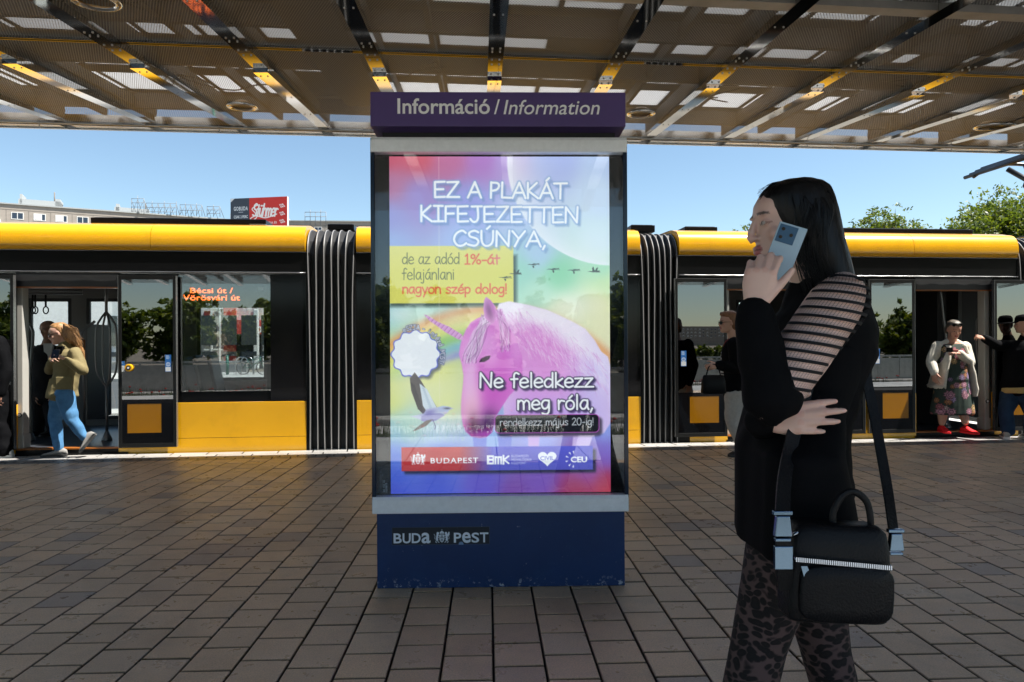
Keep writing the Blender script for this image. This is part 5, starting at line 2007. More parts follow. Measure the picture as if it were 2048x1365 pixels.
pen = MB()
for a, c, h in ((38, 122, 1.9), (122, 232, .8), (230, 300, 1.7), (41, 46, 2.9), (112, 122, 2.4), (233, 240, 2.4)):
    pen.box(on_block(a), on_block(c), 5, 9, top + .25, top + .25 + h)
pen.build('roof_penthouse', M['palebox'], block)
mast = MB()
for px, h in ((109, 4.2), (61, 2.2), (292, 3.4)):
    u = on_block(px); mast.tube([(u, 6, top + 1), (u, 6, top + h)], .12, 6)
mast.build('chimney_pipe', M['panelgap'], block)

# a second roofline, lower and farther
b2 = apartment('apartment_block', 'far pale apartment roof under the red and grey hoarding', (P(395, 0, 175).x, 175, 0), R(4), 46, P(520, 441, 175).z, 0, 2)
pen = MB()
for k, (a, c, h) in enumerate(((7, 12, 2.2), (10, 22, 1.2))):
    pen.box(a, c, 3, 8, P(520, 441, 175).z + .25, P(520, 441, 175).z + .25 + h)
pen.build('roof_penthouse', M['palebox'], b2)


def lattice(x0, x1, ytop, ybot, Y, label, nx_=4, ny_=3, ang=0.0, braces=True):
    a, c = P(x0, ytop, Y), P(x1, ybot, Y)
    t = thing('sign_frame', label, 'lattice frame', (a.x, Y, c.z), ang, 'empty hoarding frames on the roofs')
    w, h = (c.x - a.x) / math.cos(ang), a.z - c.z
    f = MB(); r_ = .055
    for k in range(nx_ + 1):
        f.tube([(w * k / nx_, 0, 0), (w * k / nx_, 0, h * (1 if k % 2 else .85))], r_, 5)
        if braces: f.tube([(w * k / nx_, 0, h * .8), (w * k / nx_, 2.2, 0)], r_, 5)
    for k in range(1, ny_ + 1):
        f.tube([(0, 0, h * .85 * k / ny_), (w, 0, h * .85 * k / ny_)], r_, 5)
    for k in range(nx_):
        if braces: f.tube([(w * k / nx_, 0, h * .1), (w * (k + 1) / nx_, 0, h * .8)], r_ * .8, 4)
    f.build('lattice', M['rust'], t)


lattice(263, 288, 392, 431, 140, 'small empty lattice frame, the tallest of the frames left of the hoarding', 2, 4)
lattice(292, 350, 402, 432, 142, 'wide empty lattice frame just right of the tallest one', 5, 3, .1)
lattice(360, 402, 406, 432, 144, 'empty lattice frame in the middle of the roof row', 4, 2, .1)
lattice(414, 440, 410, 434, 146, 'small peaked lattice frame nearest the left edge of the red hoarding', 2, 3)
lattice(610, 652, 420, 452, 120, 'square empty lattice frame on its own beside the bellows', 4, 3, 0, False)

# the hoarding
bs = F / 110.0
ha, hb = P(461, 398, 110), P(581, 462, 110)
hoard = thing('hoarding', 'rooftop advertising hoarding, dark grey on the left and red on the right', 'hoarding', (ha.x, 110, 0), R(-9))
wB, hB = (hb.x - ha.x) / math.cos(R(9)), 5.4
hc = Canvas(240, 120, 1.6, (212, 48, 40))
hc.mix(hc.poly([(0, 0), (80, 0), (80, 120), (0, 120)]), (58, 66, 78))
hc.mix(hc.poly([(0, 0), (18, 0), (0, 14)]), (225, 228, 230))
hc.mix(hc.tris(fit(font_tris('GOBUDA', bold=.02, space=1.15), 14, 74, 44, 30)), (235, 238, 240))
hc.mix(hc.tris(fit(font_tris('CSAK 2 PERC', bold=.02), 14, 74, 72, 62)), (235, 238, 240))
hc.mix(hc.rect(34, 49, 54, 52) * .7, (220, 222, 226))
S = stroke_text('Stühmer', 92, 196, 66, 44, .03, .28, -.06)
hc.mix(hc.strokes(S, 6.4), (250, 244, 240))
sw = catmull([(112, 28), (92, 40), (104, 54), (112, 70), (92, 82), (86, 74), (110, 66), (150, 74), (196, 62)], 5)
hc.mix(hc.strokes([[*p, *q_] for p, q_ in zip(sw, sw[1:])], 4), (250, 244, 240))
hc.mix(hc.tris(fit(font_tris('CUKRÁSZDA ÉS', bold=.015), 108, 196, 96, 86)), (250, 240, 236))
for k, yy in enumerate((34, 62, 90)):
    hc.mix(hc.poly([(206, yy - 6), (222, yy - 9), (232, yy + 2), (214, yy + 6)]), (250, 240, 236))
    hc.mix(hc.strokes([[211, yy - 5, 219, yy + 4], [216, yy - 7, 226, yy + 3], [209, yy, 226, yy - 3]], 1.6), (200, 48, 40))
bd = MB(); bd.box(0, wB, .03, .5, ha.z - hB, ha.z); bd.build('backing', M['winwhite'], hoard)
hc.build('printed_face', M['print'], hoard, 0, wB, ha.z - hB, ha.z, 0.0)
ps = MB()
for k in (0.1, .5, .9): ps.tube([(wB * k, .3, GROUND_Z), (wB * k, .3, ha.z - hB)], .25, 8)
ps.build('post', M['rust'], hoard)

# ---- across the street: shop front with red fascia
M['redwall'] = mat('red cladding', (0.60, 0.06, 0.055), 0.5, var=0.06)
M['greywall'] = mat('grey render', (0.60, 0.60, 0.60), 0.8, var=0.08)
M['shopglass'] = mat('shop glass', (0.04, 0.05, 0.06), 0.06)
M['green'] = mat('green enamel', (0.01, 0.10, 0.07), 0.4)
YS = 46.0
shop = thing('shop_building', 'grey and white shop building with red fascia reading FLÓ', 'shop', (0, YS, GROUND_Z))
_pv = Vector((P(470, 690, YS).x, YS, 0)); _rt = Matrix.Translation(_pv) @ Matrix.Rotation(R(16), 4, 'Z') @ Matrix.Translation(-_pv) @ Matrix.Translation((0, YS, 0))
shop.rotation_euler = (0, 0, R(16)); shop.location = (_rt.translation.x, _rt.translation.y, GROUND_Z)
px2 = lambda px: P(px, 690, YS).x
pz2 = lambda py: H + (692 - py) / F * YS - GROUND_Z
b = MB(); b.box(px2(100), px2(640), .4, 14, 0, pz2(585)); b.build('wall', M['greywall'], shop)
b = MB(); b.box(px2(449), px2(472), .02, .399, 0, pz2(592)); b.box(px2(413), px2(425), .1, .399, pz2(665), pz2(622)); b.build('red_pier', M['redwall'], shop)
b = MB(); b.box(px2(472.5), px2(580), -.5, .399, pz2(668), pz2(640)); fas = b.build('fascia', M['redwall'], shop)
text_part('fascia_letters', font_tris('FLÓRIÁN', bold=.02), M['white'], fas, px2(489), px2(566), pz2(666), -.52, top_z=pz2(648))
b = MB(); b.box(px2(472.5), px2(580), .2, .39, .5, pz2(670)); b.build('shop_window', M['shopglass'], shop)
b = MB()
for a in (425.5, 441, 512, 522, 545): b.box(px2(a), px2(a + 3), -.1, .199, 0, pz2(600))
for yy in (618, 668, 700): b.box(px2(413), px2(448), -.05, .098, pz2(yy), pz2(yy - 3))
b.build('mullion', M['winwhite'], shop)
b = MB(); b.box(px2(508), px2(517), -1.4, -.6, 0, pz2(620)); b.build('column', M['winwhite'], shop, bevel=.05)
shop2 = thing('white_building', 'white low building seen through the open left tram door', 'building', (0, 44, GROUND_Z))
qx = lambda px: P(px, 690, 44).x
qz = lambda py: H + (692 - py) / F * 44 - GROUND_Z
b = MB(); b.box(qx(-300), qx(330), .3, 9, 0, qz(560)); b.build('wall', M['winwhite'], shop2)
b = MB()
for k in range(-10, 17): b.box(qx(40 * k), qx(40 * k + 30), .22, .299, qz(690), qz(630)); b.box(qx(40 * k), qx(40 * k + 30), .22, .299, 1.2, qz(712))
b.build('window_strip', M['shopglass'], shop2)
low = MB(); low.box(px2(150), px2(590), 0, .25, 0, .62); low.box(px2(150), px2(590), -.04, .29, .62, .72)
lw = low.build('garden_wall', M['concrete'], loc=(0, 37.6, GROUND_Z)); tag(lw, 'low concrete garden wall across the street, seen through the tram window', 'wall')
sx_ = lambda px: P(px, 690, 34).x
bo = MB(); bo.tube([(0, 0, 0), (0, 0, .95)], .07, 12); bo.ell((0, 0, .95), (.075, .075, .05), 0, 12, 6)
tag(bo.build('bollard', M['green'], loc=(sx_(454.5), 34, GROUND_Z + .11)), 'green street bollard seen through the tram window', 'bollard')
rack0 = None
for k, (px, lb) in enumerate(((479, 'steel bicycle hoop standing alone nearest the green bollard'), (489, 'second steel hoop, in the middle of the bicycle stands'), (515, 'steel hoop with the bicycle leaning on it'))):
    if rack0 is None:
        r_ = MB(); r_.tube([Vector(p) for p in catmull([(-.3, 0, 0), (-.3, 0, .6), (-.22, 0, .82), (0, 0, .88), (.22, 0, .82), (.3, 0, .6), (.3, 0, 0)], 5)], .03, 8)
        rack0 = tag(r_.build('bicycle_stand', M['steel'], loc=(sx_(px), 34.3, GROUND_Z + .11)), lb, 'bicycle stand', 'bicycle stands across the street')
    else:
        o = rack0.copy(); COL.objects.link(o); o.location = (sx_(px), 34.3, GROUND_Z + .11); o['label'] = lb
bike = thing('bicycle', 'green bicycle leaning on a steel stand across the street', 'bicycle', (sx_(505), 34.05, GROUND_Z + .11))
for dx in (-.5, .5):
    w = MB(); w.tube([(dx + .33 * math.cos(t), 0, .34 + .33 * math.sin(t)) for t in np.linspace(0, 2 * math.pi, 25)], .022, 6, caps=False)
    for t in np.linspace(0, math.pi, 6, endpoint=False): w.tube([(dx + .32 * math.cos(t), 0, .34 + .32 * math.sin(t)), (dx - .32 * math.cos(t), 0, .34 - .32 * math.sin(t))], .004, 4)
    w.build('wheel', M['rubber'], bike)
f = MB()
for a, c in (((-.5, 0, .34), (-.12, 0, .34)), ((-.12, 0, .34), (-.25, 0, .82)), ((-.5, 0, .34), (-.22, 0, .72)), ((-.12, 0, .34), (.38, 0, .75)), ((-.22, 0, .74), (.36, 0, .8)), ((.5, 0, .34), (.35, 0, .92))): f.tube([a, c], .022, 6)
f.build('frame', M['green'], bike)
f = MB(); f.ell((-.27, 0, .88), (.14, .08, .04)); f.build('saddle', M['black'], bike)
f = MB(); f.tube([(.35, -.28, .98), (.38, 0, .95), (.35, .28, .98)], .015, 6); f.build('handlebar', M['black'], bike)

# ---- trees
M['leafmats'] = []
for k, c in enumerate(((0.085, 0.125, 0.010), (0.055, 0.088, 0.010), (0.125, 0.15, 0.016))):
    m = mat('leaf', c, 0.5, var=0.3, vscale=1.5)
    b = m.node_tree.nodes['Principled BSDF']
    N, L = m.node_tree.nodes, m.node_tree.links
    tl = N.new('ShaderNodeBsdfTranslucent'); tl.inputs[0].default_value = (c[0] * 2.2, c[1] * 2.0, c[2], 1)
    mx = N.new('ShaderNodeMixShader'); mx.inputs[0].default_value = .35
    L.new(b.outputs[0], mx.inputs[1]); L.new(tl.outputs[0], mx.inputs[2]); L.new(mx.outputs[0], N['Material Output'].inputs['Surface'])
    M['leafmats'].append(m)
M['bark'] = mat('bark', (0.10, 0.08, 0.06), 0.9, var=0.3, vscale=8)


def tree(name, label, x, y, height, crown_r, seed, leaves, leaf, group, sparse=0.0, flat=0.8, z0=GROUND_Z):
    rg = np.random.default_rng(seed)
    t = thing(name, label, 'tree', (x, y, z0), 0, group)
    tr = MB()
    hb_ = height - crown_r * 2 * flat * .85
    tr.tube([(0, 0, 0), (.05, 0, hb_ * .5), (0, .05, hb_), (.1, 0, hb_ + crown_r * flat * .7)], [.028 * height, .022 * height, .017 * height, .008 * height], 8)
    cz = height - crown_r * flat
    tips = []
    for k in range(26):
        a = rg.uniform(0, 2 * math.pi); e = rg.uniform(-1.15 if flat >= 1 else -.4, 1.4); rr = crown_r * rg.uniform(.55, .98)
        p = Vector((rr * math.cos(a) * math.cos(e), rr * math.sin(a) * math.cos(e), cz + rr * flat * math.sin(e)))
        st = Vector((0, 0, hb_ + rg.uniform(-.1, .5) * crown_r * flat))
        mid = (st + p) * .5 + Vector((rg.uniform(-.2, .2), rg.uniform(-.2, .2), rg.uniform(.0, .3))) * crown_r * .5
        pts = [Vector(q) for q in catmull([st, mid, p], 4)]
        tr.tube(pts, [.008 * height * (1 - .85 * i / (len(pts) - 1)) for i in range(len(pts))], 5)
        for i in range(3, len(pts)):
            tips.append(pts[i])
        for j in range(3):
            q = pts[-3] + Vector(rg.normal(0, .14, 3)) * crown_r
            tr.tube([pts[-3], q], [.003 * height, .001 * height], 4); tips.append(q)
    tr.build('trunk', M['bark'], t)
    tips = np.array([tuple(p) for p in tips])
    n = leaves
    sub = tips[rg.integers(0, len(tips), n // 14)] + rg.normal(0, .10, (n // 14, 3)) * crown_r
    c = sub[rg.integers(0, len(sub), n)] + rg.normal(0, .05, (n, 3)) * crown_r * np.array([1, 1, .7])
    nrm = rg.normal(0, 1, (n, 3)) + np.array([0, 0, .7]); nrm /= np.linalg.norm(nrm, axis=1)[:, None]
    a = np.cross(nrm, rg.normal(0, 1, (n, 3))); a /= np.linalg.norm(a, axis=1)[:, None]
    b_ = np.cross(nrm, a)
    s_ = (leaf * rg.uniform(.6, 1.3, n))[:, None]
    V = np.stack([c - a * s_, c + b_ * s_ * .45, c + a * s_, c - b_ * s_ * .45], 1).reshape(-1, 3)
    me = bpy.data.meshes.new('crown')
    me.vertices.add(len(V)); me.vertices.foreach_set('co', V.ravel().astype(np.float32))
    me.loops.add(n * 4); me.loops.foreach_set('vertex_index', np.arange(n * 4, dtype=np.int32))
    me.polygons.add(n); me.polygons.foreach_set('loop_start', np.arange(0, n * 4, 4, dtype=np.int32)); me.polygons.foreach_set('loop_total', np.full(n, 4, dtype=np.int32))
    for m in M['leafmats']: me.materials.append(m)
    me.polygons.foreach_set('material_index', rg.choice([0, 0, 1, 1, 2], n).astype(np.int32))
    me.update(calc_edges=True)
    o = bpy.data.objects.new('crown', me); COL.objects.link(o); o.parent = t
    return t


g_ = 'trees beyond the tram'
pt = P(2010, 385, 30)
tree('street_tree', 'large bright green tree rising over the right end of the tram', pt.x + .3, 30, pt.z + .25, 3.4, 3, 34000, .10, g_, flat=.8)
pt = P(1765, 418, 42)
tree('street_tree', 'thin yellowish tree crown peeping over the tram roof behind the woman on the phone', pt.x, 42, pt.z + .35, 2.9, 5, 9000, .11, g_)
pt = P(1525, 446, 46)
tree('street_tree', 'tip of a tree just above the tram roof, by the face of the phoning woman', pt.x, 46, pt.z + .3, 2.2, 9, 4000, .12, g_)
# behind the viewer, mirrored in the glass
g_ = 'trees mirrored in the glass'
random.seed(3)
spec = [(-31, -29, 5.2, 2.6), (-26, -27, 4.8, 2.5), (-21.5, -28, 5.3, 2.6), (-17, -27, 4.7, 2.4), (-13, -28, 5.0, 2.5), (-9, -27, 4.6, 2.3), (-5.2, -26, 4.9, 2.4), (-1.6, -28, 4.2, 2.2), (3.0, -27, 4.4, 2.2), (6.8, -27, 5.0, 2.4),
        (29, -27, 4.2, 2.1), (33, -28, 4.8, 2.4), (37.5, -27, 4.4, 2.2), (42, -28, 4.6, 2.3)]
for k, (x, y, h, r_) in enumerate(spec):
    tree('roadside_tree', 'bushy roadside tree mirrored in the dark tram and pillar glass', x, y, h, r_, 40 + k, 9000, .22, g_, flat=1.0)
random.seed(12)
for k in range(14):
    x = 9.5 + k * 1.4
    tree('roadside_bush', 'low green roadside bush mirrored in a tram door', x, -26 + random.uniform(-.8, .8), random.uniform(1.1, 1.6), .9, 80 + k, 1500, .14, 'low bushes mirrored in the glass', flat=.75)
mirror = apartment('apartment_block', 'long grey apartment block mirrored in the tram door glass', (330, -500, 0), R(180), 120, 15.5, 0, 4)
fen = MB()
for k in range(-40, 40): fen.box(k * 1.0, k * 1.0 + .05, -.03, .03, 0, 1.0)
fen.box(-40, 40, -.04, .04, 1.0, 1.07); fen.box(-40, 40, -.02, .02, .12, .95)
tag(fen.build('road_fence', M['alu_dull'], loc=(0, -7.0, GROUND_Z)), 'grey metal fence along the road, mirrored in the pillar glass', 'fence')
# ------------------------------------------------------------------ people
def wave_noise(p, seed, freq, n=7):
    rg = np.random.default_rng(seed)
    out = np.zeros(len(p))
    for k in range(n):
        d = rg.normal(0, 1, 3); d /= np.linalg.norm(d)
        out += np.sin(p @ (d * freq * rg.uniform(.6, 1.7)) + rg.uniform(0, 6.28))
    return out / n


def remeshed(mb, voxel, smooth_it=4, fac=0.5):
    """melt overlapping closed pieces into one continuous surface; returns (verts, faces)"""
    me = mb.mesh('tmp')
    o = bpy.data.objects.new('tmp', me)
    COL.objects.link(o)
    r = o.modifiers.new('r', 'REMESH'); r.mode = 'VOXEL'; r.voxel_size = voxel
    if smooth_it:
        s = o.modifiers.new('s', 'SMOOTH'); s.iterations = smooth_it; s.factor = fac
    bpy.context.view_layer.update()
    out = bpy.data.meshes.new_from_object(o.evaluated_get(bpy.context.evaluated_depsgraph_get()))
    bpy.data.objects.remove(o); bpy.data.meshes.remove(me)
    return out


def mesh_co(me):
    a = np.zeros(len(me.vertices) * 3, dtype=np.float32); me.vertices.foreach_get('co', a)
    return a.reshape(-1, 3).astype(float)


def mesh_no(me):
    a = np.zeros(len(me.vertices) * 3, dtype=np.float32); me.vertices.foreach_get('normal', a)
    return a.reshape(-1, 3).astype(float)


def set_co(me, c):
    me.vertices.foreach_set('co', c.astype(np.float32).ravel()); me.update()


def set_col(me, col):
    a = me.color_attributes.new('Col', 'FLOAT_COLOR', 'POINT')
    a.data.foreach_set('color', np.concatenate([col, np.ones((len(col), 1))], 1).astype(np.float32).ravel())


def finish(me, name, m, parent):
    me.name = name
    me.materials.clear()
    for x in (m if isinstance(m, (list, tuple)) else [m]): me.materials.append(x)
    me.polygons.foreach_set('use_smooth', [True] * len(me.polygons))
    o = bpy.data.objects.new(name, me); COL.objects.link(o)
    if parent is not None: o.parent = parent
    return o


def vring(c, a, b, ha, hb, n=20, e=2.3):
    c, a, b = Vector(c), Vector(a), Vector(b)
    out = []
    for j in range(n):
        q = 2 * math.pi * j / n
        cx, sx = math.cos(q), math.sin(q)
        out.append(c + a * (ha * math.copysign(abs(cx) ** (2 / e), cx)) + b * (hb * math.copysign(abs(sx) ** (2 / e), sx)))
    return out


def limb(mb, pts, radii, n=12, sub=5, m=0):
    """tapered limb through joints, rounded ends"""
    P_ = [Vector(p) for p in catmull(pts, sub)]
    rr = []
    k = len(pts) - 1
    for i in range(len(P_)):
        t = i / sub
        a = min(int(t), k - 1)
        f = t - a
        rr.append(radii[a] * (1 - f) + radii[a + 1] * f)
    mb.tube(P_, rr, n, m)
    mb.ell(P_[0], rr[0] * .98, m, 10, 6); mb.ell(P_[-1], rr[-1] * .98, m, 10, 6)


def hand(mb, wrist, fwd, back, size=1.0, curls=(25, 30, 35, 40), thumb_side=1, spread=6, thumb=(35, 20), fr=.0082):
    """palm, four unequal fingers with two bends each, thumb from the side of the palm. fwd: wrist->knuckles; back: out of the back of the hand"""
    f = Vector(fwd).normalized(); b = Vector(back); b = (b - f * b.dot(f)).normalized(); s = f.cross(b).normalized() * thumb_side
    w = Vector(wrist); k = size
    rs = []
    for t, hw, hh in ((-.012, .024, .019), (.015, .029, .018), (.045, .038, .016), (.078, .040, .0135), (.092, .036, .010)):
        rs.append(vring(w + f * t * k, s, b, hw * k, hh * k, 14, 2.6))
    mb.rings(rs)
    lens = ((.043, .026, .021), (.047, .030, .022), (.044, .028, .021), (.034, .021, .019))
    for i in range(4):
        off = (.029 - .0195 * i) * k
        base = w + f * ((.086, .090, .086, .078)[i] * k) + s * off
        ang = R((1.5 - i) * spread)
        d = (f * math.cos(ang) + s * math.sin(ang)).normalized()
        axis_n = b
        pts = [base - d * .012 * k, base]
        c = R(curls[i]); dd, p = d, base
        for q, L_ in enumerate(lens[i]):
            a = c * (.7, 1.0, .7)[q]
            ax = dd.cross(axis_n).normalized()
            nd = (dd * math.cos(a) - axis_n * math.sin(a)).normalized()
            axis_n = (axis_n * math.cos(a) + dd * math.sin(a)).normalized()
            dd = nd
            p = p + dd * L_ * k
            pts.append(p)
        r0 = fr * k * (.98, 1.0, .96, .85)[i]
        rr = [r0 * 1.08, r0 * 1.1, r0 * .98, r0 * .88, r0 * .72]
        mb.tube(pts, rr, 9); mb.ell(pts[-1], rr[-1], 0, 8, 6)
        for q in (1, 2, 3): mb.ell(pts[q], rr[q] * 1.06, 0, 8, 6)
        MARKS.append((tuple(pts[-1] + axis_n * rr[-1]), .0062 * k, 'nail')); MARKS.append((tuple(pts[1] + b * r0), .008 * k, 'knuckle')); MARKS.append((tuple(pts[2] + axis_n * r0), .006 * k, 'knuckle'))
    tb = w + f * .022 * k + s * .026 * k
    td = (f * math.cos(R(thumb[0])) + s * math.sin(R(thumb[0])) - b * .25).normalized()
    t2 = (td * math.cos(R(thumb[1])) - b * math.sin(R(thumb[1])) + f * .25).normalized()
    pts = [tb - td * .01 * k, tb + td * .04 * k, tb + td * .066 * k, tb + td * .066 * k + t2 * .028 * k]
    mb.tube(pts, [.015 * k, .0125 * k, .0105 * k, .0085 * k], 9); mb.ell(pts[-1], .0085 * k, 0, 8, 6); mb.ell(pts[0], .015 * k, 0, 8, 6)


MARKS = []
HEAD = [(-.116, .070, .030, .016), (-.111, .082, .015, .030), (-.098, .090, -.012, .042), (-.080, .089, -.035, .051), (-.060, .090, -.055, .058), (-.035, .089, -.074, .065), (-.010, .087, -.087, .070),
        (.008, .0865, -.093, .073), (.028, .093, -.096, .0755), (.050, .089, -.096, .0755), (.070, .076, -.088, .070), (.088, .054, -.070, .058), (.100, .028, -.045, .040), (.107, .0, -.02, .016)]


def head_matrix(c, yaw, pitch=0.0, roll=0.0, s=1.0):
    return Matrix.Translation(c) @ Matrix.Rotation(R(yaw), 4, 'Z') @ Matrix.Rotation(R(pitch), 4, 'Y') @ Matrix.Rotation(R(roll), 4, 'X') @ Matrix.Scale(s, 4)


def head_mb(mb, Mx):
    """local: x forward, y left, z up, origin between the eyes"""
    rs = []
    for z, fx, bx, hw in HEAD:
        cx, ax = (fx + bx) / 2, (fx - bx) / 2
        ring = []
        for j in range(28):
            q = 2 * math.pi * j / 28
            c_, s_ = math.cos(q), math.sin(q)
            e = 2.25 if c_ > 0 else 2.1
            ring.append(Mx @ Vector((cx + ax * math.copysign(abs(c_) ** (2 / e), c_), hw * math.copysign(abs(s_) ** (2 / e), s_), z)))
        rs.append(ring)
    mb.rings(rs)
    R3 = Mx.to_3x3()
    E = lambda c, r, rot=None: mb.ell(Mx @ Vector(c), r, 0, 12, 8, R3 @ rot if rot is not None else R3)
    # nose
    pr = [((.088, 0, .016), .007, .006), ((.096, 0, 0.0), .0085, .008), ((.1025, 0, -.016), .0095, .010), ((.106, 0, -.028), .0108, .011), ((.097, 0, -.040), .012, .007)]
    mb.tube([Mx @ Vector(p) for p, _, _ in pr], [a for _, a, _ in pr], 10); mb.ell(Mx @ Vector((.1055, 0, -.030)), .0098, 0, 10, 8, R3)
    for s_ in (-1, 1):
        E((.097, .0115 * s_, -.035), (.009, .0065, .0065))
        E((.078, .032 * s_, .0), (.0115, .016, .0095))                       # eyeball mound under the lids
        E((.086, .028 * s_, .022), (.008, .022, .006))                       # brow ridge
        E((.060, .043 * s_, -.03), (.020, .018, .020))                       # cheekbone
        E((-.008, .074 * s_, -.008), (.018, .009, .031), Matrix.Rotation(R(12), 3, 'Y'))   # ear
        E((.0, .077 * s_, .012), (.016, .006, .012))
    E((.0935, 0, -.0575), (.0075, .023, .0055)); E((.0925, 0, -.0695), (.0085, .020, .0062)); E((.084, 0, -.098), (.013, .018, .013))


def skin_cols(co, Mx, tone, lips, brow, iris=(.05, .03, .02), beard=None):
    inv = Mx.inverted()
    A_ = np.array(inv)
    p = co @ A_[:3, :3].T + A_[:3, 3]
    x, y, z = p.T
    col = np.tile(np.array(tone), (len(co), 1))
    hd = (np.abs(z) < .13) & (np.hypot(x, y) < .14)
    fade = lambda m, c, w=1.0: col.__setitem__(m, col[m] * (1 - w) + np.array(c) * w)
    ch = hd & (x > .05) & (np.abs(np.abs(y) - .042) < .018) & (np.abs(z + .032) < .018); w_ = np.exp(-(((np.abs(y) - .045) / .018) ** 2 + ((z + .032) / .018) ** 2)) * (hd & (x > .03)) * .35
    col = col * (1 - w_[:, None]) + np.array((tone[0], tone[1] * .80, tone[2] * .76)) * w_[:, None]
    fade(hd & (x > .098) & (np.abs(y) < .014) & (z > -.045) & (z < -.02), (tone[0], tone[1] * .85, tone[2] * .82), .6)
    if beard is not None: fade(hd & (x > .02) & (z < -.045), beard, .6)
    fade(hd & (x > .082) & (np.abs(y) < .023 - (np.abs(z + .063) * .6)) & (z > -.076) & (z < -.052), lips)
    fade(hd & (x > .086) & (np.abs(y) < .021) & (np.abs(z + .0633) < .0016), (lips[0] * .4, lips[1] * .35, lips[2] * .35))
    for mp_, mr_, kd in MARKS:
        near = np.linalg.norm(co - np.array(mp_), axis=1) < mr_
        fade(near, (min(1, tone[0] * 1.12), tone[1] * .98, tone[2] * .98) if kd == 'nail' else (tone[0] * .95, tone[1] * .76, tone[2] * .72), .8 if kd == 'nail' else .45)
    blot = .5 + .5 * np.clip(wave_noise(co, 5, 70) * 1.6, -1, 1)
    col *= (1 - .10 * blot[:, None] * np.array((.4, 1.0, 1.0)))
    ay = np.abs(y)
    fade(hd & (x > .06) & (np.abs(z - (.024 + .06 * np.minimum(0, .03 - ay) + 0)) < .0036) & (ay > .012) & (ay < .048), brow, .85)
    ew = ((ay - .031) / .0135) ** 2 + ((z + .0005) / .0044) ** 2
    fade(hd & (x > .06) & (ew < 1.6), (tone[0] * .45, tone[1] * .35, tone[2] * .33)); fade(hd & (x > .06) & (ew < 1), (.42, .39, .37))
    fade(hd & (x > .06) & (((ay - .030) / .0062) ** 2 + (z / .0048) ** 2 < 1), iris)
    return col


M['skin'] = mat('skin', (.5, .3, .22), 0.42, attr='Col', spec=.4, bump=.05, bscale=350, subs=.12)
HEADSZ = 1.0


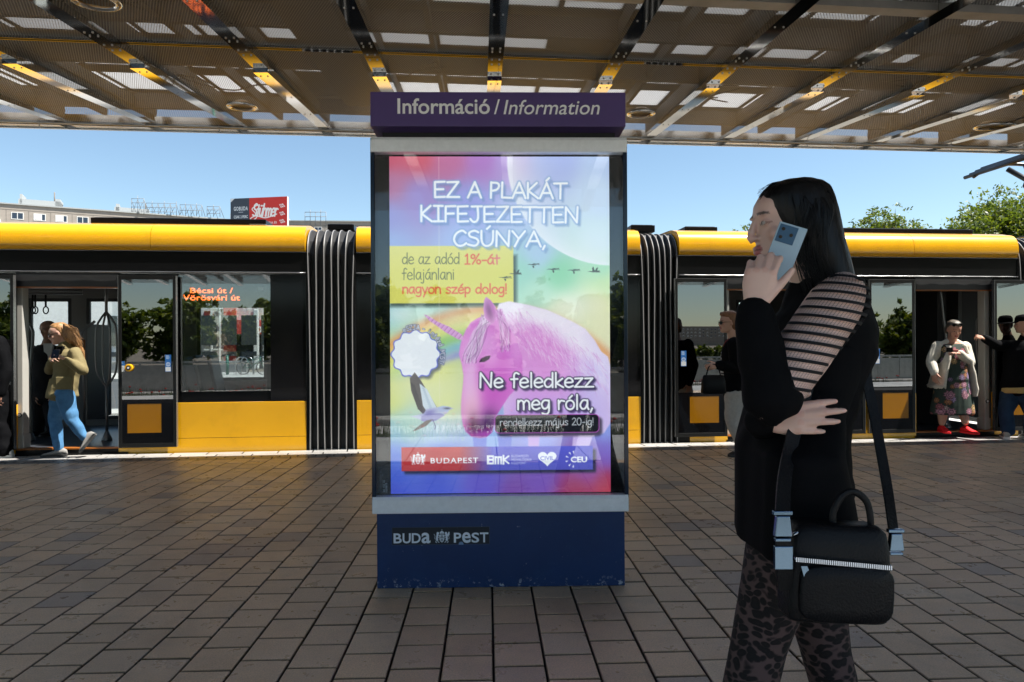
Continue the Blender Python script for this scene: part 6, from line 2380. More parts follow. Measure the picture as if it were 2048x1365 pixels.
class Fig:
    """a dressed figure: joints in world space, meshes kept relative to the root"""

    def __init__(s, label, root, group='people around the tram'):
        s.root = Vector(root)
        s.t = thing('person', label, 'person', root, 0, None)

    def L(s, p):
        return Vector(p) - s.root

    def setup(s, J, yaw, build=1.0, male=False):
        """J: dict of world joints"""
        s.J = {k: s.L(v) for k, v in J.items()}
        s.b = build; s.male = male
        j = s.J
        s.latS = (j['shL'] - j['shR']).normalized()
        s.latH = (j['hiL'] - j['hiR']).normalized()
        s.fwd = Vector((math.cos(R(yaw)), math.sin(R(yaw)), 0))
        s.yaw = yaw

    def torso(s, mb, pad=0.0, top=True, bottom=True, hip=1.0, neck=True, belly=0.0):
        j, b = s.J, s.b
        Hc = (j['hiL'] + j['hiR']) / 2; Sc = (j['shL'] + j['shR']) / 2
        N_ = j['neck']
        W_ = j.get('waist', Hc * .58 + Sc * .42); C_ = j.get('chest', Hc * .24 + Sc * .76)
        sw = (j['shL'] - j['shR']).length / 2
        spine = (Sc - Hc).normalized()
        def fw(lat):
            f = lat.cross(spine).normalized()
            return f if f.dot(s.fwd) > 0 else -f
        m = 1.0 if not s.male else 1.08
        rows = []
        if bottom:
            rows += [(Hc - spine * .10, s.latH, .085 * hip, .075), (Hc - spine * .04, s.latH, .155 * hip, .105), (Hc + spine * .04, s.latH, .16 * hip, .112)]
        rows += [(Hc * .55 + W_ * .45, (s.latH + s.latS) / 2, .145 * (hip + 1) / 2, .10 + belly), (W_, (s.latH + s.latS) / 2, .128 * m, .092 + belly), (W_ * .5 + C_ * .5, s.latS, .136 * m, .100 + belly * .6), (C_, s.latS, .150 * m, .118)]
        if top:
            rows += [(C_ * .45 + Sc * .55, s.latS, max(.15, sw * .93), .108), (Sc, s.latS, sw * .96, .085), (Sc + spine * .035, s.latS, sw * .62, .068)]
            if neck: rows += [(Sc * .25 + N_ * .75, s.latS, .07, .062)]
        mb.rings([vring(c, l, fw(l), ha * b + pad, hb * b + pad, 24, 2.25) for c, l, ha, hb in rows])

    def arm(s, mb, side, pad=0.0, r=(.050, .044, .037, .026), a0=0, fore=True, upper=True):
        j, b = s.J, s.b
        sh, el, wr = j['sh' + side], j['el' + side], j['wr' + side]
        if upper: limb(mb, [sh, sh * .45 + el * .55, el], [r[0] * b + pad, r[1] * b + pad, r[2] * b + pad])
        if fore: limb(mb, [el, el * .6 + wr * .4, wr], [r[2] * b + pad, r[2] * .98 * b + pad, r[3] * b + pad])

    def leg(s, mb, side, pad=0.0, r=(.088, .075, .054, .052, .036), flare=0.0):
        j, b = s.J, s.b
        hi, kn, an = j['hi' + side], j['kn' + side], j['an' + side]
        limb(mb, [hi, hi * .5 + kn * .5, kn], [r[0] * b + pad, r[1] * b + pad, r[2] * b + pad], 14)
        limb(mb, [kn, kn * .65 + an * .35, an], [r[2] * b + pad, r[3] * b + pad, r[4] * b + pad + flare], 14)

    def body(s, tone, lips, brow, voxel=.007, hands=None, head=None, sm=3, beard=None, hsize=1.0, legk=1.0):
        mb = MB()
        s.torso(mb, -.004)
        for sd in 'LR':
            s.arm(mb, sd); s.leg(mb, sd, r=tuple(q * legk for q in (.088, .075, .054, .052, .036)))
        c = s.J['head']
        yaw, pitch, roll = head
        s.Mx = head_matrix(c, yaw, pitch, roll, hsize)
        head_mb(mb, s.Mx)
        nb = s.Mx @ Vector((-.02, 0, -.06))
        limb(mb, [s.J['neck'] + Vector((0, 0, -.03)), s.J['neck'] * .5 + nb * .5, nb], [.060 * s.b ** .5, .052, .050])
        MARKS.clear()
        for h in (hands or []):
            hand(mb, **h)
        me = remeshed(mb, voxel, sm, .45)
        co = mesh_co(me)
        set_col(me, skin_cols(co, s.Mx, tone, lips, brow, beard=beard))
        s.body_o = finish(me, 'body', M['skin'], s.t)
        return s.body_o

    def garment(s, name, mb, m, voxel=.011, fold=.006, freq=26, seed=1, smooth=4, colfn=None, stretch=(1, 1, 1)):
        me = remeshed(mb, voxel, smooth)
        co, no = mesh_co(me), mesh_no(me)
        if fold:
            q = co * np.array(stretch)
            n = wave_noise(q, seed, freq) + .6 * wave_noise(q, seed + 7, freq * 2.1)
            n = np.sign(n) * np.abs(n) ** .8
            co = co + no * (fold * n)[:, None]
            set_co(me, co)
        if colfn is not None: set_col(me, colfn(co))
        return finish(me, name, m, s.t)

    def shoe(s, name, ankle, toe, m_up, m_sole, length=.25, pitch=0.0, lace=None, ground=None):
        """a shoe: sole and upper; toe = unit direction on the ground"""
        an = s.L(ankle)
        if pitch == 0: an.z = .083 * length / .27
        d = Vector(toe).normalized(); d.z = 0; d.normalize()
        sd = Vector((-d.y, d.x, 0)); up = Vector((0, 0, 1))
        k = length / .27
        z0 = -.082 * k
        rot = Matrix.Rotation(pitch, 3, sd)
        pr = [(-.075, .026, .045), (-.068, .034, .075), (-.035, .036, .098), (.01, .037, .100), (.05, .040, .078), (.09, .045, .060), (.13, .046, .048), (.165, .038, .038), (.188, .018, .026)]
        def Q(v): return an + rot @ v
        rs = []
        for x, hw, hh in pr:
            ring = []
            for j in range(14):
                q = math.pi * 2 * j / 14
                cz, cy = math.sin(q), math.cos(q)
                ring.append(Q(d * (x * k) + sd * (hw * k * cy) + up * (z0 + .022 * k + (hh - .022) * k * (.5 + .5 * cz))))
            rs.append(ring)
        b = MB(); b.rings(rs, 0)
        so = []
        for x, hw, hh in pr:
            so.append([Q(d * (x * 1.03 * k) + sd * (sg * (hw + .004) * k) + up * (z0 + zz * k)) for sg, zz in ((-1, 0), (1, 0), (1, .026), (-1, .026))])
        b.rings(so, 1, False)
        if lace:
            for q in range(5):
                x = .02 + .022 * q; h = .098 - .010 * q
                b.tube([Q(d * x * k + sd * .022 + up * (z0 + (h - .012) * k)), Q(d * x * k + up * (z0 + (h + .002) * k)), Q(d * x * k - sd * .022 + up * (z0 + (h - .012) * k))], .0035, 5, 2)
        o = b.build(name, [m_up, m_sole] + ([lace] if lace else []), s.t, bevel=.004)
        return o


def cloth(name, col, rough=.85, var=.10, vs=30, sheen=0.0, attr=None, bump=.12, bs=180):
    return mat(name, col, rough, var=var, vscale=vs, bump=bump, bscale=bs, spec=.25, sheen=sheen, attr=attr)


def hair_mesh(fig, rings_or_mb, voxel, m, name='hair', streak=.004, freq=120, seed=3, axis=(1, 1, .12)):
    me = remeshed(rings_or_mb, voxel, 3)
    co, no = mesh_co(me), mesh_no(me)
    n = wave_noise(co * np.array(axis), seed, freq, 9) + .5 * wave_noise(co * np.array(axis), seed + 2, freq * 2, 9)
    set_co(me, co + no * (streak * n)[:, None])
    return finish(me, name, m, fig.t)


def strands(fig, name, curves, r, m):
    b = MB()
    for c in curves:
        pts = [Vector(p) for p in catmull(c, 5)]
        b.tube(pts, [r * (1 - .7 * i / (len(pts) - 1)) for i in range(len(pts))], 4)
    return b.build(name, m, fig.t)


M['hair_black'] = mat('black hair', (.004, .0036, .004), .36, spec=.22, var=.3, vscale=90, stretch=(1, 1, .06), bump=.3, bscale=160)
M['hair_blond'] = mat('blond hair', (.33, .175, .07), .42, var=.4, vscale=60, stretch=(1, 1, .3), bump=.3, bscale=90)
M['hair_red'] = mat('auburn hair', (.20, .085, .035), .42, var=.35, vscale=70, stretch=(1, 1, .4), bump=.3, bscale=90)
M['hair_grey'] = mat('grey hair', (.085, .07, .055), .5, var=.35, vscale=70, bump=.3, bscale=90)
M['hair_brown'] = mat('brown hair', (.10, .065, .04), .45, var=.35, vscale=70, bump=.3, bscale=90)
M['c_black'] = mat('black cloth', (.0032, .0034, .0044), .85, spec=.08, bump=.1, bscale=180)
M['c_suit'] = cloth('dark suit cloth', (.014, .014, .017), .8)
M['c_khaki'] = cloth('khaki cotton', (.19, .155, .075), .85, bump=.2)
M['c_denim'] = cloth('blue denim', (.07, .19, .36), .85, var=.22, vs=12)
M['c_denim_dark'] = cloth('dark denim', (.012, .03, .065), .85, var=.3, vs=9)
M['c_cream'] = cloth('cream cotton', (.60, .56, .48), .8)
M['c_grey'] = cloth('pale grey cotton', (.42, .40, .38), .85)
M['c_white'] = cloth('white cotton', (.66, .66, .64), .8)
M['shoe_grey'] = cloth('grey shoe fabric', (.24, .235, .225), .8)
M['shoe_black'] = cloth('black shoe fabric', (.015, .015, .016), .6)
M['shoe_red'] = cloth('bright red shoe fabric', (.85, .02, .025), .7)
M['shoe_white'] = cloth('white shoe leather', (.62, .62, .60), .5)
M['shoe_stone'] = cloth('stone shoe fabric', (.36, .33, .29), .8)
M['sole_white'] = mat('white sole', (.66, .65, .62), .6)
M['sole_dark'] = mat('dark sole', (.03, .03, .03), .6)
M['lens'] = mat('dark lens', (.006, .005, .005), .08)
M['printdress'] = mat('patterned cotton', (.5, .5, .5), .8, attr='Col', spec=.25)
SKIN1 = (.56, .34, .255); SKIN2 = (.50, .285, .20)
LIP = (.40, .12, .105)


def glasses(fig, dark=True, lift=0.0, back=0.0, wide=False):
    b = MB(); Mx = fig.Mx
    T = lambda x, y, z: Mx @ Vector((x - back, y, z + lift))
    for s_ in (-1, 1):
        ring = [T(.103 - .012 * abs(math.cos(q)) * (1 if math.cos(q) * s_ > 0 else 0), s_ * .033 + .027 * math.cos(q), -.004 + (.021 if wide else .018) * math.sin(q)) for q in np.linspace(0, 2 * math.pi, 19)]
        b.tube(ring, .0022, 5, 0, caps=False)
        if dark:
            b.add([T(.101, s_ * .033, -.004)] + [Vector(r_) for r_ in ring[:-1]], [(0, i + 1, (i + 1) % 18 + 1) for i in range(18)], 1, True)
        b.tube([T(.094, s_ * .060, .002), T(.05, s_ * .077, .003), T(-.005, s_ * .080, .0), T(-.018, s_ * .079, -.016)], .0022, 5, 0)
    b.tube([T(.104, -.008, .0), T(.107, 0, .002), T(.104, .008, .0)], .0022, 5, 0)
    return b.build('glasses', [M['tblack2'], M['lens']], fig.t)
# ------------------------------------------------------------------ the woman on the phone, close in front
YM = 1.62
fw = Fig('dark haired woman in black walking past close by with a phone at her ear', (P(1600, 985, YM).x, YM, 0))
Jw = {'head': P(1583, 446, YM), 'neck': P(1640, 592, YM), 'shL': P(1668, 612, 1.475), 'shR': P(1650, 615, 1.775), 'elL': P(1543, 800, 1.40), 'wrL': P(1508, 626, 1.43), 'elR': P(1590, 852, 1.79), 'wrR': P(1524, 842, 1.455),
      'chest': P(1640, 690, YM), 'waist': P(1612, 850, YM), 'hiL': P(1597, 990, 1.535), 'hiR': P(1597, 990, 1.705), 'knL': P(1518, 1290, 1.53), 'anL': P(1436, 1640, 1.53), 'knR': P(1650, 1300, 1.71), 'anR': P(1735, 1600, 1.71)}
fw.setup(Jw, 180, .97)
Lw = fw.L
hb_l = dict(wrist=Lw(P(1508, 611, 1.43)), fwd=(P(1524, 535, 1.425) - P(1508, 612, 1.43)), back=(-.45, -1, .12), size=.86, curls=(44, 46, 48, 50), thumb_side=1, spread=4, thumb=(30, 10), fr=.0098)
hb_r = dict(wrist=Lw(P(1526, 842, 1.452)), fwd=(P(1590, 838, 1.425) - P(1530, 842, 1.455)), back=(-.2, -1, .15), size=.88, curls=(20, 16, 22, 30), thumb_side=-1, spread=3.5, thumb=(22, 6), fr=.0100)
fw.body((.62, .42, .35), (.42, .15, .14), (.03, .02, .018), voxel=.0033, sm=9, hands=[hb_l, hb_r], head=(180, 4, 0), hsize=.95, legk=.84)
# long straight hair
mb = MB()
rows = [(361, 1572, 1622, .034), (368, 1546, 1640, .060), (380, 1528, 1652, .080), (400, 1517, 1662, .089), (425, 1520, 1668, .094), (455, 1534, 1673, .0965), (490, 1556, 1679, .097), (535, 1590, 1689, .097), (575, 1606, 1698, .099), (610, 1624, 1708, .098), (650, 1644, 1714, .09), (690, 1664, 1714, .075), (715, 1682, 1710, .05)]
rs = []
for py, xa, xb, hw in rows:
    a, c = Lw(P(xa, py, YM)), Lw(P(xb, py, YM))
    m_ = (a + c) / 2
    rs.append(vring(m_, (1, 0, 0), (0, 1, 0), (c.x - a.x) / 2, hw, 32, 2.15))
mb.rings(rs)
hair_mesh(fw, mb, .006, M['hair_black'], streak=.0022, freq=150, axis=(1, 1, .05))
rg = np.random.default_rng(6)
cur = []
for k in range(260):
    a = rg.uniform(-1.5, 1.5)
    x0, y0 = 1595 + rg.uniform(-30, 30), 364 + rg.uniform(-1, 6)
    back = rg.uniform(.25, 1)
    sy = rg.choice([-1, -1, 1]) * rg.uniform(.05, .1)
    xe = 1585 + 100 * back
    cur.append([Lw(P(x0, y0, YM + sy * .3)), Lw(P(x0 + 50 * back, 410 + rg.uniform(-10, 10), YM + sy)), Lw(P(xe - 25, 500, YM + sy * 1.02)), Lw(P(xe + 4 + rg.uniform(-6, 6), 580 + rg.uniform(-30, 40), YM + sy * 1.02))])
for k in range(14):
    cur.append([Lw(P(1600, 364, YM)), Lw(P(1550 + rg.uniform(-6, 6), 369 - rg.uniform(0, 4), YM - .02)), Lw(P(1516 + rg.uniform(-4, 6), 388 + rg.uniform(-8, 14), YM - rg.uniform(.01, .05)))])
strands(fw, 'hair_strands', cur, .0011, M['hair_black'])

# black top and knee-length open waistcoat
mb = MB()
fw.torso(mb, .012)
fw.arm(mb, 'R', .014)
limb(mb, [fw.J['wrR'], fw.J['wrR'] * .8 + fw.J['elR'] * .2], [.036, .05])
limb(mb, [fw.J['elL'] * .93 + fw.J['shL'] * .07, fw.J['elL'], fw.J['elL'] * .55 + fw.J['wrL'] * .45, fw.J['wrL'] * .97 + fw.J['elL'] * .03], [.056, .058, .052, .041], 14)
limb(mb, [Lw(P(1640, 575, YM)), Lw(P(1640, 612, YM))], [.075, .09])
fw.garment('top', mb, M['c_black'], .008, .0035, 34, 5, stretch=(1, 1, 1.6))
mb = MB()
fwd = Vector((-1, 0, 0)); lat = Vector((0, -1, 0))
rs = []
for py, xa, xb, hw in ((690, 1556, 1722, .155), (760, 1530, 1706, .16), (830, 1506, 1678, .158), (900, 1500, 1664, .17), (980, 1500, 1678, .178), (1050, 1499, 1690, .182), (1092, 1497, 1694, .184), (1098, 1502, 1688, .18)):
    a, c = Lw(P(xa, py, YM)), Lw(P(xb, py, YM))
    yc = YM if py < 850 else 1.53
    a, c = Lw(P(xa, py, yc - .03)), Lw(P(xb, py, yc - .03)); a.y = c.y = yc - YM
    rs.append(vring((a + c) / 2, fwd, lat, (c.x - a.x) / 2, hw, 28, 2.3 if py < 850 else 3.0))
mb.rings(rs)
fw.garment('long_waistcoat', mb, M['c_black'], .009, .006, 20, 11, stretch=(1.6, 1.6, .35))


# open-knit sleeve: bands of black over skin
def net_mat():
    m = mat('black open knit', (.01, .01, .012), .75, spec=.2)
    N, L = m.node_tree.nodes, m.node_tree.links
    b = N['Principled BSDF']
    at = N.new('ShaderNodeAttribute'); at.attribute_name = 'Col'
    sp = N.new('ShaderNodeSeparateColor'); L.new(at.outputs['Color'], sp.inputs[0])
    def mth(op, a, v):
        n = N.new('ShaderNodeMath'); n.operation = op
        L.new(a, n.inputs[0])
        if isinstance(v, (int, float)): n.inputs[1].default_value = v
        else: L.new(v, n.inputs[1])
        return n.outputs[0]
    rows_ = mth('FRACT', mth('MULTIPLY', sp.outputs[0], 15.0), 0)
    band = mth('LESS_THAN', rows_, .33)
    cols = mth('FRACT', mth('MULTIPLY', sp.outputs[1], 30.0), 0)
    thin = mth('LESS_THAN', cols, .11)
    rows2 = mth('FRACT', mth('MULTIPLY', sp.outputs[0], 72.0), 0)
    thin2 = mth('LESS_THAN', rows2, .2)
    op = mth('MAXIMUM', mth('MAXIMUM', band, thin), mth('MULTIPLY', thin2, .25))
    L.new(op, b.inputs['Alpha'])
    return m


sh, el = fw.J['shL'], fw.J['elL']
mb = MB()
pts = [Vector(p) for p in catmull([sh + Vector((.022, .02, .030)), sh + Vector((.004, -.006, .0)), sh * .55 + el * .45 + Vector((-.004, -.006, 0)), sh * .1 + el * .9], 8)]
n = 28
rr = np.interp(np.linspace(0, 1, len(pts)), [0, .12, .3, .6, 1], [.046, .060, .063, .060, .054])
mb.tube(pts, list(rr), n)
me = mb.mesh('net_sleeve')
cols = np.zeros((len(me.vertices), 3))
for i in range(len(pts)):
    for j in range(n):
        v_ = me.vertices[i * n + j].co; cols[i * n + j] = ((sh.z + .09 - v_.z - .16 * v_.x) / .30, abs(j / n * 2 - 1), 0)
set_col(me, cols)
finish(me, 'net_sleeve', net_mat(), fw.t)
mb = MB(); limb(mb, [sh, sh * .5 + el * .5, el], [.0605, .0605, .051]); limb(mb, [sh + Vector((.03, .02, .03)), sh], [.05, .060])
me = remeshed(mb, .01, 3); set_col(me, np.tile(np.array((.62, .42, .35)), (len(me.vertices), 1))); 
fw_arm = None
# (the arm below the knit belongs to the body; the fuller shape is its soft lining)
M['lining'] = cloth('rose net lining', (.72, .50, .44), .7)
finish(me, 'sleeve_lining', M['lining'], fw.t)

# patterned trousers
def leop(name):
    m = mat(name, (.085, .06, .06), .8, spec=.2)
    N, L = m.node_tree.nodes, m.node_tree.links
    b = N['Principled BSDF']
    tc = N.new('ShaderNodeTexCoord'); mp = N.new('ShaderNodeMapping'); mp.inputs['Scale'].default_value = (40, 40, 66); mp.inputs['Rotation'].default_value = (0, R(12), 0)
    nz = N.new('ShaderNodeTexNoise'); nz.inputs['Scale'].default_value = 14
    L.new(tc.outputs['Object'], nz.inputs['Vector'])
    ad = N.new('ShaderNodeMix'); ad.data_type = 'RGBA'; ad.blend_type = 'ADD'; ad.inputs['Factor'].default_value = .05
    L.new(tc.outputs['Object'], ad.inputs['A']); L.new(nz.outputs['Color'], ad.inputs['B'])
    L.new(ad.outputs['Result'], mp.inputs['Vector'])
    v = N.new('ShaderNodeTexVoronoi'); v.inputs['Scale'].default_value = 1.0; v.inputs['Randomness'].default_value = .75
    L.new(mp.outputs[0], v.inputs['Vector'])
    r = N.new('ShaderNodeValToRGB')
    el_ = r.color_ramp.elements
    el_[0].position = .0; el_[0].color = (.014, .011, .012, 1); el_[1].position = .62; el_[1].color = (.075, .05, .05, 1)
    e = r.color_ramp.elements.new(.36); e.color = (.008, .008, .009, 1); e = r.color_ramp.elements.new(.48); e.color = (.012, .010, .011, 1)
    L.new(v.outputs['Distance'], r.inputs[0]); L.new(r.outputs[0], b.inputs['Base Color'])
    return m


mb = MB()
j = fw.J
fw.torso(mb, .006, top=False)
for sd in 'LR':
    limb(mb, [j['hi' + sd], j['hi' + sd] * .5 + j['kn' + sd] * .5, j['kn' + sd], j['kn' + sd] * .5 + j['an' + sd] * .5, j['an' + sd] + Vector((0, 0, -.01))], [.095, .080, .062, .057, .058], 18)
fw.garment('trousers', mb, leop('leopard lace'), .009, .004, 22, 3, stretch=(1.3, 1.3, .5))
fw.shoe('shoe', P(1436, 1640, 1.53), (-1, -.05, 0), M['shoe_black'], M['sole_dark'], .24)
fw.shoe('shoe', P(1735, 1600, 1.71), (-1, .05, 0), M['shoe_black'], M['sole_dark'], .24, pitch=.5)

# phone against her ear
ph = MB()
pc = P(1566, 506, 1.495)
ph.box(-.030, .030, -.0045, .0045, -.063, .063, 0)
ph.box(-.028, .028, .0046, .0052, -.060, .060, 1)
ph.box(-.027, .012, -.0072, -.0046, .020, .059, 2)
for dx, dz in ((-.018, .049), (.002, .040), (-.018, .031)): ph.disc((dx, -.0082, dz), .0038, 'y', .003, 14, 1)
M['phone_case'] = mat('pale blue phone case', (.30, .42, .52), .25, coat=.2)
M['phone_sky'] = mat('phone island with mirrored sky', (.03, .09, .17), .15)  # dark blue paints the sky mirrored on the top of the phone
po = ph.build('phone', [M['phone_case'], M['lens'], M['phone_sky']], None, pc, bevel=.003)
po.rotation_euler = (R(6), R(20), R(-14))
tag(po, 'pale blue phone held to the ear of the woman in black', 'phone')

# shoulder bag
M['leather'] = mat('black leather', (.004, .0045, .006), .42, spec=.16, bump=.25, bscale=240, rvar=.08)
M['zip'] = mat('zip silver', (.30, .34, .40), .18, 1.0)
M['buckle'] = mat('buckle steel', (.11, .165, .23), .22, 1.0)
YB = 1.255
bg_ = thing('shoulder_bag', 'boxy black leather shoulder bag with silver zips hanging at the hip of the phoning woman', 'bag', P(1688, 1255, YB))
bc = P(1688, 1255, YB)
K = F / YB
w, h, d_ = 206 / K, 196 / K, .085
mb = MB()
rs = []
for z, hw, hd in ((0, .47, .40), (.004, .495, .47), (.03, .5, .5), (h * .55, .5, .5), (h * .8, .485, .47), (h * .93, .46, .40), (h * .99, .40, .30), (h, .36, .24)):
    rs.append(vring((0, 0.05, z), (1, 0, 0), (0, 1, 0), hw * w, hd * d_, 40, 6))
mb.rings(rs); 
bo = mb.build('bag_body', M['leather'], bg_, bevel=.004)
bo.rotation_euler = (0, R(2.5), 0)
mb = MB(); mb.rings([vring((0.004, .05 - d_ * .5 - .005, h * .31), (1, 0, 0), (0, 0, 1), w * .455 * q, h * .27 * q, 28, 5) if False else [Vector((0.004 + w * .455 * q * math.copysign(abs(math.cos(a)) ** .4, math.cos(a)), .05 - d_ * .5 - y_, h * .33 + h * .29 * q * math.copysign(abs(math.sin(a)) ** .4, math.sin(a)))) for a in np.linspace(0, 2 * math.pi, 29)[:-1]] for q, y_ in ((1.0, -.002), (1.0, .008), (.96, .012), (.5, .013))])
fp_ = mb.build('front_pocket', M['leather'], bg_); fp_.rotation_euler = (0, R(2.5), 0)
mb = MB()
zp = [Vector((w * t, .05 - d_ * .505 - .004, h * .70 - h * .10 * (t + .5))) for t in np.linspace(-.47, .47, 12)]
mb.tube(zp, .0032, 6, 0)
for p in range(46):
    t = -.46 + .92 * p / 45; c = Vector((w * t, .05 - d_ * .505 - .007, h * .70 - h * .10 * (t + .5))); mb.box(c.x - .0012, c.x + .0012, c.y - .002, c.y + .002, c.z - .0042, c.z + .0042, 0)
mb.hexa([(-w * .36 + .0, -.003, h * .40), (-w * .27, -.003, h * .38), (-w * .27, .0, h * .38), (-w * .36, .0, h * .40)], [(-w * .42, -.003, h * .63), (-w * .36, -.003, h * .63), (-w * .36, .0, h * .63), (-w * .42, .0, h * .63)], 1)
mb.build('zip', [M['zip'], M['buckle']], bg_)
mb = MB()
zp = [Vector((w * t, .05 - d_ * .30, h * .985 - h * .05 * (t + .5) - .016 * (abs(t) / .46) ** 4)) for t in np.linspace(-.46, .46, 14)]
mb.tube(zp, .0038, 6); mb.build('zip', M['zip'], bg_)
mb = MB()
q = [(w * .02, .05, h * .97), (w * .03, .05, h * 1.12), (w * .12, .05, h * 1.28), (w * .24, .05, h * 1.32), (w * .36, .05, h * 1.22), (w * .40, .05, h * 1.05), (w * .40, .05, h * .93)]
mb.tube([Vector(p) for p in catmull(q, 5)], [(.007, .0045)] * 31, 8); mb.build('handle', M['leather'], bg_)
Lb = lambda p: Vector(p) - bc
mb = MB()
sp_ = [Lb(P(1572, 1180, YB + .02)), Lb(P(1566, 1060, YB + .01)), Lb(P(1568, 970, 1.325)), Lb(P(1582, 890, 1.40)), Lb(P(1612, 780, 1.455)), Lb(P(1645, 640, 1.50)), Lb(P(1660, 570, 1.54))]
def strap(mb, pts, w_, t_, m=0):
    pp = [Vector(p) for p in catmull(pts, 6)]
    vs, fs = [], []
    for i, p in enumerate(pp):
        dd = (pp[min(i + 1, len(pp) - 1)] - pp[max(i - 1, 0)]).normalized()
        sx = dd.cross(Vector((0, 1, 0))).normalized(); ny_ = sx.cross(dd)
        vs += [p - sx * w_ - ny_ * t_, p + sx * w_ - ny_ * t_, p + sx * w_ + ny_ * t_, p - sx * w_ + ny_ * t_]
    for i in range(len(pp) - 1):
        o = i * 4
        for a in range(4): fs.append((o + a, o + (a + 1) % 4, o + 4 + (a + 1) % 4, o + 4 + a))
    mb.add(vs, fs, m)
strap(mb, sp_, .015, .0018)
strap(mb, [Lb(P(1790, 1085, YB + .06)), Lb(P(1772, 960, 1.42)), Lb(P(1738, 780, 1.52)), Lb(P(1704, 640, 1.53)), Lb(P(1664, 562, 1.53))], .011, .0018)
mb.build('strap', M['leather'], bg_)
mb = MB()
def buckle(px, py, Yd, s_=1.0):
    c = Lb(P(px, py, Yd))
    mb.hexa([c + Vector((-.020 * s_, -.008, -.026 * s_)), c + Vector((.020 * s_, -.008, -.026 * s_)), c + Vector((.020 * s_, .004, -.026 * s_)), c + Vector((-.020 * s_, .004, -.026 * s_))],
            [c + Vector((-.015 * s_, -.008, .022 * s_)), c + Vector((.015 * s_, -.008, .022 * s_)), c + Vector((.015 * s_, .004, .022 * s_)), c + Vector((-.015 * s_, .004, .022 * s_))])
    mb.box(c.x - .022 * s_, c.x + .022 * s_, c.y - .007, c.y + .004, c.z + .0235 * s_, c.z + .0335 * s_)
    mb.box(c.x - .018 * s_, c.x + .018 * s_, c.y - .007, c.y + .004, c.z - .038 * s_, c.z - .030 * s_)
buckle(1564, 1050, YB + .0, .80)
mb.box(*(lambda c: (c.x - .017, c.x + .017, c.y - .006, c.y + .004, c.z - .022, c.z + .022))(Lb(P(1566, 1115, YB + .01))))
mb.build('buckle', M['buckle'], bg_, bevel=.0015)
mb = MB(); buckle(1790, 1082, YB + .045, .7); mb.build('buckle', M['buckle'], bg_, bevel=.0015)
# ------------------------------------------------------------------ passengers at the doors
def hands_at(fig, side, wr, tip, back, **k):
    return dict(wrist=fig.L(wr), fwd=(Vector(tip) - Vector(wr)), back=back, thumb_side=1 if side == 'L' else -1, **k)


# ---- woman in the khaki jacket stepping down
Y0 = 7.62
fj = Fig('fair haired woman in khaki jacket and blue jeans stepping off the tram', (P(118, 908, Y0).x, Y0, 0))
J = {'head': P(118, 667, Y0 - .02), 'neck': P(131, 696, Y0), 'shL': P(150, 706, Y0 - .14), 'shR': P(127, 706, Y0 + .16), 'elL': P(167, 742, Y0 - .19), 'wrL': P(132, 721, Y0 - .30), 'elR': P(100, 742, Y0 + .16), 'wrR': P(104, 722, Y0 - .08),
     'chest': P(136, 725, Y0), 'waist': P(132, 752, Y0), 'hiL': P(128, 785, Y0 - .09), 'hiR': P(122, 785, Y0 + .09), 'knL': P(143, 838, Y0 - .09), 'anL': P(168, 874, Y0 - .02), 'knR': P(110, 842, Y0 + .09), 'anR': P(118, 897, Y0 + .06)}
fj.setup(J, 200, 1.05)
fj.body(SKIN1, LIP, (.16, .09, .04), .0075, [hands_at(fj, 'L', P(131, 720, Y0 - .3), P(117, 711, Y0 - .36), (-.2, -.5, .9), curls=(40, 42, 45, 48)), hands_at(fj, 'R', P(104, 721, Y0 - .1), P(110, 711, Y0 - .25), (-.8, -.2, .5), curls=(40, 42, 45, 48))], (205, 16, 0))
mb = MB()
Mx = fj.Mx
mb.rings([[Mx @ Vector((cx + ax * math.cos(q), hw * math.sin(q), z)) for q in np.linspace(0, 2 * math.pi, 25)[:-1]] for z, cx, ax, hw in ((.118, -.01, .04, .035), (.105, -.008, .072, .06), (.07, -.02, .088, .079), (.03, -.037, .078, .083), (-.02, -.055, .062, .085), (-.07, -.068, .05, .085), (-.11, -.078, .042, .078), (-.15, -.085, .03, .06))])
for k in range(9):
    a = fj.L(P(128 + 2 * k, 655 + 5 * k, Y0 - .07 + .02 * k)); mb.tube([Vector(p) for p in catmull([a, a + Vector((.075, -.01, .0)), a + Vector((.11 + .012 * (k % 4), .0, -.07)), a + Vector((.125 + .02 * (k % 3), .01, -.12 - .010 * k))], 4)], [.016, .015, .014, .014, .013, .013, .012, .011, .010, .009, .008, .007, .005], 8)
hair_mesh(fj, mb, .008, M['hair_blond'], streak=.006, freq=80, axis=(1, 1, .5))
rg = np.random.default_rng(2)
strands(fj, 'hair_strands', [[fj.L(P(126, 655 + rg.uniform(-8, 20), Y0 - .08)), fj.L(P(146 + rg.uniform(-5, 8), 668 + rg.uniform(-12, 16), Y0 - .1)), fj.L(P(160 + rg.uniform(-8, 8), 690 + rg.uniform(-14, 26), Y0 - .06))] for _ in range(90)], .003, M['hair_blond'])
glasses(fj, True, wide=True)
mb = MB()
fj.torso(mb, .02, hip=1.08, belly=.01); fj.arm(mb, 'L', .018); fj.arm(mb, 'R', .017)
Hc = (fj.J['hiL'] + fj.J['hiR']) / 2
mb.rings([vring(Hc + Vector((0, 0, z)), fj.latH, fj.latH.cross(Vector((0, 0, 1))), a_, b_, 20) for z, a_, b_ in ((.16, .155, .125), (.0, .185, .15), (-.05, .195, .16), (-.06, .185, .15))])
limb(mb, [fj.J['neck'] + Vector((0, 0, -.01)), fj.J['neck'] + Vector((0, 0, .02))], [.085, .075])
fj.garment('jacket', mb, M['c_khaki'], .009, .009, 22, 4)
mb = MB()
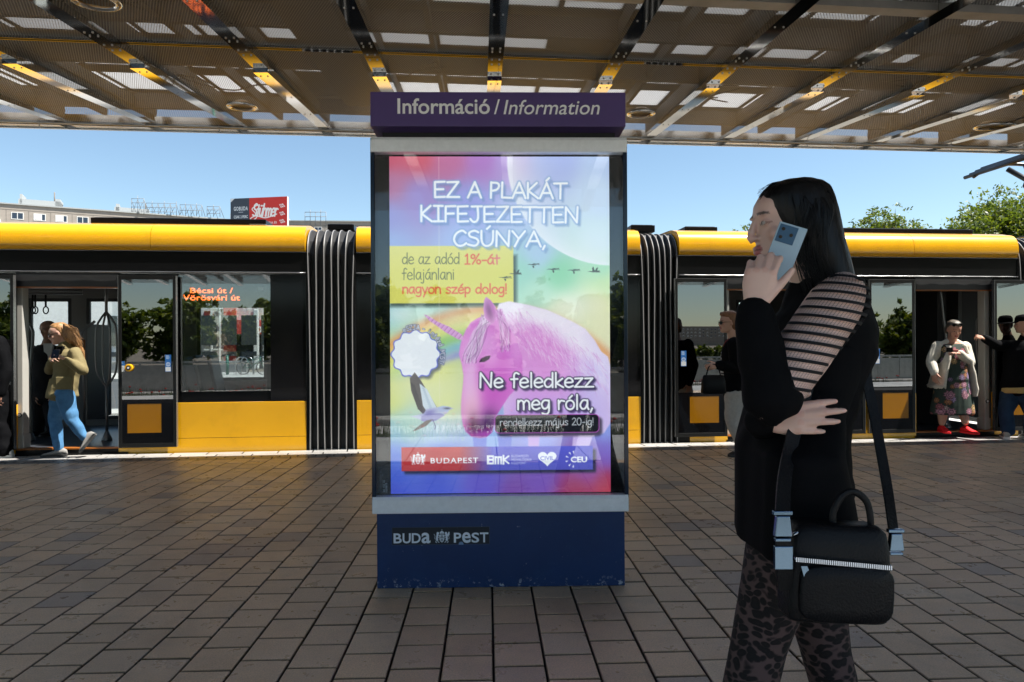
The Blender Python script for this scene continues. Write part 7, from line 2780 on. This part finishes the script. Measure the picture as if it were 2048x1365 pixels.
for sx in (-1, 1):
    c = Hc + fj.latH * (.10 * sx) ; f_ = Vector((-.9, -.35, 0)).normalized()
pk = fj.L(P(128, 765, Y0 - .20)); mb.hexa([pk + Vector((-.08, -.02, -.08)), pk + Vector((.08, .0, -.08)), pk + Vector((.08, .02, -.08)), pk + Vector((-.08, .0, -.08))], [pk + Vector((-.08, -.02, .06)), pk + Vector((.08, .0, .06)), pk + Vector((.08, .02, .06)), pk + Vector((-.08, .0, .06))])
mb.build('pocket', M['c_khaki'], fj.t, bevel=.006)
mb = MB(); vn = fj.L(P(117, 702, Y0 - .15)); fdv = Vector((-.94, -.34, 0)); ld = Vector((-.34, .94, 0))
mb.hexa([vn - ld * .012 + fdv * .02 - Vector((0, 0, .10)), vn + ld * .012 + fdv * .02 - Vector((0, 0, .10)), vn + ld * .012 - fdv * .03 - Vector((0, 0, .10)), vn - ld * .012 - fdv * .03 - Vector((0, 0, .10))],
        [vn - ld * .055 + fdv * .0 + Vector((0, 0, .05)), vn + ld * .055 + fdv * .0 + Vector((0, 0, .05)), vn + ld * .055 - fdv * .05 + Vector((0, 0, .05)), vn - ld * .055 - fdv * .05 + Vector((0, 0, .05))])
mb.build('dark_top', M['c_black'], fj.t, bevel=.004)
mb = MB(); fj.torso(mb, .008, top=False); fj.leg(mb, 'L', .012); fj.leg(mb, 'R', .012)
fj.garment('jeans', mb, M['c_denim'], .009, .006, 30, 8, stretch=(1, 1, 1.4))
fj.shoe('shoe', P(120, 901, Y0 + .06), (-1, -.45, 0), M['shoe_grey'], M['sole_dark'], .26, lace=M['c_black'])
fj.shoe('shoe', P(172, 872, Y0 - .02), (-.55, -.3, 0), M['shoe_grey'], M['sole_dark'], .26, pitch=.9)
mb = MB(); mb.box(-.035, .035, -.004, .004, -.07, .07); pho = mb.build('phone', M['tblack'], None, P(111, 708, Y0 - .38), bevel=.003); pho.rotation_euler = (R(-50), 0, R(25))
tag(pho, 'small dark phone in the hands of the woman in the khaki jacket', 'phone')

# ---- bald man in a dark suit behind her
Y1 = 8.95
fm = Fig('bald man in dark suit standing inside the tram behind the woman in khaki', (P(92, 880, Y1).x, Y1, FLOOR_Z))
J = {'head': P(96, 658, Y1), 'neck': P(93, 686, Y1), 'shL': P(116, 702, Y1), 'shR': P(66, 702, Y1 + .02), 'elL': P(118, 750, Y1 + .03), 'wrL': P(112, 788, Y1 - .05), 'elR': P(58, 752, Y1 + .03), 'wrR': P(72, 790, Y1 - .08),
     'hiL': P(104, 792, Y1), 'hiR': P(80, 792, Y1), 'knL': P(104, 838, Y1 - .03), 'knR': P(78, 838, Y1 - .03), 'anL': P(106, 872, Y1), 'anR': P(76, 872, Y1)}
fm.setup(J, 262, 1.1, True)
fm.body(SKIN2, (.36, .14, .12), (.12, .10, .09), .009, [hands_at(fm, 'L', P(112, 788, Y1 - .05), P(111, 800, Y1 - .07), (.8, -.4, 0)), hands_at(fm, 'R', P(72, 790, Y1 - .08), P(73, 803, Y1 - .1), (-.8, -.4, 0))], (255, 14, 0))
mb = MB(); Mx = fm.Mx
mb.rings([[Mx @ Vector((cx + ax * math.cos(q), hw * math.sin(q), z)) for q in np.linspace(0, 2 * math.pi, 25)[:-1]] for z, cx, ax, hw in ((.055, -.045, .055, .074), (.03, -.04, .062, .08), (-.02, -.05, .054, .08), (-.06, -.055, .035, .066))])
hair_mesh(fm, mb, .01, M['hair_grey'], streak=.002)
mb = MB(); fm.torso(mb, .022, hip=1.05); fm.arm(mb, 'L', .018); fm.arm(mb, 'R', .018)
fm.garment('suit_jacket', mb, M['c_suit'], .012, .006, 20, 3)
mb = MB(); fm.torso(mb, .008, top=False); fm.leg(mb, 'L', .02); fm.leg(mb, 'R', .02)
fm.garment('trousers', mb, M['c_suit'], .012, .005, 20, 6)
mb = MB(); c = fm.L(P(93, 704, Y1 - .125)); mb.hexa([c + Vector((-.02, -.006, -.17)), c + Vector((.03, -.006, -.17)), c + Vector((.03, .03, -.17)), c + Vector((-.02, .03, -.17))], [c + Vector((-.065, .03, .11)), c + Vector((.07, .03, .11)), c + Vector((.07, .06, .11)), c + Vector((-.065, .06, .11))])
mb.build('shirt_front', M['c_white'], fm.t, bevel=.004)
for sd, px in (('L', 106), ('R', 76)):
    fm.shoe('shoe', P(px, 872, Y1) * 1.0, (-.2, -1, 0), M['shoe_black'], M['sole_dark'], .28)

# ---- figure in black at the left edge
Y2 = 7.70
fe = Fig('person in black coat and white trainers cut off by the left edge of the photo', (P(-20, 915, Y2).x, Y2, 0))
J = {'head': P(-26, 640, Y2), 'neck': P(-20, 668, Y2), 'shL': P(-2, 686, Y2 - .19), 'shR': P(-30, 686, Y2 + .19), 'elL': P(12, 740, Y2 - .2), 'wrL': P(0, 785, Y2 - .24), 'elR': P(-40, 740, Y2 + .2), 'wrR': P(-56, 785, Y2 + .15),
     'hiL': P(-12, 785, Y2 - .09), 'hiR': P(-18, 785, Y2 + .09), 'knL': P(-4, 845, Y2 - .09), 'knR': P(-32, 845, Y2 + .09), 'anL': P(8, 898, Y2 - .08), 'anR': P(-46, 900, Y2 + .09)}
fe.setup(J, 180, 1.12, True)
fe.body(SKIN2, (.36, .14, .12), (.05, .04, .03), .009, [hands_at(fe, 'L', P(0, 785, Y2 - .24), P(-4, 800, Y2 - .25), (0, -1, 0)), hands_at(fe, 'R', P(-56, 785, Y2 + .15), P(-60, 800, Y2 + .15), (0, 1, 0))], (180, 0, 0))
mb = MB(); Mx = fe.Mx
mb.rings([[Mx @ Vector((cx + ax * math.cos(q), hw * math.sin(q), z)) for q in np.linspace(0, 2 * math.pi, 25)[:-1]] for z, cx, ax, hw in ((.115, -.01, .05, .04), (.09, -.01, .085, .07), (.05, -.03, .08, .083), (-.02, -.05, .062, .083), (-.06, -.055, .04, .07))])
hair_mesh(fe, mb, .009, M['hair_brown'], streak=.003)
mb = MB(); fe.torso(mb, .035, hip=1.1, belly=.02); fe.arm(mb, 'L', .028); fe.arm(mb, 'R', .028)
fe.garment('coat', mb, M['c_black'], .011, .009, 20, 9)
mb = MB(); fe.torso(mb, .01, top=False); fe.leg(mb, 'L', .035, flare=.02); fe.leg(mb, 'R', .035, flare=.02)
fe.garment('trousers', mb, M['c_black'], .011, .01, 18, 5, stretch=(1, 1, 1.5))
fe.shoe('shoe', P(10, 902, Y2 - .08), (-1, -.25, 0), M['shoe_white'], M['sole_white'], .29, lace=M['c_white'])
fe.shoe('shoe', P(-46, 902, Y2 + .09), (-1, 0, 0), M['shoe_white'], M['sole_white'], .29)

# ---- woman with glasses behind the phoning woman
Y3 = 7.58
fg = Fig('auburn haired woman in dark glasses, black jacket and pale trousers walking by the tram', (P(1480, 910, Y3).x, Y3, 0))
J = {'head': P(1457, 645, Y3), 'neck': P(1466, 675, Y3), 'shL': P(1468, 688, Y3 - .17), 'shR': P(1470, 688, Y3 + .17), 'elL': P(1473, 738, Y3 - .2), 'wrL': P(1436, 731, Y3 - .25), 'elR': P(1482, 738, Y3 + .2), 'wrR': P(1470, 780, Y3 + .2),
     'hiL': P(1470, 785, Y3 - .09), 'hiR': P(1472, 785, Y3 + .09), 'knL': P(1464, 842, Y3 - .09), 'knR': P(1484, 842, Y3 + .09), 'anL': P(1486, 897, Y3 - .09), 'anR': P(1520, 892, Y3 + .08)}
fg.setup(J, 180, 1.05)
fg.body(SKIN1, LIP, (.1, .05, .03), .0075, [hands_at(fg, 'L', P(1436, 731, Y3 - .25), P(1424, 733, Y3 - .27), (0, -1, .3), curls=(50, 55, 58, 60)), hands_at(fg, 'R', P(1470, 780, Y3 + .2), P(1469, 792, Y3 + .2), (0, 1, 0))], (183, 2, 0))
mb = MB(); Mx = fg.Mx
mb.rings([[Mx @ Vector((cx + ax * math.cos(q), hw * math.sin(q), z)) for q in np.linspace(0, 2 * math.pi, 25)[:-1]] for z, cx, ax, hw in ((.128, -.01, .04, .035), (.115, .0, .085, .065), (.085, -.008, .102, .086), (.045, -.03, .088, .09), (-.02, -.05, .07, .091), (-.07, -.06, .045, .078), (-.09, -.06, .025, .05))])
hair_mesh(fg, mb, .007, M['hair_red'], streak=.007, freq=70, axis=(1, 1, .7))
glasses(fg, True)
mb = MB(); fg.torso(mb, .026, hip=1.05, belly=.01); fg.arm(mb, 'L', .024); fg.arm(mb, 'R', .024)
fg.garment('jacket', mb, M['c_black'], .009, .006, 22, 14)
mb = MB()
def stripes(co):
    s_ = np.sin(co[:, 2] * 170) > .1
    return np.where(s_[:, None], np.array((.55, .55, .55)), np.array((.03, .03, .035)))
Sc = (fg.J['shL'] + fg.J['shR']) / 2; Hc = (fg.J['hiL'] + fg.J['hiR']) / 2
mb.rings([vring(c + Vector((-.035, 0, 0)), (1, 0, 0), (0, 1, 0), a_, .075, 18) for c, a_ in ((Hc + Vector((0, 0, .10)), .125), (Hc * .5 + Sc * .5, .128), (Sc + Vector((0, 0, -.10)), .118), (Sc + Vector((0, 0, .0)), .075))])
M['stripes'] = mat('striped jersey', (.5, .5, .5), .8, attr='Col')
fg.garment('striped_shirt', mb, M['stripes'], .006, .002, 20, 2, colfn=stripes)
mb = MB(); sc_ = fg.L(P(1452, 690, Y3 - .02)); mb.tube([Vector(p) for p in catmull([sc_ + Vector((.02, -.06, .06)), sc_ + Vector((-.02, -.03, .0)), sc_ + Vector((-.02, -.01, -.08))], 5)], .018, 8)
mb.build('scarf', mat('dark red scarf', (.16, .012, .015), .8), fg.t)
mb = MB(); fg.torso(mb, .01, top=False); fg.leg(mb, 'L', .02); fg.leg(mb, 'R', .02)
fg.garment('trousers', mb, M['c_grey'], .009, .007, 26, 21, stretch=(1, 1, 1.4))
fg.shoe('shoe', P(1483, 899, Y3 - .09), (-.9, -.5, 0), M['shoe_black'], M['sole_dark'], .27, lace=M['c_white'])
fg.shoe('shoe', P(1522, 890, Y3 + .08), (-1, 0, 0), M['shoe_black'], M['sole_dark'], .27, pitch=.7)
hbt = thing('handbag', 'small black handbag in the hand of the woman in dark glasses', 'bag', P(1427, 788, Y3 - .27))
mb = MB(); mb.rings([vring((0, 0, z), (1, 0, 0), (0, 1, 0), a_, b_, 20, 4) for z, a_, b_ in ((0, .12, .04), (.01, .135, .05), (.14, .125, .045), (.20, .11, .03), (.205, .10, .02))]); mb.build('bag_body', M['leather'], hbt)
mb = MB(); mb.tube([Vector(p) for p in catmull([(-.08, 0, .19), (-.05, 0, .29), (0, 0, .32), (.05, 0, .29), (.08, 0, .19)], 5)], .007, 6); mb.build('handle', M['leather'], hbt)

# ---- woman in the patterned dress in the right doorway
Y4 = 8.82
fd = Fig('older woman in patterned dress, cream jacket and red trainers in the right doorway', (P(1908, 858, Y4).x, Y4, FLOOR_Z))
J = {'head': P(1908, 659, Y4 - .05), 'neck': P(1904, 683, Y4), 'shL': P(1930, 694, Y4), 'shR': P(1876, 694, Y4), 'elL': P(1940, 726, Y4 - .06), 'wrL': P(1920, 707, Y4 - .26), 'elR': P(1862, 722, Y4 - .03), 'wrR': P(1868, 745, Y4 - .12),
     'hiL': P(1916, 775, Y4), 'hiR': P(1890, 775, Y4), 'knL': P(1924, 818, Y4 - .05), 'knR': P(1886, 818, Y4 - .01), 'anL': P(1931, 845, Y4 - .12), 'anR': P(1884, 846, Y4)}
fd.setup(J, 268, 1.18)
fd.body((.50, .27, .19), (.36, .1, .09), (.1, .07, .05), .0075, [hands_at(fd, 'L', P(1920, 707, Y4 - .26), P(1905, 703, Y4 - .32), (.1, -.5, .8), curls=(45, 48, 50, 52)), hands_at(fd, 'R', P(1868, 745, Y4 - .12), P(1869, 757, Y4 - .14), (-.8, -.4, .1), curls=(30, 35, 38, 40))], (262, 20, 0))
mb = MB(); Mx = fd.Mx
mb.rings([[Mx @ Vector((cx + ax * math.cos(q), hw * math.sin(q), z)) for q in np.linspace(0, 2 * math.pi, 25)[:-1]] for z, cx, ax, hw in ((.117, -.01, .04, .035), (.105, -.005, .07, .06), (.075, -.012, .094, .081), (.04, -.028, .084, .086), (-.02, -.045, .062, .088), (-.06, -.052, .045, .078), (-.085, -.055, .03, .06))])
mb.ell(Mx @ Vector((-.12, 0, .03)), (.045, .045, .045))
hair_mesh(fd, mb, .007, M['hair_grey'], streak=.003, freq=80)
glasses(fd, True, lift=.085, back=.03, wide=True)


def dresscol(co):
    q = co
    base = np.tile(np.array((.035, .05, .042)), (len(co), 1))
    rg = np.random.default_rng(4)
    u = np.arctan2(q[:, 0], -q[:, 1] + 0.0) * .17
    z = q[:, 2]
    pal = [(.42, .20, .26), (.36, .16, .07), (.30, .10, .12), (.45, .32, .30), (.25, .18, .30), (.40, .26, .12)]
    pts = []
    for k in range(230):
        a, b_ = rg.uniform(-.55, .55), rg.uniform(.0, 1.45); r_ = rg.uniform(.02, .042); c = np.array(pal[int(rg.integers(0, len(pal)))])
        d = np.hypot(u - a, (z - b_) * .85) / r_
        pet = d * (1 + .16 * np.cos(8 * np.arctan2(z - b_, u - a)))
        base[pet < 1] = c * .3; base[pet < .82] = c * .95; base[pet < .5] = (.03, .04, .05); base[pet < .36] = c * 1.2
    return base


mb = MB()
Hc = (fd.J['hiL'] + fd.J['hiR']) / 2
fd.torso(mb, .018, hip=1.1, belly=.045, neck=False)
gz = lambda py: fd.L(P(1905, py, Y4)).z
mb.rings([vring(Vector((Hc.x + dx, Hc.y - .01, gz(py))), (1, 0, 0), (0, 1, 0), a_, b_, 26, 2.2) for py, dx, a_, b_ in ((760, 0, .19, .17), (790, 0, .225, .185), (810, .0, .25, .19), (826, .0, .265, .19), (829, .0, .25, .18))])
fd.garment('dress', mb, M['printdress'], .0065, .006, 16, 8, colfn=dresscol, stretch=(1.5, 1.5, .3))
mb = MB()
fd.arm(mb, 'L', .016); fd.arm(mb, 'R', .02)
jl = fd.J
for sd, sg in (('L', 1), ('R', -1)):
    sh_ = jl['sh' + sd]
    px0 = {'L': (1918, 1927, 1934, 1938, 1936), 'R': (1888, 1884, 1878, 1873, 1870)}[sd]
    rs = []
    for px, py, hw, hd in zip(px0, (690, 720, 750, 778, 792 if sd == 'L' else 770), (.045, .045, .042, .045, .04), (.13, .16, .165, .175, .17)):
        rs.append(vring(fd.L(P(px, py, Y4)), (1, 0, 0), (0, 1, 0), hw, hd, 18, 2.4))
    mb.rings(rs)
    limb(mb, [jl['neck'] + Vector((sg * .05, .02, .0)), sh_ * .5 + jl['neck'] * .5 + Vector((0, 0, .0)), sh_], [.04, .05, .055])
fd.garment('jacket', mb, M['c_cream'], .0075, .005, 30, 12)
fd.shoe('shoe', P(1932, 850, Y4 - .12), (.25, -1, 0), M['shoe_red'], M['shoe_red'], .25)
fd.shoe('shoe', P(1884, 847, Y4), (-.15, -1, 0), M['shoe_red'], M['shoe_red'], .25)
pu = MB(); pu.box(-.042, .03, -.015, .015, -.03, .03, 0); pu.box(.032, .10, -.014, .014, -.03, .005, 1)
pz = pu.build('purse', [M['tblack'], mat('dusty red purse', (.35, .08, .07), .6)], None, P(1900, 700, Y4 - .36), bevel=.006)
tag(pz, 'small dark purse held by the woman in the patterned dress', 'purse')

# ---- man in cap and jeans reaching for the door handle
Y5 = 8.80
fc = Fig('man in black jumper, cap and jeans boarding at the right edge', (P(2036, 868, Y5).x, Y5, 0))
J = {'head': P(2048, 648, Y5 - .02), 'neck': P(2050, 678, Y5), 'shL': P(2022, 694, Y5 + .1), 'shR': P(2070, 692, Y5 - .14), 'elL': P(1992, 690, Y5 + .05), 'wrL': P(1970, 678, Y5 + .02), 'elR': P(2082, 742, Y5 - .16), 'wrR': P(2070, 780, Y5 - .2),
     'hiL': P(2024, 778, Y5 + .06), 'hiR': P(2052, 778, Y5 - .08), 'knL': P(2012, 822, Y5), 'knR': P(2064, 826, Y5 - .1), 'anL': P(2016, 862, Y5 - .08), 'anR': P(2062, 864, Y5 - .15)}
fc.setup(J, 135, 1.15, True)
fc.body(SKIN2, (.36, .14, .12), (.08, .06, .05), .008, [hands_at(fc, 'L', P(1972, 679, Y5 + .02), P(1961, 674, Y5 + .0), (0, -.6, .8), curls=(50, 55, 58, 60)), hands_at(fc, 'R', P(2070, 780, Y5 - .2), P(2067, 793, Y5 - .22), (.8, -.4, 0))], (150, 4, 0))
mb = MB(); Mx = fc.Mx
mb.rings([[Mx @ Vector((cx + ax * math.cos(q), hw * math.sin(q), z)) for q in np.linspace(0, 2 * math.pi, 25)[:-1]] for z, cx, ax, hw in ((.124, -.005, .03, .03), (.115, -.003, .075, .062), (.085, -.004, .098, .082), (.04, -.003, .104, .085), (.033, -.003, .10, .082))])
mb.rings([[Mx @ Vector((.085 + .085 * t * math.cos(q) * 1.0, .075 * math.sin(q), .04 + z - .02 * t)) for q in np.linspace(-math.pi / 2, math.pi / 2, 13)] + [Mx @ Vector((.05, y, .04 + z)) for y in (.06, 0, -.06)] for t, z in ((1.0, -.004), (1.0, .004))], smooth=False)
fc.garment('cap', mb, M['c_black'], .006, 0, 10, 1)
mb = MB(); mb.rings([[Mx @ Vector((cx + ax * math.cos(q), hw * math.sin(q), z)) for q in np.linspace(0, 2 * math.pi, 25)[:-1]] for z, cx, ax, hw in ((.04, -.05, .056, .074), (-.02, -.055, .048, .076), (-.06, -.058, .03, .06))])
hair_mesh(fc, mb, .009, M['hair_grey'], streak=.001)
mb = MB(); fc.torso(mb, .03, hip=1.12, belly=.035); fc.arm(mb, 'L', .024); fc.arm(mb, 'R', .024)
limb(mb, [fc.J['neck'] + Vector((0, 0, -.03)), fc.J['neck'] + Vector((0, 0, .01))], [.085, .07])
fc.garment('jumper', mb, M['c_black'], .01, .006, 20, 17)
Hc = (fc.J['hiL'] + fc.J['hiR']) / 2
mb = MB(); mb.rings([vring(Hc + Vector((0, 0, z)), fc.latH, fc.latH.cross(Vector((0, 0, 1))), .207, .17, 22) for z in (-.055, -.02, .02)])
fc.garment('shirt_hem', mb, cloth('ochre cotton', (.42, .30, .12)), .008, .004, 22, 5)
mb = MB(); fc.torso(mb, .015, top=False, hip=1.1); fc.leg(mb, 'L', .026, flare=.014); fc.leg(mb, 'R', .026, flare=.014)
fc.garment('jeans', mb, M['c_denim_dark'], .01, .008, 26, 31, stretch=(1, 1, 1.4))
fc.shoe('shoe', P(2012, 858, Y5 - .08), (.5, .9, 0), M['shoe_stone'], M['sole_white'], .29)
fc.shoe('shoe', P(2060, 862, Y5 - .15), (.2, 1, 0), M['shoe_stone'], M['sole_white'], .29)
